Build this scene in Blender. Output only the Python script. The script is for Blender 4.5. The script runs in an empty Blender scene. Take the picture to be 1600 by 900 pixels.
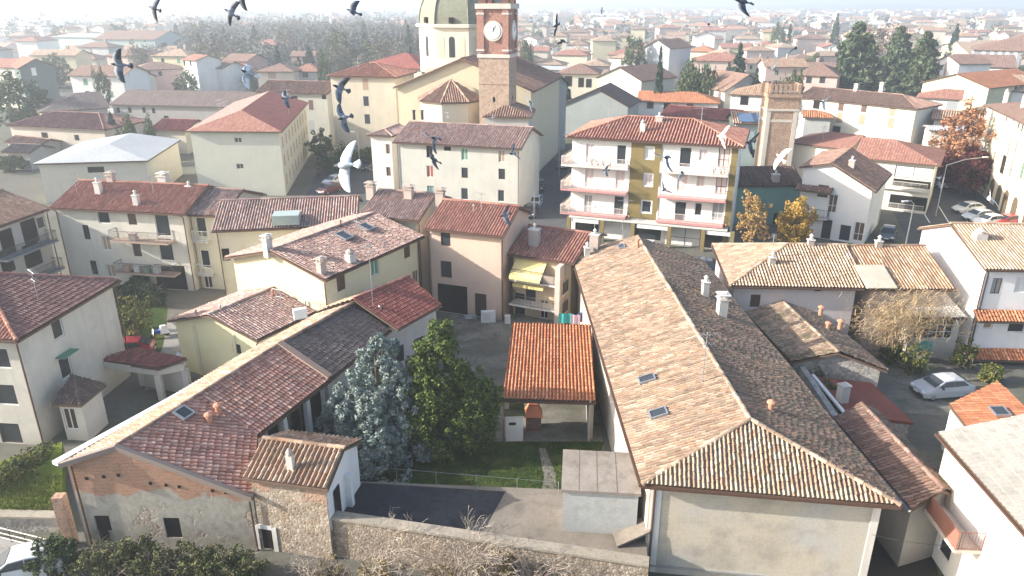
import bpy, math, random
import numpy as np
from mathutils import Vector, Matrix
random.seed(7); RNG = np.random.default_rng(7)
R = math.radians
S = bpy.context.scene
COL = S.collection
# ------------------------------------------------------------------ camera and survey helpers
F_PX, HOR, CAM_H = 1150.0, 5.0, 27.0            # focal length in photo pixels, horizon row, drone height (m)
PITCH = math.atan((450 - HOR) / F_PX)
CP, SP = math.cos(PITCH), math.sin(PITCH)
def ray(x, y):
    r = (x - 800) / F_PX; d = (y - 450) / F_PX
    return Vector((r, CP - d * SP, -SP - d * CP))
CAMP = Vector((0, 0, CAM_H))
def at(x, y, z=0.0):
    """survey point of the photograph at a known height above the ground"""
    d = ray(x, y); return CAMP + d * ((z - CAM_H) / d.z)
def sv(q, z):
    return at(*q, z) if len(q) == 2 else Vector((q[0], q[1], z))
OCC = []                                     # footprints already built on
def air(x, y, dist):
    return CAMP + ray(x, y).normalized() * dist
def hit(x, y, p, n):
    d = ray(x, y); return CAMP + d * ((p - CAMP).dot(n) / d.dot(n))
cam = bpy.data.cameras.new('camera'); camo = bpy.data.objects.new('camera', cam); COL.objects.link(camo)
camo.location = CAMP; camo.rotation_euler = (R(90) - PITCH, 0, 0)
cam.sensor_width = 36; cam.lens = 36 * F_PX / 1600; cam.clip_start = 0.2; cam.clip_end = 20000
S.camera = camo
# ------------------------------------------------------------------ materials
MATS = {}
def newmat(key):
    m = bpy.data.materials.new(key); m.use_nodes = True; nt = m.node_tree
    b = nt.nodes['Principled BSDF']; MATS[key] = m
    def N(t, **k):
        n = nt.nodes.new(t)
        for a, v in k.items():
            if a in n.inputs: n.inputs[a].default_value = v
            else: setattr(n, a, v)
        return n
    def L(a, b_): nt.links.new(a, b_)
    return m, b, N, L
def plain(key, c, rough=.7, metal=0., spec=.3):
    if key in MATS: return MATS[key]
    m, b, N, L = newmat(key)
    b.inputs['Base Color'].default_value = (*c, 1); b.inputs['Roughness'].default_value = rough
    b.inputs['Metallic'].default_value = metal; b.inputs['Specular IOR Level'].default_value = spec
    return m
def mix(N, L, fac, a, b_, mode='MIX'):
    n = N('ShaderNodeMix', data_type='RGBA', blend_type=mode)
    if hasattr(fac, 'is_linked'): L(fac, n.inputs[0])
    else: n.inputs[0].default_value = fac
    for v, s in ((a, n.inputs[6]), (b_, n.inputs[7])):
        if hasattr(v, 'is_linked'): L(v, s)
        else: s.default_value = (*v, 1)
    return n.outputs[2]
def ramp(N, L, src, stops, interp='LINEAR'):
    n = N('ShaderNodeValToRGB'); n.color_ramp.interpolation = interp
    e = n.color_ramp.elements
    while len(e) < len(stops): e.new(.5)
    for q, (p, c) in zip(e, stops):
        q.position = p; q.color = (*c, 1) if len(c) == 3 else c
    L(src, n.inputs[0]); return n.outputs[0]
def noise(N, L, vec, scale, detail=3, rough=.55, sc=None):
    if sc:
        mp = N('ShaderNodeMapping'); mp.inputs['Scale'].default_value = sc; L(vec, mp.inputs[0]); vec = mp.outputs[0]
    n = N('ShaderNodeTexNoise'); n.inputs['Scale'].default_value = scale
    n.inputs['Detail'].default_value = detail; n.inputs['Roughness'].default_value = rough
    L(vec, n.inputs['Vector']); return n.outputs[0]
def position(N):
    return N('ShaderNodeNewGeometry').outputs['Position']
def bump(N, L, b, h, strength, dist=.05):
    n = N('ShaderNodeBump'); n.inputs['Strength'].default_value = strength; n.inputs['Distance'].default_value = dist
    L(h, n.inputs['Height']); L(n.outputs[0], b.inputs['Normal'])
G3 = lambda v: (v, v, v)
def damp(N, L, v, dirt):
    m = N('ShaderNodeMapRange'); m.inputs[1].default_value = 2.4; m.inputs[2].default_value = 1.3; m.inputs[3].default_value = 0; m.inputs[4].default_value = min(1, dirt * 1.6); L(v, m.inputs[0]); return m.outputs[0]
def wallmat(c, dirt=.35, key=None):
    key = key or 'plaster_%02d_%02d_%02d_%d' % (*[int(q * 99) for q in c], int(dirt * 100))
    if key in MATS: return MATS[key]
    c = tuple(q + (sum(c) / 3 - q) * .22 for q in c)
    m, b, N, L = newmat(key); P = position(N)
    n1 = noise(N, L, P, .35, 4); n2 = noise(N, L, P, 1.0, 5, .65, (1.6, 1.6, .22)); n3 = noise(N, L, P, 7, 3)
    dk = tuple(q * .62 for q in c); gy = tuple(q * .45 + .1 for q in c)
    f1 = ramp(N, L, n1, [(.38, G3(0)), (.7, G3(dirt))]); f2 = ramp(N, L, n2, [(.5, G3(0)), (.75, G3(dirt))])
    f3 = ramp(N, L, n3, [(.3, G3(.0)), (.8, G3(dirt * .35))])
    o = mix(N, L, f1, c, dk); o = mix(N, L, f2, o, gy); o = mix(N, L, f3, o, dk)
    sz = N('ShaderNodeSeparateXYZ'); L(P, sz.inputs[0]); ad = N('ShaderNodeMath', operation='MULTIPLY_ADD'); L(n1, ad.inputs[0]); ad.inputs[1].default_value = 2.4; L(sz.outputs[2], ad.inputs[2])
    o = mix(N, L, ramp(N, L, ad.outputs[0], [(0, G3(0)), (1, G3(0))]) if 0 else damp(N, L, ad.outputs[0], dirt), o, tuple(q * .55 + .04 for q in c))      # rising damp at the foot
    mk = noise(N, L, P, .9, 2, .4); o = mix(N, L, ramp(N, L, mk, [(.60, G3(0)), (.615, G3(dirt * .55))]), o, tuple(min(1, q * 1.12) for q in gy))                 # patched render
    L(o, b.inputs['Base Color']); b.inputs['Roughness'].default_value = .92; b.inputs['Specular IOR Level'].default_value = .15
    bump(N, L, b, n3, .25, .02)
    return m
PAL = {
 'old':   [(.40,.23,.14),(.50,.34,.23),(.33,.17,.10),(.56,.43,.31),(.43,.28,.20),(.27,.19,.14),(.52,.38,.26),(.46,.24,.14)],
 'tan':   [(.45,.31,.21),(.55,.41,.29),(.38,.24,.16),(.60,.48,.36),(.48,.33,.23),(.33,.25,.19),(.55,.43,.32),(.46,.28,.18),(.40,.31,.24)],
 'orange':[(.50,.19,.09),(.56,.24,.12),(.45,.15,.07),(.58,.29,.16),(.50,.21,.10),(.42,.16,.09)],
 'red':   [(.37,.16,.115),(.44,.21,.15),(.31,.125,.09),(.48,.28,.21),(.36,.16,.12),(.29,.13,.10),(.42,.24,.18)],
 'deepred':[(.27,.085,.07),(.32,.11,.09),(.24,.075,.06),(.35,.14,.115),(.28,.095,.075)],
 'pink':  [(.40,.25,.20),(.50,.36,.30),(.32,.19,.165),(.56,.44,.38),(.44,.29,.25),(.27,.19,.18),(.48,.29,.23)],
 'dark':  [(.13,.09,.08),(.18,.12,.10),(.10,.075,.07),(.21,.14,.11),(.15,.11,.10)],
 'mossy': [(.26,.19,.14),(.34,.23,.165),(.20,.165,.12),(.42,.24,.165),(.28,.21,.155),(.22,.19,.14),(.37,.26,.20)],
 'greybrown': [(.17,.13,.115),(.21,.165,.15),(.145,.11,.10),(.23,.18,.16),(.19,.14,.125)],  # dark grey brown tile colours
 'redbrown': [(.25,.13,.11),(.31,.17,.145),(.21,.11,.095),(.35,.20,.17),(.27,.15,.13)],
 'brown': [(.27,.16,.12),(.33,.21,.16),(.23,.13,.10),(.36,.25,.19),(.29,.18,.14)],
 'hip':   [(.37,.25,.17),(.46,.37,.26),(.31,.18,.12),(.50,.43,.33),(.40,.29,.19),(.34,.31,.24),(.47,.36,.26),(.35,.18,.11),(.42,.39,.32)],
 'barn':  [(.45,.23,.17),(.53,.30,.23),(.38,.18,.13),(.57,.37,.30),(.44,.22,.17),(.35,.17,.13)],
}
def tilemat(pal, moss=.3, mosscol=(.10, .10, .055), gap=None):
    gap = {'orange': .5, 'red': .55, 'deepred': .4, 'dark': .6}.get(pal, .72) if gap is None else gap
    key = 'roof_tiles_%s_%d_%d' % (pal, int(moss * 100), int(gap * 100))
    if key in MATS: return MATS[key]
    m, b, N, L = newmat(key)
    uv = N('ShaderNodeUVMap').outputs[0]; P = position(N)
    fl = N('ShaderNodeVectorMath', operation='FLOOR'); L(uv, fl.inputs[0])
    wn = N('ShaderNodeTexWhiteNoise', noise_dimensions='3D'); L(fl.outputs[0], wn.inputs[0])
    cs = PAL[pal]; k = len(cs)
    c = ramp(N, L, wn.outputs[0], [(i / k, q) for i, q in enumerate(cs)], 'CONSTANT')
    big = noise(N, L, P, .28, 5, .6); avg = tuple(sum(q[i] for q in cs) / k for i in range(3))
    c = mix(N, L, ramp(N, L, big, [(.35, G3(.0)), (.65, G3(.45))]), c, tuple(q * .78 for q in avg))
    med = noise(N, L, P, 1.3, 6, .72)
    lo = .64 - .3 * moss
    c = mix(N, L, ramp(N, L, med, [(lo, G3(0)), (lo + .16, G3(min(1, .35 + moss)))]), c, mosscol)
    fine = noise(N, L, P, 9, 2)
    c = mix(N, L, ramp(N, L, fine, [(.45, G3(0)), (.75, G3(.35))]), c, tuple(min(1, q * 1.35 + .04) for q in avg))
    # streaks running down the slope
    mp = N('ShaderNodeMapping'); mp.inputs['Scale'].default_value = (.42, .16, 1); L(uv, mp.inputs[0])
    c = mix(N, L, ramp(N, L, noise(N, L, mp.outputs[0], 1.0, 4, .7), [(.46, G3(0)), (.62, G3(min(.85, .35 + moss * 1.1)))]), c, tuple(q * .38 + .01 for q in avg))
    # channel tiles (odd columns) darkened: mossy dirt plus painted gap shade
    sx = N('ShaderNodeSeparateXYZ'); L(fl.outputs[0], sx.inputs[0]); md = N('ShaderNodeMath', operation='MODULO'); L(sx.outputs[0], md.inputs[0]); md.inputs[1].default_value = 2
    ab = N('ShaderNodeMath', operation='ABSOLUTE'); L(md.outputs[0], ab.inputs[0]); gn = N('ShaderNodeMath', operation='MULTIPLY'); L(ab.outputs[0], gn.inputs[0])
    L(ramp(N, L, noise(N, L, P, 2.2, 3), [(.3, G3(gap)), (.75, G3(gap * .55))]), gn.inputs[1])
    c = mix(N, L, gn.outputs[0], c, tuple(q * .22 + .012 for q in avg))
    L(c, b.inputs['Base Color']); b.inputs['Roughness'].default_value = .9; b.inputs['Specular IOR Level'].default_value = .12
    return m
def rubble(key, base, mortar, scale=3.2, plaster=None, brick=None):
    if key in MATS: return MATS[key]
    m, b, N, L = newmat(key); P = position(N)
    v = N('ShaderNodeTexVoronoi'); v.inputs['Scale'].default_value = scale; L(P, v.inputs['Vector'])
    v2 = N('ShaderNodeTexVoronoi', feature='DISTANCE_TO_EDGE'); v2.inputs['Scale'].default_value = scale; L(P, v2.inputs['Vector'])
    wn = N('ShaderNodeTexWhiteNoise'); L(v.outputs['Color'], wn.inputs[0])
    k = len(base)
    c = ramp(N, L, wn.outputs[0], [(i / k, q) for i, q in enumerate(base)], 'CONSTANT')
    c = mix(N, L, ramp(N, L, v2.outputs[0], [(.02, G3(1)), (.10, G3(0))]), c, mortar)
    pn = noise(N, L, P, .5, 5, .6); hgt = v2.outputs[0]
    if plaster:
        pm_ = ramp(N, L, pn, [(plaster[1], G3(0)), (plaster[1] + .05, G3(1))]); fn = noise(N, L, P, 3.5, 5, .7)
        pc = mix(N, L, ramp(N, L, fn, [(.4, G3(0)), (.7, G3(.8))]), plaster[0], tuple(q * .68 for q in plaster[0]))
        c = mix(N, L, pm_, c, pc); hgt = mix(N, L, pm_, v2.outputs[0], (.3, .3, .3))
    if brick:
        bt = N('ShaderNodeTexBrick'); bt.inputs['Scale'].default_value = 1.0
        bt.inputs['Brick Width'].default_value = .26; bt.inputs['Row Height'].default_value = .085; bt.inputs['Mortar Size'].default_value = .012
        bt.inputs['Color1'].default_value = (*brick[0], 1); bt.inputs['Color2'].default_value = (*brick[1], 1); bt.inputs['Mortar'].default_value = (.42, .34, .26, 1)
        sep = N('ShaderNodeSeparateXYZ'); L(P, sep.inputs[0]); cmb = N('ShaderNodeCombineXYZ')
        ad = N('ShaderNodeMath', operation='ADD'); L(sep.outputs[0], ad.inputs[0]); L(sep.outputs[1], ad.inputs[1])
        L(ad.outputs[0], cmb.inputs[0]); L(sep.outputs[2], cmb.inputs[1]); L(cmb.outputs[0], bt.inputs['Vector'])
        n = noise(N, L, P, .55, 4)
        # bricks mostly high on the wall, rubble below
        mr = N('ShaderNodeMapRange'); mr.inputs[1].default_value = brick[2]; mr.inputs[2].default_value = brick[3]
        L(sep.outputs[2], mr.inputs[0]); a2 = N('ShaderNodeMath', operation='MULTIPLY_ADD'); L(mr.outputs[0], a2.inputs[0]); a2.inputs[1].default_value = .5; L(n, a2.inputs[2])
        c = mix(N, L, ramp(N, L, a2.outputs[0], [(.66, G3(0)), (.72, G3(1))]), c, bt.outputs[0])
    d = noise(N, L, P, 1.6, 5, .7)
    c = mix(N, L, ramp(N, L, d, [(.5, G3(0)), (.8, G3(.6))]), c, (.14, .11, .08))
    L(c, b.inputs['Base Color']); b.inputs['Roughness'].default_value = .95; b.inputs['Specular IOR Level'].default_value = .1
    bump(N, L, b, hgt, .5, .08)
    return m
def ground_mat(key, cols, scales=(.12, .9, 6), rough=.95, bumpy=.2):
    if key in MATS: return MATS[key]
    m, b, N, L = newmat(key); P = position(N)
    a = noise(N, L, P, scales[0], 5, .6); c = noise(N, L, P, scales[1], 5, .65); f = noise(N, L, P, scales[2], 3, .6)
    o = mix(N, L, ramp(N, L, a, [(.4, G3(0)), (.62, G3(1))]), cols[0], cols[1])
    o = mix(N, L, ramp(N, L, c, [(.48, G3(0)), (.7, G3(.85))]), o, cols[2])
    o = mix(N, L, ramp(N, L, f, [(.4, G3(0)), (.8, G3(.5))]), o, tuple(q * .6 for q in cols[0]))
    L(o, b.inputs['Base Color']); b.inputs['Roughness'].default_value = rough; b.inputs['Specular IOR Level'].default_value = .1
    bump(N, L, b, f, bumpy, .03)
    return m
def leafmat(key, cols, trans=.0):
    if key in MATS: return MATS[key]
    m, b, N, L = newmat(key)
    g = N('ShaderNodeNewGeometry'); k = len(cols)
    c = ramp(N, L, g.outputs['Random Per Island'], [((i + .5) / k, q) for i, q in enumerate(cols)])
    n = noise(N, L, g.outputs['Position'], .8, 3)
    c = mix(N, L, ramp(N, L, n, [(.4, G3(0)), (.7, G3(.5))]), c, cols[0])
    L(c, b.inputs['Base Color']); b.inputs['Roughness'].default_value = .75; b.inputs['Specular IOR Level'].default_value = .2
    return m
W = dict(cream=(.60,.52,.38), pale=(.60,.57,.43), white=(.76,.74,.70), yellow=(.64,.57,.33), ochre=(.58,.46,.26), terra=(.56,.40,.30), rose=(.58,.36,.31),
         pinkish=(.62,.52,.47), grey=(.44,.43,.40), greygreen=(.36,.38,.35), green=(.20,.37,.31), mint=(.42,.52,.46), olive=(.24,.175,.045), stone=(.42,.37,.30),
         beige=(.55,.47,.37), dgreen=(.11,.15,.14), salmon=(.62,.33,.27), offwhite=(.68,.65,.57))
def wm(n, dirt=.35): return wallmat(W[n], dirt) if isinstance(n, str) else n
GLASS = plain('window_glass', (.035, .04, .045), .12, 0, .5)
FRAME_W = plain('white_window_frame', (.7, .69, .66), .5); FRAME_B = plain('brown_window_frame', (.10, .06, .04), .6)
STONE = plain('grey_stone_sill', (.42, .40, .37), .85)
SH = dict(brown=plain('brown_shutter', (.11, .065, .045), .7), green=plain('green_shutter', (.12, .26, .17), .7), red=plain('rust_shutter', (.30, .09, .06), .7),
          grey=plain('grey_shutter', (.30, .31, .31), .7), pink=plain('pinkish_roller_shutter', (.58, .46, .44), .7), teal=plain('teal_shutter', (.16, .28, .30), .7),
          white=plain('white_roller_shutter', (.66, .65, .62), .6), tan=plain('tan_shutter', (.36, .25, .17), .7), dark=plain('dark_opening', (.02, .018, .016), .9, 0, .05),
          wood=plain('dark_wood_door', (.06, .038, .026), .7))
METAL = plain('dark_gutter_metal', (.06, .05, .045), .5, .3); COPPER = plain('brown_gutter', (.12, .07, .05), .5, .3)
GALV = plain('galvanised_metal', (.45, .46, .47), .4, .8); RAIL = plain('iron_railing', (.10, .09, .085), .5, .5)
CONC = wallmat((.40, .385, .35), .5, 'weathered_concrete'); WOOD = plain('eaves_timber', (.13, .085, .06), .85)
CHIM = wallmat((.50, .40, .33), .5, 'chimney_render'); CHIMW = wallmat((.62, .58, .52), .4, 'pale_chimney_render'); TERRA = plain('terracotta', (.47, .23, .14), .85)
# ------------------------------------------------------------------ mesh builder
class MB:
    def __init__(s): s.v = []; s.f = []; s.m = []; s.uv = []
    def add(s, vs, fs, mi=0, uv=None):
        o = len(s.v); s.v += [tuple(q) for q in vs]
        for i, f in enumerate(fs):
            s.f.append([o + q for q in f]); s.m.append(mi)
            if uv: s.uv += list(uv[i])
            else: s.uv += [(.5, .5)] * len(f)
    def poly(s, pts, mi=0, uv=None): s.add(pts, [list(range(len(pts)))], mi, [uv] if uv else None)
    def box(s, c, size, rz=0., mi=0, ax=None):
        hx, hy, hz = (q / 2 for q in size); c = Vector(c)
        if ax is None: X = Vector((math.cos(rz), math.sin(rz), 0)); Y = Vector((-math.sin(rz), math.cos(rz), 0)); Z = Vector((0, 0, 1))
        else: X, Y, Z = ax
        vs = [c + X * (hx * a) + Y * (hy * b) + Z * (hz * d) for d in (-1, 1) for a, b in ((-1, -1), (1, -1), (1, 1), (-1, 1))]
        s.add(vs, [[3, 2, 1, 0], [4, 5, 6, 7], [0, 1, 5, 4], [1, 2, 6, 5], [2, 3, 7, 6], [3, 0, 4, 7]], mi)
    def prism(s, pts, z0, z1, mi=0):
        n = len(pts); vs = [(p[0], p[1], z0) for p in pts] + [(p[0], p[1], z1) for p in pts]
        s.add(vs, [list(range(n))[::-1], list(range(n, 2 * n))] + [[i, (i + 1) % n, n + (i + 1) % n, n + i] for i in range(n)], mi)
    def tube(s, pts, rad, n=6, mi=0, cap=True):
        pts = [Vector(p) for p in pts]; k = len(pts); rad = rad if hasattr(rad, '__len__') else [rad] * k
        vs = []
        for i, p in enumerate(pts):
            t = (pts[min(i + 1, k - 1)] - pts[max(i - 1, 0)]).normalized()
            a = t.orthogonal().normalized() if abs(t.z) > .95 else t.cross(Vector((0, 0, 1))).normalized()
            b = t.cross(a)
            vs += [p + (a * math.cos(2 * math.pi * j / n) + b * math.sin(2 * math.pi * j / n)) * rad[i] for j in range(n)]
        fs = [[i * n + j, i * n + (j + 1) % n, (i + 1) * n + (j + 1) % n, (i + 1) * n + j] for i in range(k - 1) for j in range(n)]
        if cap: fs += [list(range(n))[::-1], list(range((k - 1) * n, k * n))]
        s.add(vs, fs, mi)
    def slab(s, pts, th, mi=0):
        pts = [Vector(p) for p in pts]; n = len(pts)
        s.add(pts + [p - Vector((0, 0, th)) for p in pts], [list(range(n)), list(range(n, 2 * n))[::-1]] + [[i, n + i, n + (i + 1) % n, (i + 1) % n] for i in range(n)], mi)
    def lathe(s, c, prof, n=16, mi=0, ph=0.):
        k = len(prof); vs = [(c[0] + r * math.cos(ph + 2 * math.pi * j / n), c[1] + r * math.sin(ph + 2 * math.pi * j / n), c[2] + z) for r, z in prof for j in range(n)]
        s.add(vs, [[i * n + j, i * n + (j + 1) % n, (i + 1) * n + (j + 1) % n, (i + 1) * n + j] for i in range(k - 1) for j in range(n)], mi)
    def mesh(s, name, mats, off=(0, 0, 0)):
        me = bpy.data.meshes.new(name); o = Vector(off)
        me.from_pydata([(x - o[0], y - o[1], z - o[2]) for x, y, z in s.v], [], s.f)
        for q in (mats if isinstance(mats, (list, tuple)) else [mats]): me.materials.append(q)
        if any(s.m): me.polygons.foreach_set('material_index', s.m)
        uv = me.uv_layers.new(name='UVMap'); uv.data.foreach_set('uv', [q for p in s.uv for q in p])
        me.update(); return me
    def build(s, name, mats, parent=None, loc=None):
        if parent is not None: off = WLOC[parent.name]
        else: off = Vector(loc) if loc is not None else Vector((0, 0, 0))
        o = bpy.data.objects.new(name, s.mesh(name, mats, off)); COL.objects.link(o)
        if parent is not None: o.parent = parent; WLOC[o.name] = off
        else: o.location = off; WLOC[o.name] = off
        return o
WLOC = {}
def tag(o, label=None, cat=None, group=None, kind=None):
    if label: o['label'] = label
    if cat: o['category'] = cat
    if group: o['group'] = group
    if kind: o['kind'] = kind
    return o
def thing(name, label, cat, loc, group=None):
    o = bpy.data.objects.new(name, None); COL.objects.link(o); o.location = loc; WLOC[o.name] = Vector(loc)
    o.empty_display_size = .3
    return tag(o, label, cat, group)
def inst(name, me, parent, loc, rz=0.):
    """an object sharing a mesh, placed at a world position under its thing"""
    o = bpy.data.objects.new(name, me); COL.objects.link(o)
    o.parent = parent; o.location = Vector(loc) - WLOC[parent.name]; o.rotation_euler = (0, 0, rz)
    WLOC[o.name] = Vector(loc); return o
def sub(name, me, parent):
    o = bpy.data.objects.new(name, me); COL.objects.link(o); o.parent = parent; return o
# ------------------------------------------------------------------ roofs
MARS = [(0, -.2), (.10, .75), (.40, 1), (.66, .8), (.76, -.2), (.88, -.6)]
COPPI = [(0, 0), (.10, .62), (.30, 1), (.50, .62), (.60, 0), (.80, -.28)]
def inner_range(poly, u):
    lo, hi = 1e9, -1e9; n = len(poly)
    for i in range(n):
        (a, b), (c, d) = poly[i], poly[(i + 1) % n]
        if (a - u) * (c - u) <= 1e-12 and abs(a - c) > 1e-9:
            v = b + (d - b) * (u - a) / (c - a); lo = min(lo, v); hi = max(hi, v)
    return (lo, hi) if hi >= lo else (0, 0)
def tile_slope(mb, pts, tw=.22, row=.40, det=2, amp=None, mi=0, jit=.5, prof=COPPI, sag=0., stp=.04):
    """a field of tiles on a convex roof polygon whose first edge is the eave"""
    P = [Vector(p) for p in pts]; u = (P[1] - P[0]).normalized()
    n = None
    for i in range(2, len(P)):
        q = u.cross(P[i] - P[0])
        if q.length > .2: n = q.normalized()
    if n.z < 0: n = -n
    v = n.cross(u).normalized()
    if v.z < 0: v = -v
    poly = [((p - P[0]).dot(u), (p - P[0]).dot(v)) for p in P]
    u0, u1 = min(q[0] for q in poly), max(q[0] for q in poly)
    if det == 0:
        mb.poly(P if (P[1] - P[0]).cross(P[2] - P[0]).z > 0 else P[::-1], mi, None)
        # one face, uv in tiles
        k = len(P); seq = P if (P[1] - P[0]).cross(P[2] - P[0]).z > 0 else P[::-1]
        mb.uv[-k:] = [((p - P[0]).dot(u) / tw * 2 + 40, (p - P[0]).dot(v) / row) for p in seq]
        return
    amp = amp if amp is not None else tw * .30
    nc = max(1, int(round((u1 - u0) / tw))); w = (u1 - u0) / nc; k = len(prof)
    us = [u0 + w * (c + f) for c in range(nc) for f, _ in prof] + [u1]
    hs = [h for c in range(nc) for _, h in prof] + [0]
    base = len(mb.v); nu = len(us)
    rng = [inner_range(poly, min(max(q, u0 + 1e-4), u1 - 1e-4)) for q in us]
    V1 = max(q[1] for q in poly); nr = max(1, int(math.ceil(V1 / row))) if det == 2 else 1
    if det == 1: nr = 3
    rowl = row if det == 2 else V1 / nr
    lo = np.array([q[0] for q in rng]); hi = np.array([q[1] for q in rng]); U = np.array(us); H = np.array(hs) * amp
    colj = np.repeat(RNG.uniform(-.5, .5, nc) * jit * rowl * (det == 2), k); colj = np.append(colj, colj[-1])
    Pn = np.array(P[0]); un, vn, nn = np.array(u), np.array(v), np.array(n)
    rings = []; vv = []
    for r in range(nr):
        for e in (0, 1):
            vq = np.clip(rowl * (r + e) + colj * (1 if 0 < r + e < nr else 0) + (0 if e == 0 else -.004), lo, hi)
            tj = np.repeat(RNG.normal(0, .008 * (jit > 0), nc), k); tj = np.append(tj, tj[-1])
            hh = H + ((stp * (1 - e)) if det == 2 else 0) + tj * (det == 2)
            if sag: hh = hh + sag * (np.sin(U * .45 + 1.3) + .8 * np.sin(U * .21 + vq * .5)) * .5
            uj = np.repeat(RNG.normal(0, .010 * jit, nc), k); uj = np.append(uj, uj[-1])
            pts3 = Pn + np.outer(np.clip(U + uj * (det == 2), u0, u1), un) + np.outer(vq, vn) + np.outer(hh, nn)
            mb.v += [tuple(q) for q in pts3.tolist()]; rings.append(vq)
    thr = .72 if prof is MARS else .58
    cell = [(c * 2 + (0 if f < thr else 1)) for c in range(nc) for f, _ in prof]
    for q in range(len(rings) - 1):
        a, b_ = rings[q], rings[q + 1]
        step = q % 2 == 1
        if step and det == 1: pass
        r0 = (q // 2) + (1 if step else 0)
        for i in range(nu - 1):
            if b_[i] - a[i] < 1e-3 and b_[i + 1] - a[i + 1] < 1e-3 and not (step and det == 2 and lo[i] + .01 < a[i] < hi[i] - .01): continue
            if hi[i] - lo[i] < .01 and hi[i + 1] - lo[i + 1] < .01: continue
            mb.f.append([base + q * nu + i, base + q * nu + i + 1, base + (q + 1) * nu + i + 1, base + (q + 1) * nu + i]); mb.m.append(mi)
            if det == 2: mb.uv += [((cell[i] | 1 if step else cell[i]) + .5, r0 + .5)] * 4
            else: mb.uv += [(cell[i] + .5, a[i] / row), (cell[i] + .5, a[i + 1] / row), (cell[i] + .5, b_[i + 1] / row), (cell[i] + .5, b_[i] / row)]
def ridge_line(mb, a, b_, rad=.13, step=.42, mi=0):
    a, b_ = Vector(a), Vector(b_); L = (b_ - a).length; k = max(1, int(L / step)); t = (b_ - a) / k
    d = t.normalized(); s = d.cross(Vector((0, 0, 1))).normalized(); up = s.cross(d)
    for i in range(k):
        p0 = a + t * i; p1 = a + t * (i + 1.06); j = random.uniform(-.02, .02)
        vs = []
        for p, rr in ((p0, rad * 1.08), (p1, rad * .92)):
            for q in range(6):
                an = -.25 + (math.pi + .5) * q / 5
                vs.append(p + s * (math.cos(an) * rr + j) + up * (math.sin(an) * rr * .8 + .02))
        mb.add(vs, [[q, q + 1, 7 + q, 6 + q] for q in range(5)] + [[0, 1, 2, 3, 4, 5], [11, 10, 9, 8, 7, 6]], mi, [[(i * 4 + .5, mi + 9.5)] * 4] * 5 + [[(i * 4 + .5, 9.5)] * 6] * 2)
# ------------------------------------------------------------------ window meshes (local: x across, y outwards, z up; origin at the middle)
WCACHE = {}
def wmesh(kind, w, h, *mats):
    w, h = round(w, 2), round(h, 2); key = (kind, w, h) + tuple(m.name for m in mats)
    if key in WCACHE: return WCACHE[key]
    b = MB()
    if kind == 'frame':
        t = .07
        for x in (-w / 2 + t / 2, w / 2 - t / 2): b.box((x, 0, 0), (t, .06, h))
        for z in (-h / 2 + t / 2, h / 2 - t / 2): b.box((0, 0, z), (w - 2 * t, .06, t))
        if w > .7: b.box((0, 0, 0), (.07, .05, h - 2 * t))
        if h > 1.9: b.box((-w / 4 + .0, .002, -h * .12), (w / 2 - .1, .045, .06)); b.box((w / 4, .002, -h * .12), (w / 2 - .1, .045, .06))
    elif kind == 'pane': b.box((0, -.02, 0), (w - .1, .012, h - .1))
    elif kind == 'sill': b.box((0, .13, -h / 2 - .04), (w + .24, .22, .07))
    elif kind == 'shutter':
        b.box((0, .02, 0), (w, .045, h)); k = max(3, int(h / .16))
        for i in range(k): b.box((0, .05, -h / 2 + h * (i + .5) / k), (w - .1, .02, h / k * .55))
    elif kind == 'surround':
        t = .13
        for x in (-w / 2 - t / 2, w / 2 + t / 2): b.box((x, .02, 0), (t, .05, h + 2 * t))
        b.box((0, .02, h / 2 + t / 2), (w, .05, t)); b.box((0, .02, -h / 2 - t / 2), (w, .07, t))
    elif kind == 'leaf':
        b.box((0, 0, 0), (w, .05, h))
        for z in (-.25, .22): b.box((0, .03, z * h), (w * .7, .02, h * .36))
    elif kind == 'far':
        b.box((0, .01, 0), (w, .03, h), 0, 1); b.box((0, .03, 0), (.07, .03, h), 0, 0)
        t = .09
        for x in (-w / 2 - t / 2, w / 2 + t / 2): b.box((x, .015, 0), (t, .05, h + t), 0, 0)
        b.box((0, .03, -h / 2 - t / 2), (w + .3, .1, t), 0, 0); b.box((0, .015, h / 2 + t / 2), (w, .05, t), 0, 0)
    me = b.mesh('window_' + kind, list(mats)); WCACHE[key] = me; return me
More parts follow.
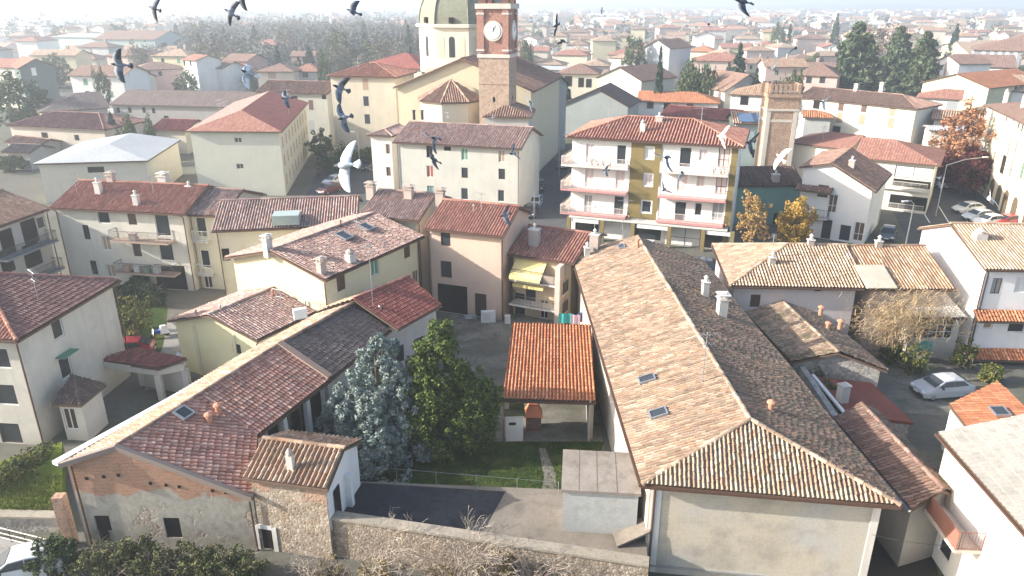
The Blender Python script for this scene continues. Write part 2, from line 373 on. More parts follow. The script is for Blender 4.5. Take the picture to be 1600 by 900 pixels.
class Face:
    def __init__(s, P, Q, z0, z1):
        s.P = Vector((P[0], P[1], 0)); s.Q = Vector((Q[0], Q[1], 0)); s.L = (s.Q - s.P).length; s.u = (s.Q - s.P) / s.L
        s.n = Vector((s.u.y, -s.u.x, 0)); s.z0, s.z1 = z0, z1; s.holes = []; s.rz = math.atan2(s.u.y, s.u.x)
    def px(s, x, y):
        p = hit(x, y, s.P, s.n); return (p - s.P).dot(s.u), p.z
    def pt(s, u, z, d=0.): return Vector((s.P.x + s.u.x * u + s.n.x * d, s.P.y + s.u.y * u + s.n.y * d, z))
    def panel(s, mb, depth=.16, mi=0):
        us = sorted({0., s.L, *[q for h in s.holes for q in h[:2]]}); zs = sorted({s.z0, s.z1, *[q for h in s.holes for q in h[2:]]})
        us = [q for q in us if 0 <= q <= s.L]; zs = [q for q in zs if s.z0 <= q <= s.z1]
        for a, b_ in zip(us, us[1:]):
            for c, d in zip(zs, zs[1:]):
                um, zm = (a + b_) / 2, (c + d) / 2
                if any(h[0] < um < h[1] and h[2] < zm < h[3] for h in s.holes): continue
                mb.poly([s.pt(a, c), s.pt(b_, c), s.pt(b_, d), s.pt(a, d)], mi)
        for a, b_, c, d in s.holes:
            D = -depth
            mb.poly([s.pt(a, c), s.pt(a, c, D), s.pt(a, d, D), s.pt(a, d)], mi); mb.poly([s.pt(b_, c, D), s.pt(b_, c), s.pt(b_, d), s.pt(b_, d, D)], mi)
            mb.poly([s.pt(a, d), s.pt(a, d, D), s.pt(b_, d, D), s.pt(b_, d)], mi); mb.poly([s.pt(a, c, D), s.pt(a, c), s.pt(b_, c), s.pt(b_, c, D)], mi)
            mb.poly([s.pt(a, c, D), s.pt(b_, c, D), s.pt(b_, d, D), s.pt(a, d, D)], mi)
def put_window(root, f, u, z, w, h, style='glass', shut='brown', far=False, frame=None, cut=True):
    u = min(max(u, w / 2 + .12), f.L - w / 2 - .12)
    if z + h / 2 > f.z1 - .1: z = f.z1 - .1 - h / 2
    if z - h / 2 < f.z0 + .02: z = f.z0 + .02 + h / 2
    if far:
        pm = {'glass': GLASS, 'dark': SH['dark']}.get(style, SH.get(shut))
        if style == 'open': pm = GLASS
        o = inst('window', wmesh('far', w, h, STONE, pm), root, f.pt(u, z, 0), f.rz); return o
    if any(a < u + w / 2 and u - w / 2 < b_ and c < z + h / 2 and z - h / 2 < d for a, b_, c, d in f.holes): cut = False
    if cut: f.holes.append((u - w / 2, u + w / 2, z - h / 2, z + h / 2))
    D = -.11 if cut else .05
    fr = frame or (FRAME_W if (len(f.holes) * 7 + int(z * 3)) % 2 else FRAME_B)
    if style in ('glass', 'open', 'trim', 'balcony'):
        o = inst('window', wmesh('frame', w, h, fr), root, f.pt(u, z, D), f.rz)
        sub('pane', wmesh('pane', w, h, GLASS), o)
    elif style == 'door':
        o = inst('door', wmesh('leaf', w - .02, h - .02, SH[shut]), root, f.pt(u, z, D), f.rz); return o
    elif style == 'dark':
        o = inst('opening', wmesh('pane', w + .1, h + .1, SH['dark']), root, f.pt(u, z, D), f.rz); return o
    else:                                                          # closed shutter
        o = inst('window', wmesh('frame', w, h, fr), root, f.pt(u, z, D), f.rz)
        sub('shutter', wmesh('shutter', w - .04, h - .04, SH[shut]), o)
    if style == 'open':
        for sx in (-1, 1):
            q = sub('shutter', wmesh('shutter', w / 2, h, SH[shut]), o); q.location = (sx * (w * .76), -D + .02, 0)
    if style == 'trim' or style == 'closedtrim':
        q = sub('surround', wmesh('surround', w, h, STONE), o); q.location = (0, -D, 0)
    elif style != 'balcony':
        q = sub('sill', wmesh('sill', w, h, STONE), o); q.location = (0, -D - .1, 0)
    return o
# ------------------------------------------------------------------ houses
class House: pass
def dist_det(p):
    d = (Vector((p[0], p[1], 0)) - Vector((0, 0, 0))).length
    return 2 if d < 66 else (1 if d < 118 else 0)
def roof_hit(h, x, y):
    best = None
    for pts in h.slopes:
        P = [Vector(p) for p in pts]; n = (P[1] - P[0]).cross(P[2] - P[0]).normalized(); p = hit(x, y, P[0], n)
        c = sum(P, Vector()) / len(P); s0 = None; ok = True
        for i in range(len(P)):
            s = (P[(i + 1) % len(P)] - P[i]).cross(p - P[i]).dot(n)
            if s < -.8: ok = False
        if ok and (best is None or (p - CAMP).length < (best[0] - CAMP).length): best = (p, n if n.z > 0 else -n)
    if best is None:
        pts = h.slopes[0]; P = [Vector(q) for q in pts]; n = (P[1] - P[0]).cross(P[2] - P[0]).normalized(); best = (hit(x, y, P[0], n), n if n.z > 0 else -n)
    return best
def chimney(h, x, y, ht=1.2, w=.6, mat=None, style=0, rz=None):
    ht *= .72
    p, n = roof_hit(h, x, y); rz = h.rz if rz is None else rz; mat = mat or CHIM
    b = MB(); b.box((p.x, p.y, p.z + ht / 2 - .25), (w, w * .8, ht + .5), rz); o = b.build('chimney', mat, h.root)
    c = MB()
    if style == 0:
        c.box((p.x, p.y, p.z + ht + .04), (w + .18, w * .8 + .18, .08), rz)
        for i, j in ((-1, -1), (1, -1), (1, 1), (-1, 1)):
            X = Vector((math.cos(rz), math.sin(rz), 0)); Y = Vector((-X.y, X.x, 0)); q = p + X * (i * w * .36) + Y * (j * w * .28)
            c.box((q.x, q.y, p.z + ht + .20), (.1, .1, .24), rz)
        c.box((p.x, p.y, p.z + ht + .36), (w + .22, w * .8 + .22, .07), rz); c.box((p.x, p.y, p.z + ht + .43), (w * .6, w * .5, .08), rz)
    elif style == 1:
        c.box((p.x, p.y, p.z + ht + .04), (w + .12, w * .8 + .12, .08), rz); c.lathe((p.x, p.y, p.z + ht + .08), [(.14, 0), (.11, .3), (.2, .32), (.02, .5)], 10)
    else:
        c.lathe((p.x, p.y, p.z + ht), [(w * .45, 0), (w * .35, .15), (w * .55, .18), (w * .05, .45)], 10)
    c.build('cap', [TERRA, CHIMW, CHIM][style % 3] if style else mat, o)
def vent_pipe(h, x, y, ht=.5, r=.11, mat=None):
    p, n = roof_hit(h, x, y); b = MB(); b.lathe((p.x, p.y, p.z - .1), [(r, 0), (r, ht), (r * 1.7, ht + .02), (r * 1.5, ht + .1), (.01, ht + .2)], 10); b.build('vent_pipe', mat or TERRA, h.root)
def skylight(h, x, y, w=.9, l=1.1):
    p, n = roof_hit(h, x, y); X = Vector((0, 0, 1)).cross(n).normalized(); Y = n.cross(X)
    b = MB(); c = p + n * .19
    for s in (-1, 1):
        b.box(c + X * (s * w / 2), (.08, l + .08, .16), 0, 0, (X, Y, n)); b.box(c + Y * (s * l / 2), (w - .08, .08, .16), 0, 0, (X, Y, n))
    o = b.build('skylight', GALV, h.root); g = MB(); g.box(c + n * .01, (w - .1, l - .1, .05), 0, 0, (X, Y, n)); g.build('pane', GLASS, o)
def antenna(h, x, y, ht=2.5, rz=None, mat=None):
    p, n = roof_hit(h, x, y); mat = mat or GALV; rz = random.uniform(0, 3) if rz is None else rz
    b = MB(); b.tube([p - Vector((0, 0, .2)), p + Vector((0, 0, ht))], .028, 5)
    d = Vector((math.cos(rz), math.sin(rz), 0)); s = Vector((-d.y, d.x, 0))
    for z, L, k in ((ht - .15, 1.3, 8), (ht - .75, .8, 4)):
        c = p + Vector((0, 0, z)); b.tube([c - d * L * .4, c + d * L * .6], .018, 4)
        for i in range(k): q = c - d * L * .4 + d * (L * i / (k - 1)); b.tube([q - s * (.3 - .02 * i), q + s * (.3 - .02 * i)], .010, 3)
    b.build('antenna', mat, h.root)
def finish_roof(h, mats, det, tw, row, ridges, over_th=.14, amp=None, jit=.5, sag=0., caps=True, prof=COPPI, name='roof'):
    """tiles on every slope, a timber slab under them, ridge tiles"""
    mats = mats if isinstance(mats, list) else [mats]
    b = MB()
    for i, pts in enumerate(h.slopes):
        lift = [Vector(p) + Vector((0, 0, .02)) for p in pts]
        tile_slope(b, lift, tw, row, det, amp, min(i, len(mats) - 1), jit, prof, sag)
        P = [Vector(p) for p in pts]; u_ = (P[1] - P[0]).normalized(); n_ = None
        for k in range(2, len(P)):
            q = u_.cross(P[k] - P[0])
            if q.length > .2: n_ = q.normalized()
        if n_ is not None and abs(n_.z) > .2: pts = [Vector((p.x, p.y, P[0].z - (n_.x * (p.x - P[0].x) + n_.y * (p.y - P[0].y)) / n_.z)) for p in P]
        b.slab([Vector(p) - Vector((0, 0, .05)) for p in pts] if (Vector(pts[1]) - Vector(pts[0])).cross(Vector(pts[2]) - Vector(pts[0])).z > 0 else [Vector(p) - Vector((0, 0, .05)) for p in pts][::-1], over_th, len(mats))
    o = b.build(name, mats + [WOOD], h.root)
    if caps and ridges and det:
        r = MB()
        for a, c in ridges: ridge_line(r, Vector(a) + Vector((0, 0, .03)), Vector(c) + Vector((0, 0, .03)), .13 if det == 2 else .15, .42 if det == 2 else .9)
        r.build('ridge_tiles', h.ridgemat or mats[0], o)
    return o
def gutter(h, f_eave, mat=None, down=None, zg=0):
    """a gutter along an eave edge and a downpipe at its ends"""
    a, c = Vector(f_eave[0]), Vector(f_eave[1]); mat = mat or COPPER
    d = (c - a).normalized(); out = Vector((d.y, -d.x, 0))
    b = MB(); b.box((a + c) / 2 + out * .07 - Vector((0, 0, .10)), ((c - a).length, .13, .11), math.atan2(d.y, d.x)); b.build('gutter', mat, h.root)
    for q in (down or []):                 # q: (fraction along, wall inset, height)
        p = a + (c - a) * q[0]; w = p - out * (q[1] - .09)
        b = MB(); b.tube([p - Vector((0, 0, .15)), (w.x, w.y, p.z - .45), (w.x, w.y, zg)], .055, 6); b.build('downpipe', mat, h.root)
def house(name, label, cat, B, A=None, C=None, ze=7., la=8., lc=8., zg=0., ridge='C', pitch=.32, hip=(0, 0), off=.5, dz2=0., over=.45, roof='old', moss=.3,
          wall='cream', dirt=.35, det=None, tw=.23, row=.42, wins=(), group=None, gut=True, rot=None, amp=None, jit=.5, sag=0., ridgepal=None, hipd=None, down=None, pipes=True, far=None, rmats=None):
    h = House(); pB = sv(B, ze)
    if A is not None and C is not None: pA = sv(A, ze); pC = sv(C, ze)
    elif A is not None:
        pA = sv(A, ze); d = (pA - pB).normalized(); pC = pB + Vector((d.y, -d.x, 0)) * lc
    else:
        pC = sv(C, ze); d = (pC - pB).normalized(); pA = pB + Vector((-d.y, d.x, 0)) * la
    pD = pA + pC - pB
    Q = [pB, pC, pD, pA] if ridge == 'C' else [pA, pB, pC, pD]
    Q = [Vector(q) for q in Q]
    h.Q = Q; wv = Q[3] - Q[0]; wid = wv.length; lv = (Q[1] - Q[0]).normalized(); dw = wv / wid
    # heights: rise from eave Q0Q1; far eave may sit at another height
    rise = pitch * wid * off
    if dz2:
        for i in (2, 3): Q[i].z += dz2
    Z = Vector((0, 0, ze + rise))
    hd = hipd if hipd is not None else wid * .5
    m0 = Q[0] + wv * off; m1 = Q[1] + wv * off
    r0 = Vector((m0.x, m0.y, ze + rise)) + lv * (hd if hip[0] else 0); r1 = Vector((m1.x, m1.y, ze + rise)) - lv * (hd if hip[1] else 0)
    if (r1 - r0).dot(lv) < .05: mid = (r0 + r1) / 2; r0 = mid.copy(); r1 = mid.copy()
    h.r0, h.r1 = r0, r1
    pyr = (r1 - r0).length < .1
    h.slopes = [[Q[0], Q[1], r0] if pyr else [Q[0], Q[1], r1, r0], [Q[2], Q[3], r0] if pyr else [Q[2], Q[3], r0, r1]]
    ridges = [] if pyr else [(r0, r1)]
    if hip[0]: h.slopes.append([Q[3], Q[0], r0]); ridges += [(Q[0], r0), (Q[3], r0)]
    if hip[1]: h.slopes.append([Q[1], Q[2], r1]); ridges += [(Q[1], r1), (Q[2], r1)]
    # walls
    i0 = lv * over; i1 = dw * over
    w0 = Q[0] + i0 + i1; w1 = Q[1] - i0 + i1; w2 = Q[2] - i0 - i1; w3 = Q[3] + i0 - i1
    t1 = rise / (wid * off); t2 = (rise - dz2) / (wid * (1 - off))
    zt0 = ze + over * t1 - .12; zt2 = ze + dz2 + over * t2 - .12; zt = min(zt0, zt2)
    ctr = (Q[0] + Q[1] + Q[2] + Q[3]) / 4
    h.root = thing(name, label, cat, (ctr.x, ctr.y, zg), group); h.rz = math.atan2(lv.y, lv.x); h.ridgemat = None
    h.ze, h.zg = ze, zg; OCC.append((ctr.x, ctr.y, max((Q[0] - Q[2]).length, (Q[1] - Q[3]).length) / 2))
    wl = [w0, w1, w2, w3]
    # faces by position: order of Q is counter-clockwise
    fs = [Face(wl[i], wl[(i + 1) % 4], zg, zt0 if i == 0 else (zt2 if i == 2 else zt)) for i in range(4)]
    if ridge == 'C': h.R, h.far1, h.far2, h.L = fs
    else: h.L, h.R, h.far1, h.far2 = fs
    h.faces = fs; dd = Vector((ctr.x, ctr.y, 0)).length
    if det is None: det = dist_det(ctr)
    farw = dd > 118 if far is None else far
    for w_ in wins:
        f = h.L if w_[0] == 'L' else h.R
        if w_[0] in 'LR' and len(w_) >= 6:
            u, z = f.px(w_[1], w_[2]); put_window(h.root, f, u, z, w_[3], w_[4], w_[5], w_[6] if len(w_) > 6 else 'brown', farw, *( [w_[7]] if len(w_) > 7 else []))
    wb = MB()
    for f in fs: f.panel(wb)
    # gables
    for (pa, za, pb, zb, hp, m) in ((w3, zt2, w0, zt0, hip[0], m0 + lv * over), (w1, zt0, w2, zt2, hip[1], m1 - lv * over)):
        apex = Vector((m.x, m.y, ze + rise - .14))
        if not hp:
            pts = [Vector((pa.x, pa.y, zt)), Vector((pb.x, pb.y, zt))]
            if zb > zt + .01: pts.append(Vector((pb.x, pb.y, zb)))
            pts.append(apex)
            if za > zt + .01: pts.append(Vector((pa.x, pa.y, za)))
            wb.poly(pts)
        elif abs(zt0 - zt2) < .01: pass
    h.wall = wb.build('wall', wm(wall, dirt), h.root)
    rm = rmats or [tilemat(roof, moss)]
    if ridgepal: h.ridgemat = tilemat(ridgepal, .15)
    h.roof = finish_roof(h, rm, det, tw, row, ridges, amp=amp, jit=jit, sag=sag)
    if gut and dd < 118:
        gutter(h, (Q[0], Q[1]), COPPER, ([(.03, over, 0), (.97, over, 0)] if pipes else []), zg)
        gutter(h, (Q[2], Q[3]), COPPER, [], zg)
        if hip[0]: gutter(h, (Q[3], Q[0]), COPPER, [], zg)
        if hip[1]: gutter(h, (Q[1], Q[2]), COPPER, [], zg)
    return h
def grid_wins(f_letter, h, nu, zs, w, ht, style='glass', shut='brown', u0=.1, u1=.9, far=None):
    f = getattr(h, f_letter)
    for i in range(nu):
        for z in zs: put_window(h.root, f, f.L * (u0 + (u1 - u0) * (i + .5) / nu), z, w, ht, style, shut, far if far is not None else (h.root.location.length > 118), cut=False)
def balcony(root, f, u0, u1, z, depth=1.2, slab=None, rail=None, h=1.0, th=.16, closed=None, label=None):
    b = MB(); c = f.pt((u0 + u1) / 2, z - th / 2, depth / 2); b.box(c, (u1 - u0, depth, th), f.rz); o = b.build('balcony', slab or CONC, root)
    r = MB(); rail = rail or RAIL
    def run(p, q):
        L = (q - p).length; k = max(2, int(L / .13)); d = (q - p).normalized()
        r.tube([p + Vector((0, 0, h)), q + Vector((0, 0, h))], .03, 4); r.tube([p + Vector((0, 0, .1)), q + Vector((0, 0, .1))], .02, 4)
        for i in range(k + 1): a = p + (q - p) * (i / k); r.tube([a + Vector((0, 0, 0)), a + Vector((0, 0, h))], .011 if i % 8 else .022, 3)
    run(f.pt(u0 + .04, z, depth - .05), f.pt(u1 - .04, z, depth - .05)); run(f.pt(u0 + .04, z, .02), f.pt(u0 + .04, z, depth - .05)); run(f.pt(u1 - .04, z, .02), f.pt(u1 - .04, z, depth - .05))
    r.build('railing', rail, o)
    if closed:
        k = MB(); k.box(f.pt((u0 + u1) / 2, z + .42, depth - .09), (u1 - u0 - .1, .03, .75), f.rz); k.build('parapet_panel', closed, o)
    return o
#@@BUILD@@
# ================================================================== near buildings
# --- long tiled building right of the courtyard
h = house('long_tiled_house', 'long old building with weathered tan tiled hip roof between courtyard and lane', 'house', (1003,757), (893,398), (1407,790), 5.6, ridge='A',
          pitch=.34, hip=(0,1), hipd=3.4, roof='tan', moss=.32, wall=ground_mat('gable_plaster', [(.50,.44,.345),(.44,.425,.40),(.34,.30,.25)], (.30, .8, 10), .95, .25), tw=.215, row=.38, jit=1.0, sag=.10, over=.5, gut=True, amp=.075,
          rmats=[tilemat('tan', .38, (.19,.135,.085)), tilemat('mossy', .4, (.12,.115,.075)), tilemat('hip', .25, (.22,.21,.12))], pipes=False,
          wins=[('L',975,655,.9,1.5,'closed','grey'),('L',962,600,.9,1.5,'glass','grey'),('L',943,560,1.0,1.6,'dark')])
h.ridge_col = None
LONG = h
for x, y, z in ((1012,596,0), (1030,650,0)): skylight(h, x, y, .7, .9)
skylight(h, 972, 388, .9, .5)
antenna(h, 1097, 600, 3.2, .15)
chimney(h, 1101, 462, 1.5, .55, CHIMW, 1); chimney(h, 1127, 492, 1.7, .75, CHIMW, 0); chimney(h, 917, 402, 1.2, .6, CHIMW, 1)
vent_pipe(h, 1204, 640, .5, .15); vent_pipe(h, 996, 388, .8, .13, TERRA)
f = h.R
b = MB(); b.tube([f.pt(.25, 5.4, .1), f.pt(.25, 0, .1)], .06, 6); b.build('downpipe', COPPER, h.root)
b = MB(); b.box(f.pt(f.L - .18, 2.6, .02), (.34, .1, 5.2), f.rz); b.build('corner_pilaster', wallmat((.62,.57,.5), .4), h.root); b = MB(); b.box(f.pt(.35, 2.6, .015), (.5, .06, 5.1), f.rz); b.build('corner_pilaster', wallmat((.70,.67,.62), .3), h.root)
b = MB(); b.box(f.pt(f.L / 2, .45, .04), (f.L - .2, .08, .12), f.rz); b.build('base_ledge', CONC, h.root)
# --- barn along the left of the courtyard: three roof sections on one ridge
def barn():
    zr, ze = 6.1, 4.5
    h = House(); R0, R1, R2, R3 = at(183,697,zr), at(437,538,zr), at(553,473,zr), at(640,437,zr-.1)
    e1, e2, e3 = at(516,592,ze), at(610,515,ze), at(690,482,ze)
    dr = (R1 - R0).normalized()
    n = (R1 - R0).cross(e1 - R0).normalized(); FR = hit(395, 777, R0, n); E1 = hit(402, 680, R0, n)
    Rm = R0 + dr * ((E1 - R0).dot(dr))
    FL, BL = at(95,725,5.35), at(390,554,5.35)
    h.root = thing('tiled_barn', 'long barn with red tiled roof and crumbling brick gable left of the courtyard', 'barn', ((R0 + e1) / 2).to_tuple()[:2] + (0,)); h.rz = math.atan2(dr.y, dr.x); h.ridgemat = tilemat('brown', .15)
    h.slopes = [[E1, e1, R1, Rm], [FR, E1, Rm, R0]]
    # red section
    finish_roof(h, [tilemat('barn', .12), tilemat('barn', .12)], 2, .25, .36, [(R0, R1)], amp=.055, jit=.12, name='roof', prof=MARS)
    # back slope, pale tiles, with a white flashing along its parapet
    hb = House(); hb.root = h.root; hb.rz = h.rz; hb.ridgemat = None
    BL3 = R3 + (FL - R0)
    BLp = R1 + (FL - R0); hb.slopes = [[BLp, FL, R0, R1]]
    finish_roof(hb, [tilemat('tan', .12)], 2, .25, .40, [], amp=.05, jit=.3, name='roof')
    b = MB(); d = (BL3 - FL).normalized(); o = Vector((-d.y, d.x, 0)); c = (FL + BL3) / 2
    b.box(c + o * .22 + Vector((0, 0, .10)), ((BL3 - FL).length + .3, .42, .20), math.atan2(d.y, d.x)); b.build('parapet_flashing', plain('white_flashing', (.72,.71,.70), .6), h.root)
    # dark section
    hd = House(); hd.root = h.root; hd.rz = h.rz; hd.ridgemat = tilemat('brown', .2)
    e1b = e1 + (e2 - e1) * .02; hd.slopes = [[e1b, e2, R2, R1], [R2 + (BLp - R1), BLp, R1, R2]]
    finish_roof(hd, [tilemat('greybrown', .2), tilemat('tan', .2)], 2, .26, .40, [(R1, R2)], amp=.055, jit=.3, name='roof', prof=MARS)
    for q in hd.slopes: pass
    # far red section stands a little higher
    up = Vector((0, 0, .28)); hf = House(); hf.root = h.root; hf.rz = h.rz; hf.ridgemat = None
    hf.slopes = [[at(622,520,ze) + up, e3 + up, R3 + up, R2 + up], [R3 + (BLp - R1) + up, R2 + (BLp - R1) + up, R2 + up, R3 + up]]
    finish_roof(hf, [tilemat('deepred', .05), tilemat('tan', .2)], 2, .24, .36, [(R2 + up, R3 + up)], amp=.045, jit=.1, name='roof', prof=MARS)
    h.slopes += hd.slopes + hf.slopes
    b = MB(); b.box((R1 + e1) / 2 + Vector((0, 0, .16)), ((e1 - R1).length, .5, .12), 0, 0, ((e1 - R1).normalized(), dr, (e1 - R1).normalized().cross(dr))); b.build('verge', tilemat('brown', .2), h.root)
    # verge strip of the front gable
    b = MB()
    for a, c in ((R0, FR), (FL, R0)):
        t = (c - a).normalized(); s = Vector((0, -1, 0)); s = (s - t * s.dot(t)).normalized(); b.box((a + c) / 2 + s * .1 + Vector((0, 0, .0)), ((c - a).length, .26, .26), 0, 0, (t, s, t.cross(s)))
    b.build('verge', plain('grey_brown_verge', (.24,.19,.16), .9), h.root)
    # walls
    A = Vector((FL.x + .15, FL.y + .25, 0)); B_ = Vector((FR.x - .1, FR.y + .25, 0)); f = Face(A, B_, 0, FR.z - .1)
    for x, y, w, hh in ((161,818,.8,1.0), (270,825,.85,1.3)):
        u, z = f.px(x, y); put_window(h.root, f, u, z, w, hh, 'dark')
    u, z = f.px(166, 842); put_window(h.root, f, u, .8, .5, .7, 'dark')
    front = rubble('barn_front_masonry', [(.42,.36,.29),(.33,.27,.21),(.48,.42,.35),(.38,.30,.23)], (.36,.30,.24), 4.5, ((.42,.385,.32), .37), ((.42,.20,.12), (.33,.145,.085), 2.7, 4.5))
    b = MB(); f.panel(b, .3); b.poly([f.pt(0, FR.z - .1), f.pt(f.L, FR.z - .1), (R0.x, A.y, R0.z - .12), f.pt(0, FL.z - .1)]); b.build('front_wall', front, h.root)
    for k in range(10):
        if k in (3, 7): continue
        b = MB()
        u = .8 + f.L * .085 * k + (.12 if k % 3 else 0); zz = 4.55 - .13 * abs(u - 2.6) - (.28 if u > 3 else 0); b.box(f.pt(u, zz, 0), (.14, .06, .16), f.rz); b.build('putlog_hole', SH['dark'], h.root)
    for q in ([f.pt(.25, 5.1, .12), f.pt(.3, 0, .12)], [f.pt(f.L - .15, 3.2, .14), f.pt(f.L - .1, 0, .14)]): b = MB(); b.tube(q, .055, 6); b.build('downpipe', COPPER, h.root)
    wmat = wallmat((.58,.56,.53), .4)
    cin = .9
    def inset(p, k=cin):
        s = Vector((dr.y, -dr.x, 0)); return Vector((p.x, p.y, 0)) - s * k
    f2 = Face(inset(E1, 2.6), inset(e1, 2.6), 0, ze - .1); f3 = Face(inset(e1), inset(e2), 0, ze - .1); f4 = Face(inset(e2, .5), inset(e3, .5), 0, ze)
    b = MB()
    for u in (1.5, 4.2, 7.): put_window(h.root, f2, u, 1.2, 1.0, 2.1, 'dark')
    for u in (1.2, 3.4): put_window(h.root, f4, u, 1.9, 1.1, 1.4, 'glass')
    put_window(h.root, f3, 4.5, 1.1, 1.2, 2.2, 'dark')
    for q in (f2, f3, f4): q.panel(b)
    fb = Face(Vector((BL3.x, BL3.y, 0)), Vector((FL.x + .1, FL.y + .25, 0)), 0, 5.25); fb.panel(b)
    fe = Face(f4.pt(f4.L, 0), fb.pt(0, 0), 0, ze); fe.panel(b); b.poly([fe.pt(0, ze), fe.pt(fe.L, ze), fe.pt(fe.L, 5.2), (R3.x, R3.y, 6.3)])
    b.build('wall', wmat, h.root)
    # porch posts and the low white parapet of the loggia
    p0, p1 = inset(E1, .15), inset(e1, .15)
    for k in range(4): q = p0 + (p1 - p0) * (k / 3 * .96 + .02); b = MB(); b.box((q.x, q.y, ze / 2 - .1), (.32, .32, ze - .2), h.rz); b.build('porch_post', wmat, h.root)
    b = MB(); c = (p0 + p1) / 2; b.box((c.x, c.y, .5), ((p1 - p0).length, .2, 1.0), h.rz); b.box((c.x, c.y, 1.02), ((p1 - p0).length + .05, .3, .06), h.rz); b.build('porch_parapet', wmat, h.root)
    gutter(h, (E1, e1), COPPER); gutter(h, (e1b, e2), COPPER); gutter(h, (e2 + up, e3 + up), COPPER)
    h.slopes = [[E1, e1, R1, Rm]]
    skylight(h, 287, 649, .75, .75)
    vent_pipe(h, 328, 660, .55, .16); vent_pipe(h, 342, 645, .55, .16)
    h.slopes = hf.slopes; antenna(h, 583, 480, 5.0, 1.0); h.slopes = hd.slopes; vent_pipe(h, 594, 492, .7, .07, GALV)
    return h
BARN = barn()
# --- small house at the barn's front corner
def cornerhouse():
    h = house('corner_outbuilding', 'small stone outbuilding with ribbed tile roof and white side wall above the terrace', 'outbuilding', (512,765), (380,747), (566,688), 4.6, ridge='A', pitch=.42, over=.25,
              roof='old', moss=.35, wall=rubble('outbuilding_rubble', [(.38,.31,.24),(.28,.22,.165),(.46,.39,.31),(.33,.24,.165)], (.33,.27,.20), 5.0, ((.50,.40,.31), .62), ((.46,.27,.18), (.38,.20,.13), 3.0, 5.5)), tw=.27, row=.42, amp=.085, jit=.8, gut=False,
              wins=[('L',417,845,.75,1.5,'dark')])
    f = h.R; b = MB(); P, Q = f.pt(-.0, 0, .03), f.pt(f.L, 0, .03)
    apex = (h.r1.x, h.r1.y)
    z1 = f.z1 - .02; m = (P + Q) / 2
    b.poly([(P.x, P.y, 1.8), (Q.x, Q.y, 1.8), (Q.x, Q.y, z1), (m.x, m.y, h.r0.z - .2), (P.x, P.y, z1)]); b.build('white_side_wall', wallmat((.74,.74,.74), .25), h.root)
    d = inst('doorway', wmesh('pane', .8, 2.0, SH['dark']), h.root, f.pt(1.0, 2.85, .06), f.rz)
    b = MB(); b.box(f.pt(2.2, 2.7, .2), (.3, .35, 2.2), f.rz); b.build('pilaster', wallmat((.74,.74,.74), .25), h.root)
    chimney(h, 455, 733, 1.15, .34, CHIMW, 2)
    b = MB(); u, z = h.L.px(417, 845)
    for s in (-1, 1): b.box(h.L.pt(u + s * .52, z, .02), (.26, .06, 1.9), h.L.rz)
    b.box(h.L.pt(u, z + .9, .02), (.8, .06, .25), h.L.rz); b.box(h.L.pt(u, z - .85, .05), (1.1, .16, .2), h.L.rz); b.build('stone_surround', wallmat((.62,.59,.54), .3), h.root)
    return h
CORNER = cornerhouse()
# --- left house
h = house('cream_house', 'tall cream house with dark red hip roof and patched side wall at the left edge', 'house', (26,532), None, (188,437), 7.8, la=12.5, ridge='C', hip=(1,1), pitch=.36, over=.45,
          roof='pink', moss=.12, wall=wallmat((.60,.55,.46), .5), tw=.25, row=.38, amp=.05, jit=.2, ridgepal='red', rmats=[tilemat('redbrown', .1), tilemat('redbrown', .1), tilemat('red', .05)],
          wins=[('R',90,512,1.0,1.5,'open','dark',FRAME_W),('R',103,573,1.05,1.55,'glass','brown'),('L',8,617,1.5,1.5,'glass'),('L',16,677,1.5,1.5,'glass'),('L',0,560,1.2,1.4,'glass')])
LEFTH = h
def patch(root, f, x, y, w, hh, mat):
    u, z = f.px(x, y); b = MB(); n = 9
    b.poly([f.pt(u + w / 2 * math.cos(2 * math.pi * k / n) * random.uniform(.8, 1.15), z + hh / 2 * math.sin(2 * math.pi * k / n) * random.uniform(.8, 1.15), .012) for k in range(n)]); b.build('plaster_patch', mat, root)
b = MB(); u, z = h.R.px(103, 573); b.box(h.R.pt(u, z + 1.0, .35), (1.5, .7, .06), h.R.rz); b.build('window_canopy', SH['green'], h.root)
# lean-to turret on its side
def annex():
    B = at(126,633,2.9); A = at(80,631,2.9); C = at(166,600,2.9)
    r = thing('lean_to_turret', 'small cream lean-to with dark pyramid roof against the cream house', 'annex', (B.x, B.y, 0)); D = A + C - B
    hh = House(); hh.root = r; hh.rz = 0; hh.ridgemat = None; t = (A * .4 + D * .9 + C * .2) / 1.5; t.z = 3.9; t2 = t
    hh.slopes = [[A, B, t], [B, C, t], [D, A, t], [C, D, t]]
    finish_roof(hh, [tilemat('dark', .1)], 2, .24, .38, [(B, t)], amp=.05)
    c = (A + B + C + D) / 4; q = [p + (c - p).normalized() * .4 for p in (A, B, C, D)]
    b = MB(); fs = [Face(q[i], q[(i + 1) % 4], 0, 2.85) for i in range(4)]
    u, z = fs[0].px(101, 650); put_window(r, fs[0], u, 1.6, .85, 1.6, 'closed', 'wood')
    for f in fs: f.panel(b)
    b.build('wall', wallmat((.62,.57,.48), .3), r)
annex()
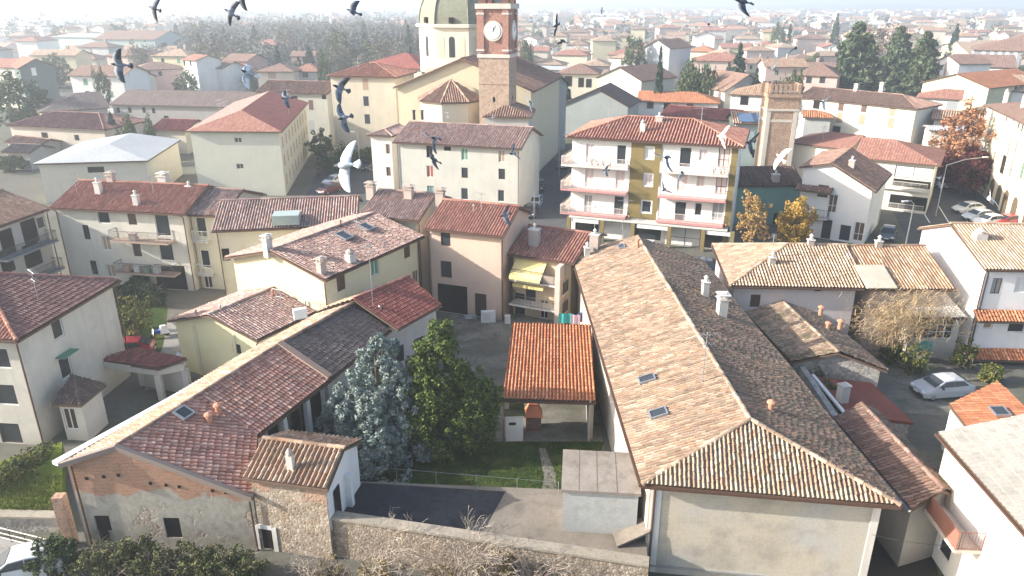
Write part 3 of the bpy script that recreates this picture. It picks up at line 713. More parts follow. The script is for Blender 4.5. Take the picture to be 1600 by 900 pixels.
# --- open garage canopy beside it
def canopy():
    P = [at(150,562,2.6), at(248,576,2.6), at(294,566,2.6), at(212,549,2.7)]
    r = thing('garage_canopy', 'low open garage with dark red tile roof and plaster arches', 'garage', ((P[0] + P[2]) / 2).to_tuple()[:2] + (0,))
    hh = House(); hh.root = r; hh.rz = 0; hh.ridgemat = None
    top = [p.copy() for p in P]; top[2].z = 2.95; top[3].z = 3.0
    hh.slopes = [[top[0], top[1], top[2], top[3]]]; finish_roof(hh, [tilemat('deepred', .3)], 2, .24, .38, [], amp=.05)
    mt = wallmat((.52,.48,.42), .45); c = sum(P, Vector()) / 4; q = [Vector((p.x, p.y, 0)) + (Vector((c.x, c.y, 0)) - Vector((p.x, p.y, 0))).normalized() * .35 for p in P]
    b = MB()
    for i in (0, 1): a, e = q[i], q[i + 1]; d = (e - a); m = (a + e) / 2; b.box((m.x, m.y, 2.25), (d.length, .22, .55), math.atan2(d.y, d.x))
    b.build('beam', mt, r)
    for p in q: b = MB(); b.box((p.x, p.y, 1.0), (.42, .42, 2.0), .1); b.build('pillar', mt, r)
    b = MB(); a, e = q[3], q[2]; d = e - a; m = (a + e) / 2; b.box((m.x, m.y, 1.2), (d.length - .5, .2, 2.4), math.atan2(d.y, d.x)); b.build('rear_wall', mt, r)
canopy()
# --- yellow cottage and the bigger pale yellow house behind it
J = house('yellow_cottage', 'low pale yellow cottage with mottled pink tile roof beside the barn', 'house', (400,532), (262,501), (512,478), 4.3, ridge='C', pitch=.28, over=.35, roof='pink', moss=.2, wall=wallmat((.68,.62,.33), .2), tw=.23, row=.40, jit=.6,
          wins=[('L',370,545,.8,.8,'glass'),('R',430,545,.9,.9,'glass')])
b = MB(); p, n = roof_hit(J, 470, 500); b.box(p + Vector((0, 0, .55)), (1.0, .4, .8), .5); b.build('air_conditioner', plain('white_metal', (.7,.7,.69), .4), J.root)
vent_pipe(J, 427, 462, .5, .09); vent_pipe(J, 478, 480, .5, .06, GALV); vent_pipe(J, 345, 487, .5, .06, GALV); vent_pipe(J, 307, 492, .4, .06, GALV)
f = J.L
for u in (1.9, 5.8): b = MB(); b.box(f.pt(u, 2.1, .03), (.3, .06, 4.2), f.rz); b.build('pilaster_strip', wallmat((.60,.55,.34), .2), J.root)
K = house('pale_yellow_house', 'big pale yellow house with pinkish old tile roof and two roof windows', 'house', (507,438), (350,403), (663,369), 7.4, ridge='C', pitch=.27, over=.5, roof='pink', moss=.22, wall=wallmat((.70,.61,.36), .2), tw=.24, row=.42, jit=.7, sag=.06,
          wins=[('R',533,440,1.0,1.5,'closed','brown'),('R',586,416,1.0,1.6,'closed','green'),('R',636,391,.9,1.4,'closed','brown'),('R',667,425,.8,1.4,'closed','tan')])
chimney(K, 419, 392, 1.3, .6, CHIMW, 0); chimney(K, 503, 428, 1.3, .6, CHIM, 0); chimney(K, 548, 410, 1.0, .7, CHIMW, 2)
skylight(K, 538, 371, 1.0, 1.2); skylight(K, 573, 357, .9, 1.1); vent_pipe(K, 533, 355, .6, .05, METAL)
# --- terracotta house at the back of the courtyard
Lh = house('terracotta_house', 'pinkish terracotta house with bright red tile roof at the back of the courtyard', 'house', (787,370), (662,357), None, 8.1, lc=8.6, ridge='A', pitch=.38, over=.4, roof='red', moss=.1, wall=wallmat((.68,.46,.33), .2), tw=.26, row=.42, jit=.3,
           wins=[('L',696,371,.95,1.5,'trim','green'),('L',697,421,1.1,1.6,'trim'),('L',751,480,1.15,2.3,'door','wood'),('L',707,470,3.0,2.8,'dark')])
vent_pipe(Lh, 740, 330, .6, .06, GALV); antenna(Lh, 752, 330, 1.8)
# --- row of houses across the left background
M0 = house('corner_balcony_house', 'shaded house with balcony loggias and ribbed dark tiles at the left edge', 'house', (-25,362), None, (80,325), 7.9, la=10, ridge='C', pitch=.34, over=.5, roof='brown', moss=.2, wall=wallmat((.50,.46,.42), .4), tw=.30, row=.42, jit=.3,
           wins=[('R',12,378,1.6,2.4,'dark'),('R',47,362,1.9,2.4,'dark'),('R',10,408,1.5,2.2,'dark'),('R',50,398,2.1,2.3,'dark'),('R',72,345,1.0,1.2,'glass')])
for z, a in ((4.9, .2), (2.0, .2)): balcony(M0.root, M0.R, M0.R.L - 6.9, M0.R.L - .4, z, 1.3, plain('grey_balcony_slab', (.24,.25,.26), .8), RAIL)
M1 = house('courtyard_row_house', 'cream row house with pinkish red tile roof and two cluttered balconies', 'house', (288,335), (76,325), None, 8.1, lc=9.5, ridge='A', pitch=.36, over=.45, roof='red', moss=.18, wall=wallmat((.64,.59,.48), .3), tw=.25, row=.42, jit=.4,
           wins=[('L',135,363,.7,1.5,'dark'),('L',147,418,.7,1.5,'dark'),('L',161,337,1.3,1.4,'glass'),('L',166,380,.9,1.5,'closed','tan'),('L',173,423,.9,1.4,'closed','tan'),('L',206,340,.9,1.4,'closed','brown'),('L',253,347,1.5,2.4,'balcony','brown'),('L',213,385,.9,2.1,'door','wood'),('L',259,390,1.5,2.3,'balcony'),('L',216,430,.8,2.0,'door','wood'),('L',268,440,3.4,2.6,'dark')])
def cl(root, f, x, y, u_off, mat, size, name):
    u, z = f.px(x, y); b = MB(); b.box(f.pt(u, z, .7), size, f.rz); b.build(name, mat, root)
for (x0, x1, y) in ((183,272,369), (191,282,418)):
    u0, z = M1.L.px(x0, y); u1, _ = M1.L.px(x1, y - 0); balcony(M1.root, M1.L, u0, u1, z - .1, 1.2, plain('rusty_slab', (.38,.27,.21), .9), RAIL)
chimney(M1, 155, 302, 1.5, .6, CHIMW, 1); chimney(M1, 214, 320, 1.3, .55, CHIMW, 1); chimney(M1, 174, 283, .8, .7, CHIM, 0); chimney(M1, 256, 284, .8, .9, CHIMW, 0)
M2 = house('narrow_row_house', 'narrow yellowish row house with mottled purple tile roof next to the cream row house', 'house', (346,338), (289,335), None, 7.8, lc=9, ridge='A', pitch=.34, over=.35, roof='pink', moss=.3, wall=wallmat((.64,.57,.40), .25), tw=.25, row=.42, jit=.5,
           wins=[('L',315,355,.95,1.9,'balcony','brown'),('L',321,405,.95,1.9,'balcony','brown'),('L',327,452,.9,1.6,'closed','wood'),('L',341,349,.6,.9,'glass')])
for (x, y) in ((317,372), (323,424)):
    u, z = M2.L.px(x, y); balcony(M2.root, M2.L, u - .8, u + .8, z - .15, .6, STONE, FRAME_W)
chimney(M2, 297, 302, 1.0, .6, plain('green_vent', (.10,.20,.13), .6), 1)
M3 = house('long_row_house', 'long row house with mottled purple tiles and a metal roof hatch', 'house', (560,352), (330,361), None, 7.6, lc=9.5, ridge='A', pitch=.34, over=.4, roof='pink', moss=.32, wall=wallmat((.64,.58,.44), .25), tw=.25, row=.42, jit=.5,
           wins=[('L',350,398,.7,1.2,'dark')])
b = MB(); p, n = roof_hit(M3, 450, 343); b.box(p + Vector((0, -.3, .25)), (2.4, 1.9, .9), M3.rz); b.build('roof_hatch', plain('grey_green_sheet', (.34,.40,.38), .5), M3.root)
M4 = house('end_row_house', 'end of the row with mottled purple tile roof stepping down beside the terracotta house', 'house', (655,345), (560,337), None, 8.3, lc=8.8, ridge='A', pitch=.34, over=.4, roof='pink', moss=.32, wall=wallmat((.66,.60,.45), .25), tw=.25, row=.42, jit=.5)
for (x, y) in ((580,298), (639,303), (688,308)): chimney(M4, x, y + 6, 1.2, .8, CHIM, 0)
# --- house with loggias and awnings
N = house('loggia_house', 'house with striped red tile roof, stacked loggias and yellow awnings', 'house', (897,412), (793,397), None, 5.9, lc=9.5, ridge='A', pitch=.30, over=.4, roof='red', moss=.08, wall=wallmat((.62,.47,.28), .2), tw=.28, row=.42, jit=.3,
          wins=[('L',812,493,1.0,2.1,'dark'),('L',829,460,1.0,1.8,'balcony'),('L',850,490,.8,1.8,'closed','wood')])
f = N.L
balcony(N.root, f, .2, 4.6, 3.9, 1.3, wallmat((.62,.57,.5), .3), RAIL, closed=wallmat((.55,.42,.34), .3)); balcony(N.root, f, .2, 4.6, 1.6, 1.5, wallmat((.62,.57,.5), .3), RAIL, h=.9)
balcony(N.root, f, 5.3, f.L - .2, 3.2, 1.3, wallmat((.62,.50,.42), .3), RAIL); balcony(N.root, f, 5.3, f.L - .2, 1.3, 1.3, wallmat((.62,.50,.42), .3), RAIL)
b = MB(); b.box(f.pt(4.9, 2.9, .8), (.45, 1.6, 5.8), f.rz); b.build('pillar', wallmat((.60,.46,.36), .2), N.root)
AWN = plain('yellow_awning_cloth', (.75,.62,.26), .8)
for (z, dz, dep) in ((5.5, 1.2, 1.5), (3.6, .3, .7)):
    b = MB(); b.slab([f.pt(.3, z - dz, dep + .2), f.pt(3.3, z - dz, dep + .2), f.pt(3.3, z, .1), f.pt(.3, z, .1)], .04)
    for k in range(10): b.slab([f.pt(.3 + .3 * k, z - dz - .2, dep + .21), f.pt(.3 + .3 * k + .28, z - dz - .2, dep + .21), f.pt(.3 + .3 * k + .28, z - dz, dep + .2), f.pt(.3 + .3 * k, z - dz, dep + .2)], .03)
    b.build('awning', AWN, N.root)
chimney(N, 835, 382, 2.0, .9, wallmat((.38,.34,.32), .3), 1, N.rz); antenna(N, 834, 372, 4.2); chimney(N, 929, 386, 1.6, .8, wallmat((.42,.33,.28), .3), 1); antenna(N, 928, 380, 3.5); antenna(N, 972, 372, 3.6)
# --- carport and shed in the courtyard
def carport():
    P = [at(785,624,3.0), at(931,628,3.0), at(923,508,3.9), at(803,510,3.9)]; P[3] = P[0] + (P[2] - P[1])
    r = thing('carport', 'open carport with ribbed orange tile roof in the courtyard', 'carport', ((P[0] + P[2]) / 2).to_tuple()[:2] + (0,))
    hh = House(); hh.root = r; hh.rz = 0; hh.ridgemat = None; hh.slopes = [P]
    finish_roof(hh, [tilemat('orange', .04)], 2, .235, .42, [], amp=.08, jit=.1)
    for p, zz in ((P[0], 2.8), (P[1], 2.8), (P[2], 3.7), (P[3], 3.7)):
        c = (P[0] + P[2]) / 2; q = p + (c - p).normalized() * .5; b = MB(); b.box((q.x, q.y, zz / 2), (.3, .3, zz), .05); b.build('post', wallmat((.55,.47,.38), .4), r)
    b = MB(); b.box((P[0] + P[1]) / 2 + Vector((0, .3, -.25)), ((P[1] - P[0]).length - .6, .18, .24), math.atan2(P[1].y - P[0].y, P[1].x - P[0].x)); b.build('beam', WOOD, r)
    d = P[2] - P[1]; b = MB(); b.box((P[1] + P[2]) / 2 + Vector((-.35, 0, -1.9)), (.12, d.length, 3.0), math.atan2(d.y, d.x) - R(90)); b.build('side_wall', wallmat((.45,.40,.34), .4), r)
    b = MB(); d = (P[2] - P[3]); b.box((P[2] + P[3]) / 2 + Vector((0, -.3, -2.1)), (d.length - .6, .15, 3.4), math.atan2(d.y, d.x)); b.build('rear_wall', wallmat((.42,.38,.33), .5), r)
    gutter(hh, (P[0], P[1]), COPPER)
    return r
carport()
def bread_oven():
    p = at(803,687,0); r = thing('white_shed', 'little white shed with mossy flat top beside the carport', 'shed', p)
    b = MB(); b.box((p.x, p.y + .5, 1.0), (1.15, 1.4, 2.0), .05); b.build('wall', wallmat((.72,.70,.66), .3), r)
    b = MB(); b.box((p.x, p.y + .5, 2.06), (1.4, 1.7, .14), .05); b.build('roof', ground_mat('mossy_slab', [(.09,.11,.04),(.14,.13,.06),(.20,.17,.10)]), r)
    b = MB(); b.box((p.x - .1, p.y - .22, 1.35), (.45, .05, .18), .05); b.build('vent', SH['dark'], r)
    q = at(833,668,0); r = thing('barbecue_oven', 'orange hooded brick oven under the carport edge beside the white shed', 'oven', q)
    b = MB(); b.box((q.x, q.y, .55), (1.0, .9, 1.1), .05); b.build('base', rubble('dark_brick', [(.16,.09,.07),(.12,.07,.06)], (.1,.08,.07), 5), r)
    b = MB(); c = Vector((q.x, q.y, 1.1)); b.add([c + Vector((x * s, y * s * .9, z)) for s, z in ((.62, 0), (.3, .75)) for x, y in ((-1, -1), (1, -1), (1, 1), (-1, 1))], [[0, 1, 5, 4], [1, 2, 6, 5], [2, 3, 7, 6], [3, 0, 4, 7], [4, 5, 6, 7], [3, 2, 1, 0]]); b.build('hood', plain('orange_hood', (.55,.20,.10), .7), r)
bread_oven()
TZ = 1.8
def shed():
    f0 = Face(at(879,765,TZ + 2.55), at(1003,772,TZ + 2.55), TZ, TZ + 2.5)
    A, B_ = at(877,765,TZ + 2.6), at(1002,772,TZ + 2.6); d = (B_ - A).normalized(); o = Vector((-d.y, d.x, 0)); C = B_ + o * 3.2 + Vector((0, 0, .25)); D = A + o * 3.2 + Vector((0, 0, .25))
    r = thing('flat_roof_shed', 'grey rendered shed with cracked concrete slab roof at the end of the terrace', 'shed', ((A + C) / 2).to_tuple()[:2] + (TZ,))
    b = MB(); b.slab([A, B_, C, D], .16); b.build('roof', ground_mat('cracked_slab', [(.25,.215,.18),(.31,.27,.235),(.17,.145,.12)], (.4, 1.3, 9)), r)
    b = MB(); i = .15
    for p, q in ((A, B_), (B_, C), (C, D), (D, A)):
        p2, q2 = [Vector((w.x, w.y, 0)) + (Vector(((A.x + C.x) / 2, (A.y + C.y) / 2, 0)) - Vector((w.x, w.y, 0))).normalized() * i for w in (p, q)]; Face(p2, q2, 0 if p is not A else TZ, TZ + 2.45).panel(b)
    b.build('wall', ground_mat('shed_render', [(.47,.47,.44),(.41,.415,.40),(.33,.32,.29)], (.45, 1.1, 8), .95, .2), r)
    g = MB()
    for k in (.22, .45, .7): q = A + (C - B_) * 0 + (B_ - A) * k + Vector((0, 0, .006)); g.slab([q, q + d * .03, q + d * .03 + (D - A), q + (D - A)], .004)
    g.build('slab_joint', plain('dark_joint', (.12,.10,.09), .95), r)
shed()
# --- terrace with its retaining wall
def terrace():
    fl = [at(520,808,TZ), at(1012,882,TZ), at(1006,770,TZ), at(560,752,TZ)]
    b = MB(); b.prism([tuple(p) for p in [fl[0], fl[1], fl[2], fl[3]]], .02, TZ); o = b.build('terrace', ground_mat('terrace_concrete', [(.20,.172,.14),(.245,.21,.175),(.135,.118,.10)], (.25, .8, 7)), None, (fl[0] + fl[2]) / 2 * 1.0); tag(o, kind='structure')
    P = [at(x, y, TZ + .006) for x, y in ((566,754),(790,768),(748,843),(524,808))]; b = MB(); b.poly(P[::-1]); tag(b.build('terrace_shade_sheet', ground_mat('terrace_shade_dark', [(.035,.037,.042),(.055,.056,.06),(.026,.027,.03)], (.4, 1.4, 8)), None, P[0]), kind='structure')  # dark sheet laid where the shadow falls, deepening the terrace shade in colour
    A, B_ = at(518,806,2.5), at(1014,880,2.5); d = (B_ - A).normalized(); o_ = Vector((-d.y, d.x, 0))
    r = thing('retaining_wall', 'rubble stone retaining wall with concrete coping in front of the terrace', 'wall', ((A + B_) / 2).to_tuple()[:2] + (0,))
    f = Face(A - o_ * .1, B_ - o_ * .1, 0, 2.5); b = MB()
    b.prism([(A - o_ * .12).to_tuple(), (B_ - o_ * .12).to_tuple(), (B_ + o_ * .3).to_tuple(), (A + o_ * .3).to_tuple()], -.2, 2.42)
    b.build('wall', rubble('retaining_rubble', [(.34,.28,.22),(.25,.20,.15),(.42,.36,.29),(.30,.23,.17),(.37,.31,.25)], (.22,.17,.12), 5.2, ((.34,.27,.20), .62)), r)
    b = MB(); b.prism([(A - o_ * .22).to_tuple(), (B_ - o_ * .22).to_tuple(), (B_ + o_ * .42).to_tuple(), (A + o_ * .42).to_tuple()], 2.42, 2.54); b.build('coping', ground_mat('coping_concrete', [(.30,.26,.205),(.35,.31,.25),(.22,.185,.14)], (.5, 2, 8)), r)
    # slanting concrete slab leaning at the right end
    p = at(985,842,TZ); b = MB(); b.box(p + Vector((0, 0, .45)), (1.8, 1.2, .1), 0, 0, (Vector((.9, .1, .42)).normalized(), Vector((-.1, .99, 0)).normalized(), Vector((.9, .1, .42)).normalized().cross(Vector((-.1, .99, 0)).normalized()))); b.build('stair_slab', ground_mat('terrace_concrete', []), r)
    # steel posts and wire along the terrace's rear edge
    r = thing('wire_fence', 'thin post and wire fence between the terrace and the lawn', 'fence', fl[3])
    for k in range(6):
        q = fl[3] + (at(872,779,TZ) - fl[3]) * (k / 5); b = MB(); b.tube([q, q + Vector((0, 0, 1.1))], .014, 5); b.build('post', GALV, r)
    q1 = at(872,779,TZ); b = MB()
    for z in (1.05,): b.tube([fl[3] + Vector((0, 0, z)), q1 + Vector((0, 0, z))], .006, 4)
    b.build('wire', GALV, r)
terrace()
# ================================================================== buildings to the right of the long roof
Rr = house('pink_walled_house', 'pinkish house with ribbed tan tile hip roof behind the wisteria', 'house', (1140,447), (1113,382), (1350,451), 5.7, ridge='C', pitch=.34, hip=(1,0), over=.45, roof='tan', moss=.15, wall=wallmat((.62,.53,.48), .25), tw=.26, row=.42, jit=.5, amp=.085, pipes=False,
           wins=[('R',1278,452,.5,.35,'dark'),('R',1180,470,.8,1.1,'closed','brown')])
R2 = house('ribbed_tile_annex', 'lower wing with orange speckled tile roof right of the pinkish house', 'house', (1357,452), None, (1494,452), 5.6, la=11, ridge='C', pitch=.34, over=.4, roof='old', moss=.35, wall=wallmat((.56,.42,.34), .3), tw=.26, row=.42, jit=.9, amp=.085, pipes=False)
for x, y in ((1206,412), (1266,384), (1372,386)): chimney(Rr if x < 1340 else R2, x, y, .7, .5, CHIM, 1)
b = MB(); p, n = roof_hit(R2, 1366, 436); b.box(p + n * .25, (2.4, 3.0, .12), 0, 0, (Vector((1,0,0)), n.cross(Vector((1,0,0))), n)); b.build('sheet_roof_patch', ground_mat('pale_sheet', [(.5,.45,.36),(.42,.38,.3),(.55,.5,.42)]), R2.root)
# glazed workshop and corrugated sheet roof beside the white house
def workshop():
    B_ = at(1526,494,3.9); A = at(1420,470,3.9); r = thing('glazed_workshop', 'workshop with grid window and corrugated sheet roof beside the white house', 'workshop', ((A + B_) / 2).to_tuple()[:2] + (0,))
    hh = House(); hh.root = r; hh.rz = 0; hh.ridgemat = None
    A = at(1428,497,3.7); B_ = at(1512,497,3.7); d = (B_ - A).normalized(); o = Vector((-d.y, d.x, 0)); hh.slopes = [[A, B_, B_ + o * 4.2 + Vector((0, 0, .9)), A + o * 4.2 + Vector((0, 0, .9))]]
    finish_roof(hh, [ground_mat('pale_corrugated', [(.55,.53,.50),(.62,.6,.57),(.45,.42,.39)])], 2, .25, 3.0, [], amp=.05, jit=0)
    f = Face(A + o * .4 + d * .2, B_ + o * .4 - d * .2, 0, 3.7); b = MB()
    f.holes.append((.3, f.L - .5, 1.7, 3.5)); f.panel(b); Face(f.pt(f.L, 0), f.pt(f.L, 0) + o * 4, 0, 3.7).panel(b); Face(f.pt(0, 0) + o * 4, f.pt(0, 0), 0, 3.7).panel(b); b.build('wall', wallmat((.6,.54,.44), .4), r)
    b = MB(); w = f.L - .8
    for k in range(6): b.box(f.pt(.3 + w * k / 5, 2.6, -.08), (.06, .06, 1.8), f.rz)
    for z in (1.75, 2.3, 2.9, 3.45): b.box(f.pt(.3 + w / 2, z, -.08), (w, .05, .05), f.rz)
    o2 = b.build('window', FRAME_W, r); b = MB(); b.box(f.pt(.3 + w / 2, 2.6, -.12), (w, .01, 1.8), f.rz); b.build('pane', GLASS, o2)
    b = MB(); b.box(f.pt(1.2, .9, .1), (1.4, .1, 1.2), f.rz); b.build('door', plain('turquoise_cloth', (.10,.36,.30), .8), r)
workshop()
Xh = house('white_house', 'white three storey house with tan roof and two tiled eyebrow canopies', 'house', (1540,421), (1434,356), (1680,423), 7.9, ridge='C', pitch=.30, over=.3, roof='tan', moss=.08, wall=wallmat((.78,.76,.73), .12), tw=.26, row=.42, jit=.2, amp=.07, off=.55,
           wins=[('R',1557,447,.75,1.3,'closed','grey'),('R',1598,445,1.1,1.3,'closed','white'),('R',1546,500,.7,1.5,'closed','tan'),('R',1590,505,1.3,1.6,'glass'),('R',1520,558,.9,.9,'glass'),('R',1543,559,.9,.9,'glass'),('R',1565,560,.9,.9,'glass'),('R',1590,562,.9,.9,'glass')])
chimney(Xh, 1530, 373, .7, .9, CHIMW, 2)
for y in (492, 552):
    f = Xh.R; u, z = f.px(1560, y); b = MB(); pts = [f.pt(-.3, z - .15, 1.0), f.pt(f.L, z - .15, 1.0), f.pt(f.L, z + .45, .02), f.pt(-.3, z + .45, .02)]; tile_slope(b, pts, .26, .42, 2, .07); b.slab([Vector(p) - Vector((0, 0, .05)) for p in pts], .12, 1); b.build('canopy', [tilemat('orange', .1), WOOD], Xh.root)
b = MB(); f = Xh.R; b.tube([f.pt(.12, 7.6, .1), f.pt(.12, 0, .1)], .06, 6); b.build('downpipe', METAL, Xh.root)
# low old buildings along the lane
Sx = house('low_stone_barn', 'low stone outhouse with half lit mossy ridge roof beyond the lane', 'outhouse', (1237,566), (1143,466), (1387,580), 3.2, ridge='A', pitch=.36, over=.3, wall=rubble('grey_rubble', [(.34,.33,.31),(.26,.25,.23),(.42,.40,.37),(.30,.27,.24)], (.36,.33,.29), 4.5, ((.42,.39,.34), .6)), tw=.22, row=.38, jit=1., sag=.1, amp=.075, gut=False, off=.47,
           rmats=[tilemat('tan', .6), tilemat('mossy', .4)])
for x, y in ((1282,490), (1312,512), (1293,515)): vent_pipe(Sx, x, y, .6, .16, TERRA)
def ruin():
    P = [at(1322,648,2.6), at(1420,640,2.2), at(1362,598,2.2), at(1272,588,2.6)]
    r = thing('red_flat_roof', 'low building with worn dark red felt roof and a plastered chimney between stone walls', 'outbuilding', ((P[0] + P[2]) / 2).to_tuple()[:2] + (0,))
    P[1] = at(1428,660,2.2); b = MB(); b.slab([P[0], P[1], P[2], P[3]], .2); b.build('roof', ground_mat('red_felt', [(.19,.065,.05),(.22,.085,.065),(.13,.06,.045)], (.5, 2, 9)), r)
    b = MB()
    for p, q in zip(P, P[1:] + P[:1]): c = sum(P, Vector()) / 4; Face(p + (c - p) * .06, q + (c - q) * .06, 0, 2.1).panel(b)
    b.build('wall', MATS['grey_rubble'], r)
    b = MB(); d = (P[0] - P[3]); m = (P[0] + P[3]) / 2; b.box(m + Vector((-.1, 0, .10)), (d.length, .2, .14), 0, 0, (d.normalized(), d.normalized().cross(Vector((0, 0, 1))).normalized(), Vector((0, 0, 1)))); b.build('coping', plain('white_flashing', (.72,.71,.70), .6), r)
    p = at(1315,628,2.5); b = MB(); b.box(p + Vector((0, 0, .55)), (.6, .55, 1.3), .3); o = b.build('chimney', wallmat((.5,.47,.43), .5), r); b = MB(); b.box(p + Vector((0, 0, 1.24)), (.72, .67, .09), .3); b.build('cap', CONC, o)
    A, B_ = at(1247,562,2.9), at(1306,650,2.9); d = (B_ - A).normalized(); r2 = thing('garden_wall', 'crumbling stone wall with plants beside the red felt roof', 'wall', A.to_tuple()[:2] + (0,))
    b = MB(); b.box((A + B_) / 2 - Vector((0, 0, 1.4)), ((B_ - A).length, .4, 2.8), math.atan2(d.y, d.x)); b.build('wall', MATS['grey_rubble'], r2)
ruin()
Ux = house('lane_outhouse', 'outhouse with half shaded ribbed tile roof below the red felt roof', 'outhouse', (1424,796), (1303,655), (1500,775), 3.9, ridge='A', pitch=.36, over=.3, wall=wallmat((.36,.32,.27), .6), tw=.22, row=.38, jit=.9, sag=.06, amp=.075, gut=False, off=.6,
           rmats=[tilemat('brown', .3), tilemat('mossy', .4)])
gutter(Ux, (Ux.Q[0], Ux.Q[1]), GALV)
# white house with the brown balcony, bottom right
Vx = house('white_balcony_house', 'white house with grey ribbed roof and brown iron balcony at the lower right', 'house', (1650,885), (1465,676), None, 6.6, lc=9, ridge='A', pitch=.3, over=.35, roof='tan', moss=.1, wall=wallmat((.78,.75,.68), .15), tw=.3, row=.5, amp=.05, jit=.1, gut=True, pipes=False,
           rmats=[ground_mat('grey_corrugated_roof', [(.33,.31,.275),(.38,.36,.32),(.27,.255,.23)], (.3, 1.5, 8)), tilemat('tan', .1)], wins=[('L',1478,850,1.1,1.6,'trim','brown',FRAME_W)])
f = Vx.L
balcony(Vx.root, f, .35, 4.6, 3.35, 1.25, wallmat((.55,.46,.38), .3), plain('brown_iron', (.20,.08,.055), .6), h=1.0, closed=None)
b = MB(); b.box(f.pt(2.5, 3.85, 1.2), (4.2, .04, .9), f.rz); b.build('balcony_panel', plain('brown_reed_screen', (.27,.12,.085), .8), Vx.root)
b = MB(); b.box(f.pt(.8, 4.75, .02), (1.5, .05, 2.6), f.rz); b.build('door_surround', wallmat((.60,.52,.36), .2), Vx.root)
def orange_shed():
    P = [at(1483,632,3.2), at(1528,690,3.2), at(1625,672,3.2), at(1556,606,3.2)]
    r = thing('orange_roof_shed', 'shed with smooth bright orange roof and roof window in the right yard', 'shed', ((P[0] + P[2]) / 2).to_tuple()[:2] + (0,)); hh = House(); hh.root = r; hh.rz = 0; hh.ridgemat = None
    P[3].z += .5; P[2].z += .5; hh.slopes = [P]; hh.slopes[0] = [P[0], P[1], P[2], P[3]]
    finish_roof(hh, [tilemat('orange', .02)], 2, .3, .5, [], amp=.02, jit=.05)
    b = MB(); c = sum(P, Vector()) / 4
    for p, q in zip(P, P[1:] + P[:1]): Face(p + (c - p) * .06, q + (c - q) * .06, 0, 3.1).panel(b)
    b.build('wall', wallmat((.72,.70,.66), .2), r); skylight(hh, 1562, 647, 1.0, .8)
orange_shed()
# ================================================================== apartment block and the street behind
APT = house('apartment_block', 'four storey apartment block with olive stair bay, pinkish balconies and shops below', 'apartment block', (1163,230), (885,214), None, 12.2, lc=12.5, ridge='A', pitch=.30, hip=(1,1), over=.6, roof='red', moss=.04, wall=wallmat((.78,.75,.70), .12), tw=.36, row=.5, jit=.2, amp=.12, far=False, pipes=False,
    wins=[('L',922,240,1.0,2.3,'closed','pink',FRAME_W),('L',971,242,1.1,2.3,'balcony','brown',FRAME_W),('L',921,278,1.1,2.3,'closed','pink',FRAME_W),('L',969,281,1.1,2.3,'closed','pink',FRAME_W),('L',919,319,1.0,2.3,'closed','grey'),('L',967,321,1.2,2.3,'glass','teal',FRAME_W),
          ('L',1015,239,.9,1.3,'closedtrim','white',FRAME_W),('L',1013,281,.9,1.4,'closedtrim','pink',FRAME_W),('L',1010,323,1.1,1.4,'trim','teal',FRAME_W),
          ('L',1071,246,1.3,2.3,'balcony','brown',FRAME_W),('L',1099,242,.9,1.3,'closed','pink'),('L',1131,246,1.2,2.3,'closed','pink'),('L',1066,285,1.2,2.3,'closed','pink'),('L',1095,283,.9,1.4,'closed','pink'),('L',1127,288,1.2,2.3,'closed','pink'),
          ('L',1063,330,1.3,2.3,'balcony','brown',FRAME_W),('L',1091,327,.8,1.5,'glass','brown',FRAME_W),('L',1122,330,1.3,2.3,'closed','grey'),
          ('L',917,358,3.0,1.6,'dark'),('L',1010,363,3.6,1.9,'glass'),('L',1069,382,3.6,2.6,'closed','white'),('L',1120,378,3.0,2.6,'dark')])
f = APT.L; OL = wallmat(W['olive'], .35)
def uspan(x0, x1, y): return f.px(x0, y)[0], f.px(x1, y)[0]
a, c = uspan(986, 1034, 240); d0, _ = uspan(1142, 1160, 250)
b = MB(); fh = Face(f.pt(a, 0, .05), f.pt(c, 0, .05), 0, 11.9)
for (u, z, w, hh) in [(f.px(x, y)[0] - a, f.px(x, y)[1], w, hh) for x, y, w, hh in ((1015,239,1.2,1.6),(1013,281,1.2,1.7),(1010,323,1.4,1.7))]: fh.holes.append((u - w / 2, u + w / 2, z - hh / 2, z + hh / 2))
us = sorted({0., fh.L, *[q for h_ in fh.holes for q in h_[:2]]}); zs = sorted({2.9, 11.9, *[q for h_ in fh.holes for q in h_[2:]]})
for p_, q_ in zip(us, us[1:]):
    for r_, s_ in zip(zs, zs[1:]):
        if not any(h_[0] < (p_ + q_) / 2 < h_[1] and h_[2] < (r_ + s_) / 2 < h_[3] for h_ in fh.holes): b.box(fh.pt((p_ + q_) / 2, (r_ + s_) / 2, 0), (q_ - p_, .08, s_ - r_), f.rz)
b.build('stair_bay', OL, APT.root)
b = MB(); b.box(f.pt((d0 + f.L) / 2, 6.2, .04), (f.L - d0, .08, 11.5), f.rz); b.build('olive_edge', OL, APT.root)
RS = wallmat((.66,.52,.48), .25); RP = plain('pink_parapet_sheet', (.66,.52,.48), .8)
for z, red in ((9.0, 0), (6.05, 0), (3.1, 1)):
    for u0, u1, side in ((-1.0, a - .05, 0), (c + .05, d0 - .05, 1)):
        o = balcony(APT.root, f, u0, u1, z + .05, 1.25, wallmat((.55,.22,.20) if red or (z == 6.05) else (.60,.54,.50), .3), plain('pale_railing', (.62,.55,.52), .6), h=1.0, th=.22)
    balcony(APT.root, APT.far2, APT.far2.L - 4.2, APT.far2.L + 1.2, z + .05, 1.0, RS, RAIL, closed=RP)
b = MB(); b.box(f.pt(f.L / 2, 2.75, .75), (f.L - .4, 1.5, .16), f.rz); b.build('shop_canopy', wallmat((.60,.58,.52), .3), APT.root)
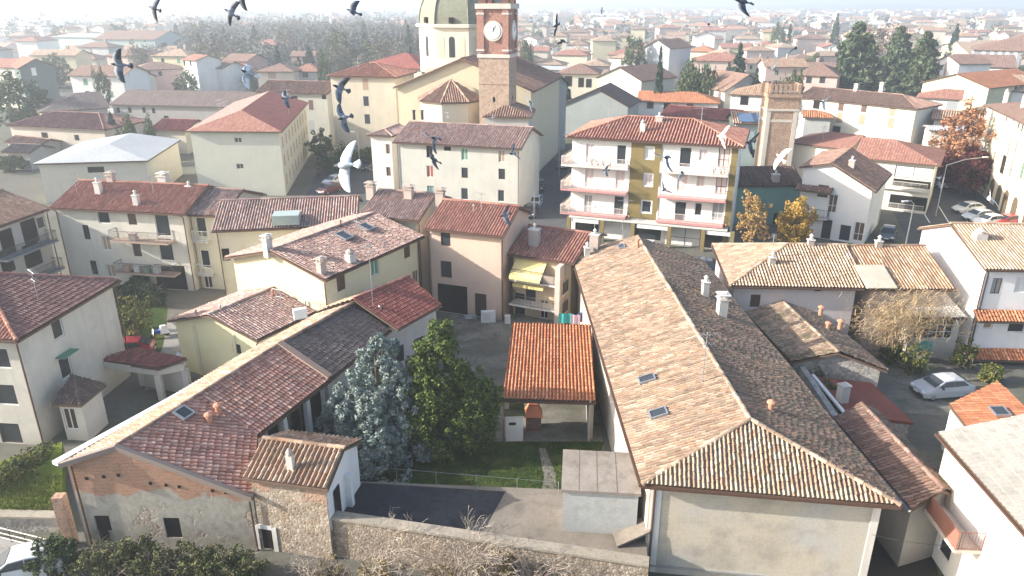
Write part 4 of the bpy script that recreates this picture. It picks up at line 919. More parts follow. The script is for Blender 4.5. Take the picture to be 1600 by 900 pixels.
for x0, x1 in ((897, 938), (997, 1045), (1104, 1142)):
    u0, u1 = uspan(x0, x1, 362); b = MB(); b.box(f.pt((u0 + u1) / 2, 2.35, 1.35), (abs(u1 - u0), .06, .5), f.rz); b.build('shop_sign', plain('white_sign_board', (.72,.72,.70), .5), APT.root)
for x in (892, 943, 990, 1046, 1098, 1143):
    u = f.px(x, 385)[0]; b = MB(); b.box(f.pt(u, 1.33, 1.3), (.45, .4, 2.66), f.rz); b.build('pillar', OL, APT.root)
PLANT = leafmat('balcony_plant_leaves', [(.03,.06,.02),(.06,.10,.03),(.10,.13,.05)])
def leafball(b, c, r, n, s, fl=1.):
    for _ in range(n):
        v = Vector((random.gauss(0, 1), random.gauss(0, 1), random.gauss(0, 1))).normalized(); p = Vector(c) + Vector((v.x * r, v.y * r, v.z * r * fl)) * random.uniform(.45, 1)
        a_ = Vector((random.gauss(0, 1), random.gauss(0, 1), random.gauss(0, 1))).normalized(); t = v.cross(a_).normalized() * s * random.uniform(.6, 1.2); q = (a_ + v * .6).normalized().cross(t).normalized() * s * random.uniform(.5, 1)
        b.add([p - t, p + q * .6, p + t, p - q * .6], [[0, 1, 2, 3]])
for x, y in ((928,254),(937,255),(946,256),(956,255),(985,253),(1117,263),(1128,264),(1134,263),(985,340),(1136,345),(884,327)):
    u, z = f.px(x, y); zz = min((9.1, 6.15, 3.2), key=lambda q: abs(q - z + .5)); r = thing('potted_plant', 'potted plant on an apartment block balcony', 'plant', f.pt(u, zz, 1.1), 'potted plants on the apartment balconies')
    q = f.pt(u, zz, 1.0); b = MB(); b.lathe((q.x, q.y, zz), [(.1, 0), (.15, .28), (.13, .28)], 8); b.build('pot', TERRA, r); b = MB(); leafball(b, (q.x, q.y, zz + .55), .38, 40, .10); b.build('leaves', PLANT, r)
chimney(APT, 1004, 205, 1.3, .6, CHIMW, 2); chimney(APT, 1030, 190, .8, .8, CHIM, 1)
# --- pale four storey building, left of the street
P4 = house('pale_block', 'pale green four storey block with pinkish red hip roof at the left', 'apartment block', (440,206), (290,205), (482,160), 9.6, ridge='C', pitch=.30, hip=(1,0), over=.5, roof='red', moss=.02, wall=wallmat((.60,.58,.45), .15), tw=.36, row=.5, jit=.1, amp=.12, far=False,
    wins=[('L',372,219,1.1,.8,'closed','brown'),('L',375,260,1.1,.8,'closed','brown')], rmats=[tilemat('deepred', .05), tilemat('pink', .05), tilemat('red', .02)])  # right slope darker, left paler: sun and shadow put into the tile colours
grid_wins('R', P4, 9, (7.6, 4.9, 2.0), 1.0, 1.5, 'closed', 'tan', .02, .98, True)
antenna(P4, 452, 178, 4.0); antenna(P4, 345, 180, 2.5); antenna(P4, 352, 178, 2.)
# --- long white block by the church
Ob = house('long_white_block', 'long whitish three storey block with faded tile roof below the church', 'apartment block', (815,233), (613,222), None, 9.5, lc=11.5, ridge='A', pitch=.33, over=.45, roof='pink', moss=.12, wall=wallmat((.52,.50,.43), .3), tw=.34, row=.5, jit=.5, amp=.11, far=False,
    wins=[('L',671,237,.9,1.6,'closed','dark'),('L',699,232,1.0,.6,'dark'),('L',726,241,.95,1.6,'closed','green'),('L',672,268,1.0,1.6,'closed','red'),('L',726,270,.9,1.4,'trim'),('L',673,300,1.0,1.7,'closed','teal'),('L',726,303,1.0,1.6,'open','grey'),('L',784,244,.9,1.6,'closed','tan'),('L',784,272,.9,1.4,'trim'),('L',783,306,.9,1.6,'open','grey')])
grid_wins('far2', Ob, 3, (7.6, 4.6, 1.9), .9, 1.5, 'closed', 'tan', .05, .95, True)
for x in (647, 660): vent_pipe(Ob, x, 186, 1.2, .2, METAL)
house('narrow_hip_wing', 'narrow whitish wing with little hip roof left of the long white block', 'house', (613,213), (573,211), None, 9.3, lc=7, ridge='C', pitch=.3, hip=(1,0), over=.4, roof='pink', moss=.15, wall=wallmat((.62,.60,.53), .2), tw=.34, amp=.1, wins=[('L',606,233,.7,1.5,'closed','brown'),('L',607,268,.7,1.3,'closed','brown')], pipes=False)
# --- church, chapel, dome and bell tower
CH = house('church', 'ochre church with big gable, polygonal chapel and grey ribbed dome', 'church', (3.4,117.6,0), (-19.4,123.2,0), None, 14.2, lc=26, ridge='C', pitch=.40, over=.6, roof='brown', moss=.2, wall=wallmat((.60,.51,.33), .15), tw=.36, row=.6, det=1, amp=.1, far=True, gut=False, wins=[('L',724,122,.9,2.8,'closed','white')])
def church():
    r = CH.root; cream = wallmat((.68,.62,.46), .12)
    c = Vector((-8.4, 134.5, 0)); ph = R(-12.5) + R(22.5)
    b = MB(); b.lathe((c.x, c.y, 16), [(7.6, 0), (7.6, 7.2), (8.1, 7.3), (8.1, 7.75), (7.6, 7.8)], 8, 0, ph); o = b.build('drum', cream, r)
    b = MB(); b.lathe((c.x, c.y, 23.75), [(7.5 * math.cos(t * math.pi / 24), 7.9 * math.sin(t * math.pi / 24)) for t in range(0, 12)] + [(1.1, 7.9)], 8, 0, ph)
    dm = ground_mat('grey_green_dome', [(.21,.22,.16),(.25,.25,.19),(.16,.17,.13)], (.3, 1.2, 6), .6); o = b.build('dome', dm, r)
    for i in range(8):
        b = MB(); a = ph + i * math.pi / 4; b.tube([(c.x + math.cos(a) * 7.55 * math.cos(t * math.pi / 24), c.y + math.sin(a) * 7.55 * math.cos(t * math.pi / 24), 23.8 + 7.95 * math.sin(t * math.pi / 24)) for t in range(0, 12)], .12, 5); b.build('rib', plain('dome_rib', (.12,.12,.10), .5), o)
    b = MB(); b.lathe((c.x, c.y, 31.5), [(1.0, 0), (1.0, 2.4), (1.4, 2.5), (.1, 4.2)], 8); b.build('lantern', cream, r)
    for i in range(8):
        am = ph + (i + .5) * math.pi / 4; n = Vector((math.cos(am), math.sin(am), 0)); t = Vector((-n.y, n.x, 0)); ap = 7.6 * math.cos(math.pi / 8)
        if n.y > .5: continue
        for k, s in enumerate((-1.75, 0, 1.75)):
            b = MB(); q = c + n * (ap + .03) + t * s; pts = [(-.5, 18.6), (.5, 18.6), (.5, 21.4)] + [(.5 * math.cos(u * math.pi / 8), 21.4 + .5 * math.sin(u * math.pi / 8)) for u in range(1, 8)] + [(-.5, 21.4)]
            b.add([Vector((q.x + t.x * x, q.y + t.y * x, z)) for x, z in pts] + [Vector((q.x + t.x * x, q.y + t.y * x, z)) - n * .3 for x, z in pts], [list(range(len(pts)))] + [[j, (j + 1) % len(pts), len(pts) + (j + 1) % len(pts), len(pts) + j] for j in range(len(pts))])
            b.build('arched_window' if s == 0 else 'blind_arch', GLASS if s == 0 else wallmat((.60,.53,.38), .15), r)
    for i in (3, 4, 5, 6):
        am = ph + (i + .5) * math.pi / 4; n = Vector((math.cos(am), math.sin(am), 0)); q = c + n * 7.0
        if n.y < .2: b = MB(); b.box((q.x, q.y, 24.4), (.7, .6, .9), am + math.pi / 2); b.build('roof_vent', SH['dark'], r)
    # chapel: half octagon with a tiled tent roof
    pc = Vector((-9.6, 119.6, 0)); rad = 5.6; P = [pc + Vector((math.cos(a), math.sin(a), 0)) * rad for a in [R(168 + 45 * k) for k in range(5)]]; P = [p + Vector((0, 0, 12.9)) for p in P]; ap = pc + Vector((0, .6, 15.8))
    hh = House(); hh.root = r; hh.rz = 0; hh.ridgemat = tilemat('tan', .1); hh.slopes = [[P[k], P[k + 1], ap] for k in range(4)]
    finish_roof(hh, [tilemat('brown', .15)], 1, .36, .6, [(P[k], ap) for k in (1, 2, 3)], amp=.1, name='chapel_roof')
    b = MB(); b.prism([(pc + (p - pc) * .93).to_tuple()[:2] for p in P], 0, 12.8); b.build('chapel_wall', wallmat((.64,.57,.40), .15), r)
    # dark cross roof on the street side
    b = MB(); b.prism([(-14.2, 124.6), (-6.5, 123.2), (-6.5, 128), (-13.5, 128)], 14, 17.2); b.build('side_chapel_wall', cream, r)
    # buttress wall along the street
    f = Face((2.4, 109.), (3.3, 117.4), 0, 11.5); b = MB(); b.prism([(2.4, 109.), (3.3, 117.4), (-3, 118.5), (-4, 110)], 0, 11.5); b.build('sacristy_wall', wallmat((.48,.46,.40), .3), r)
    b = MB(); hh = House(); hh.root = r; hh.rz = 0; hh.ridgemat = None; z = 11.5; hh.slopes = [[Vector((2.8,108.6,z)), Vector((3.7,117.4,z)), Vector((-.6,117.9,z+1.4)), Vector((-.8,112.5,z+1.4))], [Vector((-4.4,109.7,z)), Vector((2.8,108.6,z)), Vector((-.8,112.5,z+1.4))]]
    finish_roof(hh, [tilemat('brown', .2)], 1, .36, .6, [], name='sacristy_roof')
    for y in (111, 114): b = MB(); b.box((3.0 + (y - 112) * .107, y, 8), (.1, 1.0, 1.8), R(-6)); b.build('window', SH['dark'], r)
church()
def tower():
    u = Vector((math.cos(R(-14)), math.sin(R(-14)), 0)); v = Vector((-u.y, u.x, 0)); w = 4.6; B_ = Vector((-.46, 112, 0)); c = B_ - u * w / 2 + v * w / 2; rz = R(-14)
    r = thing('clock_tower', 'tall red brick bell tower with white clock face beside the dome', 'bell tower', c)
    pale = rubble('tower_lower_brick', [(.37,.26,.19),(.41,.30,.225),(.33,.23,.17),(.42,.33,.255)], (.37,.28,.215), 3.0, ((.42,.32,.245), .56)); red = rubble('tower_red_brick', [(.33,.165,.125),(.37,.195,.15),(.29,.145,.115)], (.36,.22,.175), 5.0); st = wallmat((.58,.52,.44), .3)
    b = MB(); b.box(c + Vector((0, 0, 9.9)), (w, w, 19.8), rz); b.build('shaft', pale, r)
    b = MB(); b.box(c + Vector((0, 0, 23.4)), (w - .1, w - .1, 7.2), rz); o = b.build('clock_stage', red, r)
    for z, e, hh in ((19.8, .35, .5), (26.6, .7, .7), (15.9, .14, .25)):
        b = MB(); b.box(c + Vector((0, 0, z)), (w + e, w + e, hh), rz); b.build('cornice', st if z > 16 else pale, r)
    X, Y = u, v
    for n, t, k in ((-v, u, 1), (u, v, 1), (-u, -v, 1)):
        f0 = c + n * (w / 2 + .02)
        for s in (-1, 1):
            b = MB(); b.box(f0 + t * (s * (w / 2 - .45)) + Vector((0, 0, 23.2)), (.9, .35, 6.0), math.atan2(t.y, t.x)); b.build('pilaster', red, o)
            for z in (20.6, 25.6): b = MB(); b.box(f0 + t * (s * (w / 2 - .45)) + Vector((0, 0, z)), (1.05, .5, .25), math.atan2(t.y, t.x)); b.build('band', st, o)
        cc = f0 + Vector((0, 0, 23.25)); ring = lambda rad, d, q=24: [cc + n * d + t * (rad * math.cos(2 * math.pi * i / q)) + Vector((0, 0, rad * math.sin(2 * math.pi * i / q))) for i in range(q)]
        def disc(rad, d0, d1, mat, name, par):
            b = MB(); A_, B2 = ring(rad, d0), ring(rad, d1); q = len(A_); b.add(A_ + B2, [list(range(q, 2 * q))] + [[i, (i + 1) % q, q + (i + 1) % q, q + i] for i in range(q)]); return b.build(name, mat, par)
        ck = disc(1.42, -.05, .20, st, 'clock_surround', o); fc = disc(1.08, .1, .26, plain('white_clock_face', (.80,.79,.76), .5), 'clock', o)
        for ang, L, wd in ((R(78), .62, .11), (R(62), .92, .07)):
            b = MB(); d = t * math.cos(ang) + Vector((0, 0, math.sin(ang))); b.box(cc + n * .29 + d * (L / 2 - .1), (L, wd, .03), 0, 0, (d, n.cross(d), n)); b.build('clock_hand', plain('black_hand', (.02,.02,.02), .5), fc)
        for i in range(12):
            an = i * math.pi / 6; d = t * math.cos(an) + Vector((0, 0, math.sin(an))); b = MB(); b.box(cc + n * .27 + d * .90, (.16, .05, .02), 0, 0, (d, n.cross(d), n)); b.build('hour_mark', plain('black_hand', (.02,.02,.02), .5), fc)
        for z in (13.6, 9.2):
            b = MB(); q = c + n * (w / 2 + .01) + Vector((0, 0, z)); b.add([q + t * (.22 * math.cos(2 * math.pi * i / 12)) + Vector((0, 0, .42 * math.sin(2 * math.pi * i / 12))) for i in range(12)], [list(range(12))]); b.build('oval_window', SH['dark'], r)
    for n, t in ((-v, u), (u, v), (-u, -v), (v, -u)):
        for s in (-1, 1): b = MB(); b.box(c + n * (w / 2 - .6) + t * (s * (w / 2 - .6)) + Vector((0, 0, 29.9)), (1.1, 1.1, 6), rz); b.build('belfry_pier', red, r)
    b = MB(); b.box(c + Vector((0, 0, 33.2)), (w + .8, w + .8, .7), rz); b.build('cornice', st, r)
    b = MB(); k = w / 2 + .3; b.add([c + u * (x * k) + v * (y * k) + Vector((0, 0, 33.55)) for x, y in ((-1, -1), (1, -1), (1, 1), (-1, 1))] + [c + Vector((0, 0, 38))], [[0, 1, 4], [1, 2, 4], [2, 3, 4], [3, 0, 4]]); b.build('spire_roof', tilemat('brown', .1), r)
tower(); OCC += [(-8, 134, 20)]
# --- middle distance, one line per building: (name, label, category, near-right eave, near-left eave, eave height, depth, ridge, hips, roof, wall, windows, extra)
def mid(name, label, cat, B, A, ze, lc, ridge, hip, roof, wall, wins=(), **k):
    k.setdefault('det', 1 if abs(at(*B, ze).y) < 150 else 0); k.setdefault('tw', .42); k.setdefault('row', .6); k.setdefault('moss', .12)
    return house(name, label, cat, B, A, None, ze, lc=lc, ridge=ridge, hip=hip, roof=roof, wall=wm(wall, .25), wins=[(w[0], w[1], w[2], w[3], w[4], w[5], w[6] if len(w) > 6 else 'brown') for w in wins], pipes=False, over=.5, **k)
B3 = mid('cream_tower_house', 'cream four storey house with red hip roof left of the church', 'house', (620,121), (510,119), 14.6, 12, 'A', (1,1), 'red', 'cream', [('L',571,132,1.0,1.9,'closed','tan'),('L',572,158,1.0,1.7,'glass'),('L',574,186,1.0,1.7,'glass')])
mid('big_red_hip_house', 'big house with dark red hip roof behind the cream four storey house', 'house', (660,108), (552,104), 14.2, 16, 'A', (1,1), 'deepred', 'cream')
mid('long_shaded_house', 'long greyish shaded house with small attic openings behind the pale block', 'house', (512,147), (398,144), 10.5, 11, 'A', (0,0), 'brown', wallmat((.42,.42,.36), .3), [('L',435,153,.9,1.0,'dark'),('L',486,164,1.0,1.9,'closed','brown'),('L',511,151,.9,1.0,'dark'),('L',487,197,1.2,2.4,'closed','grey'),('L',462,153,.8,.8,'dark'),('L',458,196,1.0,1.8,'closed','grey')])
mid('white_metal_hall', 'broad low hall with white sheet metal roof and yellowish gable wall', 'hall', (231,251), (51,256), 5.8, 18, 'C', (1,0), 'tan', wallmat((.62,.56,.44), .2), (('L',150,265,2.2,.8,'dark'),), pitch=.16, det=0, rmats=[ground_mat('white_sheet_metal', [(.40,.41,.42),(.45,.46,.465),(.34,.35,.355)], (.1, .4, 3), .6, 0)])
mid('long_brown_house', 'long low beige farm building with faded brown tile roof at the left', 'house', (163,203), (8,196), 5.8, 12, 'A', (1,1), 'redbrown', 'beige', [('L',70,212,1.4,1.2,'dark'),('L',120,215,1.0,1.0,'dark')])
mid('courtyard_farm', 'large brown roofed farm range with small chimneys behind the low beige building', 'house', (395,168), (170,163), 6.2, 15, 'A', (0,0), 'greybrown', wallmat((.36,.33,.30), .3), [('L',203,172,.8,1.2,'dark'),('L',225,172,.8,1.2,'dark'),('L',240,173,.8,1.2,'dark'),('L',260,185,1.2,1.2,'dark'),('L',185,172,.8,1.2,'dark')])
mid('slanting_farm_wing', 'long dark roofed wing running back behind the low beige building', 'house', (172,168), (60,176), 5.6, 17, 'A', (1,0), 'greybrown', 'beige')
mid('red_lean_roof', 'small shed with plain red tile roof left of the pale block', 'shed', (290,205), (232,203), 4.4, 9, 'A', (0,0), 'deepred', 'cream')
mid('dark_green_gable_house', 'tall dark green gable house above a big round evergreen tree', 'house', (88,104), (27,107), 11, 14, 'C', (0,0), 'red', 'dgreen', [('L',53,112,1.0,1.9,'closed','white')], pitch=.5)
mid('pale_wing_house', 'pale house with red roof left of the dark green gable', 'house', (26,106), (-40,104), 10.8, 12, 'A', (0,0), 'red', 'pale', [('L',4,113,1.4,2.2,'closed','white'),('L',20,114,1.4,2.2,'closed','white')])
mid('deep_pink_house', 'deep pink house with brown hip roof beside the white row', 'house', (288,107), (206,110), 7.5, 12, 'A', (1,1), 'brown', 'rose', [('L',250,115,1.1,1.4,'dark'),('L',232,114,1.1,1.4,'dark')])
mid('white_row_house', 'bright white row house with small windows next to the salmon pink block', 'house', (347,107), (297,104), 8.5, 10, 'A', (0,0), 'brown', 'white', [('L',300,114,.9,1.4,'dark'),('L',312,114,.9,1.4,'dark'),('L',324,117,.9,1.4,'dark'),('L',337,116,.9,1.4,'dark')])
mid('white_tall_house', 'white house with red roof behind the white row', 'house', (305,95), (282,93), 11, 9, 'A', (0,0), 'red', 'white', [('L',288,99,1.0,1.5,'dark'),('L',298,99,1.0,1.5,'dark')])
mid('salmon_block', 'salmon pink block with flat brown roof right of the white row', 'house', (386,96), (345,95), 10, 12, 'A', (0,0), 'brown', 'salmon', [('L',358,118,1,1.5,'dark')])
mid('yellow_gable_house', 'house with pale yellow roof gable above the white row', 'house', (350,89), (322,88), 9, 8, 'C', (0,0), 'tan', 'yellow')
mid('brown_hip_house', 'house with wide brown hip roof and beige dormer wall above the shaded range', 'house', (460,112), (398,112), 9, 12, 'A', (1,1), 'brown', 'beige', [('L',425,118,2.2,1.6,'closed','tan')])
mid('mauve_hip_house', 'house with mauve brown hip roof right of the beige dormer', 'house', (503,112), (448,112), 8.5, 12, 'A', (1,1), 'red', 'grey', [('L',477,117,1.6,1.4,'glass')])
mid('rose_flat_house', 'rose house with two dark windows far behind the mauve hip roof', 'house', (492,88), (452,88), 9, 10, 'A', (0,0), 'brown', 'rose', [('L',466,93,1,1.6,'dark'),('L',475,93,1,1.6,'dark')])
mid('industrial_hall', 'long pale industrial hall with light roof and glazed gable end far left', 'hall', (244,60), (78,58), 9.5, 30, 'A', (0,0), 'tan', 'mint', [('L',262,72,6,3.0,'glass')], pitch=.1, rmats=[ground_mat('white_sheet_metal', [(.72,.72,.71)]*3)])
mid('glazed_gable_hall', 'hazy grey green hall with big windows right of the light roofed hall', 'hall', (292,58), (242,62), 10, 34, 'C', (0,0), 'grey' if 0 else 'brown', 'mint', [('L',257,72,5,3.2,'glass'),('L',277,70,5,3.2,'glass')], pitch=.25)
mid('ochre_roof_barn', 'long low barn with orange tan roof in front of the light roofed hall', 'barn', (200,80), (95,80), 6.5, 14, 'A', (0,0), 'tan', 'grey')
mid('far_white_hall', 'low white flat hall at the far left edge', 'hall', (66,46), (-40,44), 8, 25, 'A', (0,0), 'tan', 'white', pitch=.06, rmats=[MATS['white_sheet_metal']])
mid('grey_gable_house', 'grey green gable house with dark sagging roof left of the apartment block', 'house', (984,168), (873,163), 7.2, 13, 'C', (0,0), 'dark', wallmat((.33,.36,.34), .3), pitch=.5, off=.47)
mid('dark_cross_roof', 'steep dark roof with a dormer right of the bell tower', 'house', (853,134), (808,128), 12.6, 6, 'A', (0,0), 'dark', wallmat((.42,.42,.38), .3), pitch=.7)
mid('cream_gable_house', 'cream house with plain sunny gable wall behind the grey green gable', 'house', (1003,127), (930,121), 9.5, 16, 'C', (0,0), 'brown', wallmat((.66,.62,.45), .12), pitch=.42)
mid('brown_roof_villa', 'cream villa with wide brown hip roof right of the bell tower', 'house', (938,116), (870,115), 9.5, 14, 'A', (1,1), 'brown', wallmat((.66,.60,.45), .12), [('L',888,127,2.0,2.6,'dark'),('L',908,129,1.5,2.4,'dark'),('L',920,130,1.5,2.2,'dark')])
mid('orange_lane_house', 'small cream house with orange roof at the end of the shaded street', 'house', (878,178), (851,177), 5.0, 6, 'A', (0,0), 'red', wallmat((.70,.65,.45), .1))
mid('orange_roof_house', 'white house with smooth orange hip roof behind the apartment block', 'house', (1126,162), (994,158), 6.6, 11, 'A', (0,1), 'orange', 'white', [('L',1016,164,1.4,1.5,'closed','brown'),('L',1042,166,1.4,2,'dark'),('L',1078,166,1.3,1.6,'closed','brown')])
mid('dark_slab_house', 'house with big plain brown roof slope and pale gutter behind the orange roof', 'house', (1132,143), (1084,133), 8.5, 12, 'A', (0,0), 'brown', 'grey', pitch=.6)
mid('purple_roof_house', 'low house with striped purple red roof directly behind the apartment block', 'house', (1148,190), (1030,180), 6.8, 9, 'A', (0,0), 'deepred', 'cream')
SOL = mid('solar_roof_house', 'mint green house with solar panels on its tiled roof', 'house', (1203,194), (1146,193), 7.5, 9, 'A', (0,0), 'old', 'mint', [('L',1183,212,1.0,1.5,'closed','teal'),('L',1180,240,1.0,1.4,'glass')])
for x in (1168, 1190):
    p, n = roof_hit(SOL, x, 186); X = Vector((0, 0, 1)).cross(n).normalized(); b = MB(); b.box(p + n * .3, (3.2, 3.4, .06), 0, 0, (X, n.cross(X), n)); o = b.build('solar_panel', plain('solar_cell', (.10,.15,.24), .2, 0, .5), SOL.root)
mid('tan_hip_house', 'house with tan hip roof between the solar panels and the crenellated tower', 'house', (1205,150), (1138,147), 9.0, 12, 'A', (1,0), 'old', 'offwhite', [('L',1161,157,2.2,1.8,'dark'),('L',1150,158,1.6,1.8,'closed','white')])
CCh = mid('long_cream_house', 'long cream three storey house with speckled brown hip roof right of the crenellated tower', 'house', (1434,171), (1246,152), 8.6, 11, 'A', (0,1), 'brown', wallmat((.70,.64,.50), .15), [('L',1314,167,1.1,1.5,'closed','brown'),('L',1350,169,1.1,1.5,'closed','brown'),('L',1394,175,1.1,1.5,'closed','tan'),('L',1312,184,1.2,1.9,'closed','tan'),('L',1347,187,1.2,1.9,'closed','tan'),('L',1392,192,1.2,1.9,'closed','tan'),('L',1276,162,1.4,1.9,'dark'),('L',1307,202,1.6,1.2,'dark')])
for x, y in ((1337,142), (1377,140)): chimney(CCh, x, y, 1.4, .7, CHIMW, 0)
mid('orange_annex', 'small grey annex with striped orange roof at the foot of the crenellated tower', 'annex', (1303,185), (1254,183), 5.8, 6, 'A', (0,1), 'orange', 'grey')
mid('rose_hip_house', 'rose house with big brown hip roof and two white framed windows above the cream house', 'house', (1312,120), (1241,117), 9.5, 16, 'A', (1,1), 'brown', 'rose', [('L',1264,125,1.4,1.6,'glass'),('L',1285,125,1.4,1.6,'glass')])
mid('white_shutter_house', 'white house with two grey blinds and orange tile hip roof', 'house', (1504,156), (1431,152), 8.0, 10, 'A', (1,0), 'red', 'white', [('L',1455,166,2.0,1.9,'closed','grey'),('L',1487,167,2.0,1.9,'closed','grey')])
mid('speckled_low_house', 'low house with speckled tile roof and grey shaded front behind the rust red tree', 'house', (1545,192), (1455,186), 6.6, 8, 'A', (0,0), 'old', 'grey')
mid('flat_grey_house', 'cream house with flat grey roof edge behind the rust red tree', 'house', (1550,208), (1452,204), 5.6, 6, 'A', (0,0), 'brown', wallmat((.66,.60,.47), .2), [('L',1531,229,1.0,1.6,'dark'),('L',1526,252,1.0,1.5,'dark')], rmats=[ground_mat('grey_flat_roof', [(.34,.35,.36),(.4,.4,.41),(.28,.29,.3)])], pitch=.1)
mid('cream_gable_cottage', 'small cream cottage with two dark windows and low gable below the cedars', 'house', (1475,128), (1420,125), 7.0, 10, 'C', (0,0), 'tan', 'offwhite', [('L',1441,131,.9,1.2,'dark'),('L',1453,131,.9,1.2,'dark')])
mid('white_strip_house', 'white house with vertical dark strips beside the cedars', 'house', (1498,100), (1460,95), 11, 10, 'C', (0,0), 'brown', 'white', [('L',1466,104,1.2,5,'closed','tan'),('L',1478,106,1.2,5,'closed','tan')])
mid('brown_clerestory_hall', 'brown hall with a strip of white windows under its roof', 'hall', (1590,106), (1490,103), 8.5, 20, 'A', (0,0), 'brown', wallmat((.30,.17,.13), .2), [('L',1515,113,14,2.6,'closed','white'),('L',1545,116,5,1.6,'glass')])
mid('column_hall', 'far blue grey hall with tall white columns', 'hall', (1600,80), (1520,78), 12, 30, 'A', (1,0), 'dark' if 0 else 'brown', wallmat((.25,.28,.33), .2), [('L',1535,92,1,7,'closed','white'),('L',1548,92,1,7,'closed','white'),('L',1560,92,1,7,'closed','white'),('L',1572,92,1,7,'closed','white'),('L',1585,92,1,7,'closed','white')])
mid('yellow_flat_hall', 'low yellow hall with pale roof above the brown clerestory hall', 'hall', (1515,84), (1470,71), 9, 18, 'C', (0,0), 'tan', 'yellow', pitch=.1)
mid('orange_gable_house', 'cream gable house with orange roof at the right edge', 'house', (1640,128), (1547,138), 9.5, 16, 'A', (0,0), 'orange', 'yellow', [('L',1588,134,1,1.2,'dark')])
mid('long_pink_roof_house', 'house with long pinkish roof left of the orange gable', 'house', (1560,142), (1530,130), 8.2, 12, 'C', (0,0), 'tan', 'white')
mid('white_sheet_garage', 'low white sheet roofed garage right of the bell tower', 'garage', (890,110), (823,108), 6.5, 14, 'A', (0,0), 'tan', 'mint', pitch=.1, rmats=[MATS['white_sheet_metal']])
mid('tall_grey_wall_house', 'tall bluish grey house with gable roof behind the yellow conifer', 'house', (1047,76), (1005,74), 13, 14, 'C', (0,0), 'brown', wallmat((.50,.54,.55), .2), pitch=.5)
mid('yellow_villa', 'yellow villa with brown hip roof right of the tall grey house', 'house', (1078,66), (1046,66), 11, 12, 'A', (1,1), 'brown', 'yellow')
mid('peach_villa', 'pale yellow villa with peach hip roof left of the blue conifer', 'house', (1118,81), (1077,80), 8, 12, 'A', (1,1), 'orange', wallmat((.68,.60,.40), .1), [('L',1110,90,1.4,1.3,'dark')])
mid('tan_villa', 'yellowish villa with tan roof touching the blue conifer', 'house', (1160,86), (1118,86), 8, 14, 'C', (0,0), 'tan', 'yellow')
mid('small_tile_house', 'small house with tan tent roof between the villa and the yellow conifer', 'house', (993,92), (950,90), 6.5, 12, 'A', (1,1), 'tan', 'pinkish')
# --- houses round the right hand square
Yh = house('white_gable_house', 'white gable house with brown roof and two recessed balconies', 'house', at(1368,300,6.6), at(1250,261,8.5), None, 6.6, lc=12, ridge='C', pitch=.52, dz2=1.9, over=.4, roof='brown', moss=.05, wall=wallmat((.74,.71,.66), .12), tw=.34, amp=.08, off=.6, pipes=False, det=2,
    wins=[('L',1290,272,1.2,1.5,'closed','brown'),('L',1301,318,1.0,2.2,'closed','brown'),('L',1291,360,1.1,2.4,'glass','brown'),('L',1320,364,1.3,2.0,'glass','white',FRAME_W),('L',1342,362,1.1,2.3,'closed','brown'),('R',1393,335,.9,2.0,'closed','brown')])
f = Yh.L
for y in (332,): u, z = f.px(1300, y); balcony(Yh.root, f, .1, 3.7, f.px(1280, 337)[1], 1.2, wallmat((.62,.60,.57), .3), RAIL)
b = MB(); cz = f.px(1270, 293)[1]; pts = [f.pt(-.4, cz - .2, 1.3), f.pt(3.7, cz - .2, 1.3), f.pt(3.7, cz + .25, .05), f.pt(-.4, cz + .25, .05)]; tile_slope(b, pts, .3, .42, 2, .08); b.slab([p - Vector((0, 0, .05)) for p in pts], .12, 1); b.build('canopy', [tilemat('brown', .1), WOOD], Yh.root)
chimney(Yh, 1330, 262, 1.2, .8, CHIM, 1)
GH = house('green_wall_house', 'turquoise green house with dark mossy roof between the apartment block and the white gable', 'house', (1258,290), (1150,291), None, 5.2, lc=8, ridge='A', pitch=.4, over=.35, roof='dark', moss=.3, wall=wallmat((.19,.38,.31), .3), tw=.34, amp=.1, wins=[('L',1211,352,.7,1.5,'dark')], det=2, pipes=False)
chimney(GH, 1211, 283, 1.2, .9, CHIM, 1)
Zh = house('arched_garage_house', 'house with pinkish red tile roof and arched veranda openings by the square', 'house', (1470,259), (1333,246), None, 6.9, lc=13, ridge='A', pitch=.3, hip=(0,1), over=.6, roof='red', moss=.03, wall=wallmat((.68,.62,.50), .15), tw=.36, amp=.1, far=False, pipes=False,
    wins=[('L',1431,288,4.6,1.0,'dark'),('L',1430,270,4.6,1.6,'closed','white'),('L',1428,318,4.6,1.9,'dark')])
balcony(Zh.root, Zh.L, Zh.L.L - 6.6, Zh.L.L - .4, 3.2, .5, wallmat((.66,.62,.54), .2), plain('white_balusters', (.66,.63,.57), .7)); balcony(Zh.root, Zh.L, Zh.L.L - 6.6, Zh.L.L - .4, .25, .5, wallmat((.66,.62,.54), .2), plain('white_balusters', (.66,.63,.57), .7), h=.9)
Z2 = house('long_pink_tile_house', 'cream wing with pinkish red tile roof behind the white gable house', 'house', (1330,234), (1228,222), None, 6.9, lc=10, ridge='A', pitch=.3, hip=(1,0), over=.5, roof='red', moss=.03, wall=wallmat((.70,.63,.50), .15), tw=.36, amp=.1, pipes=False)
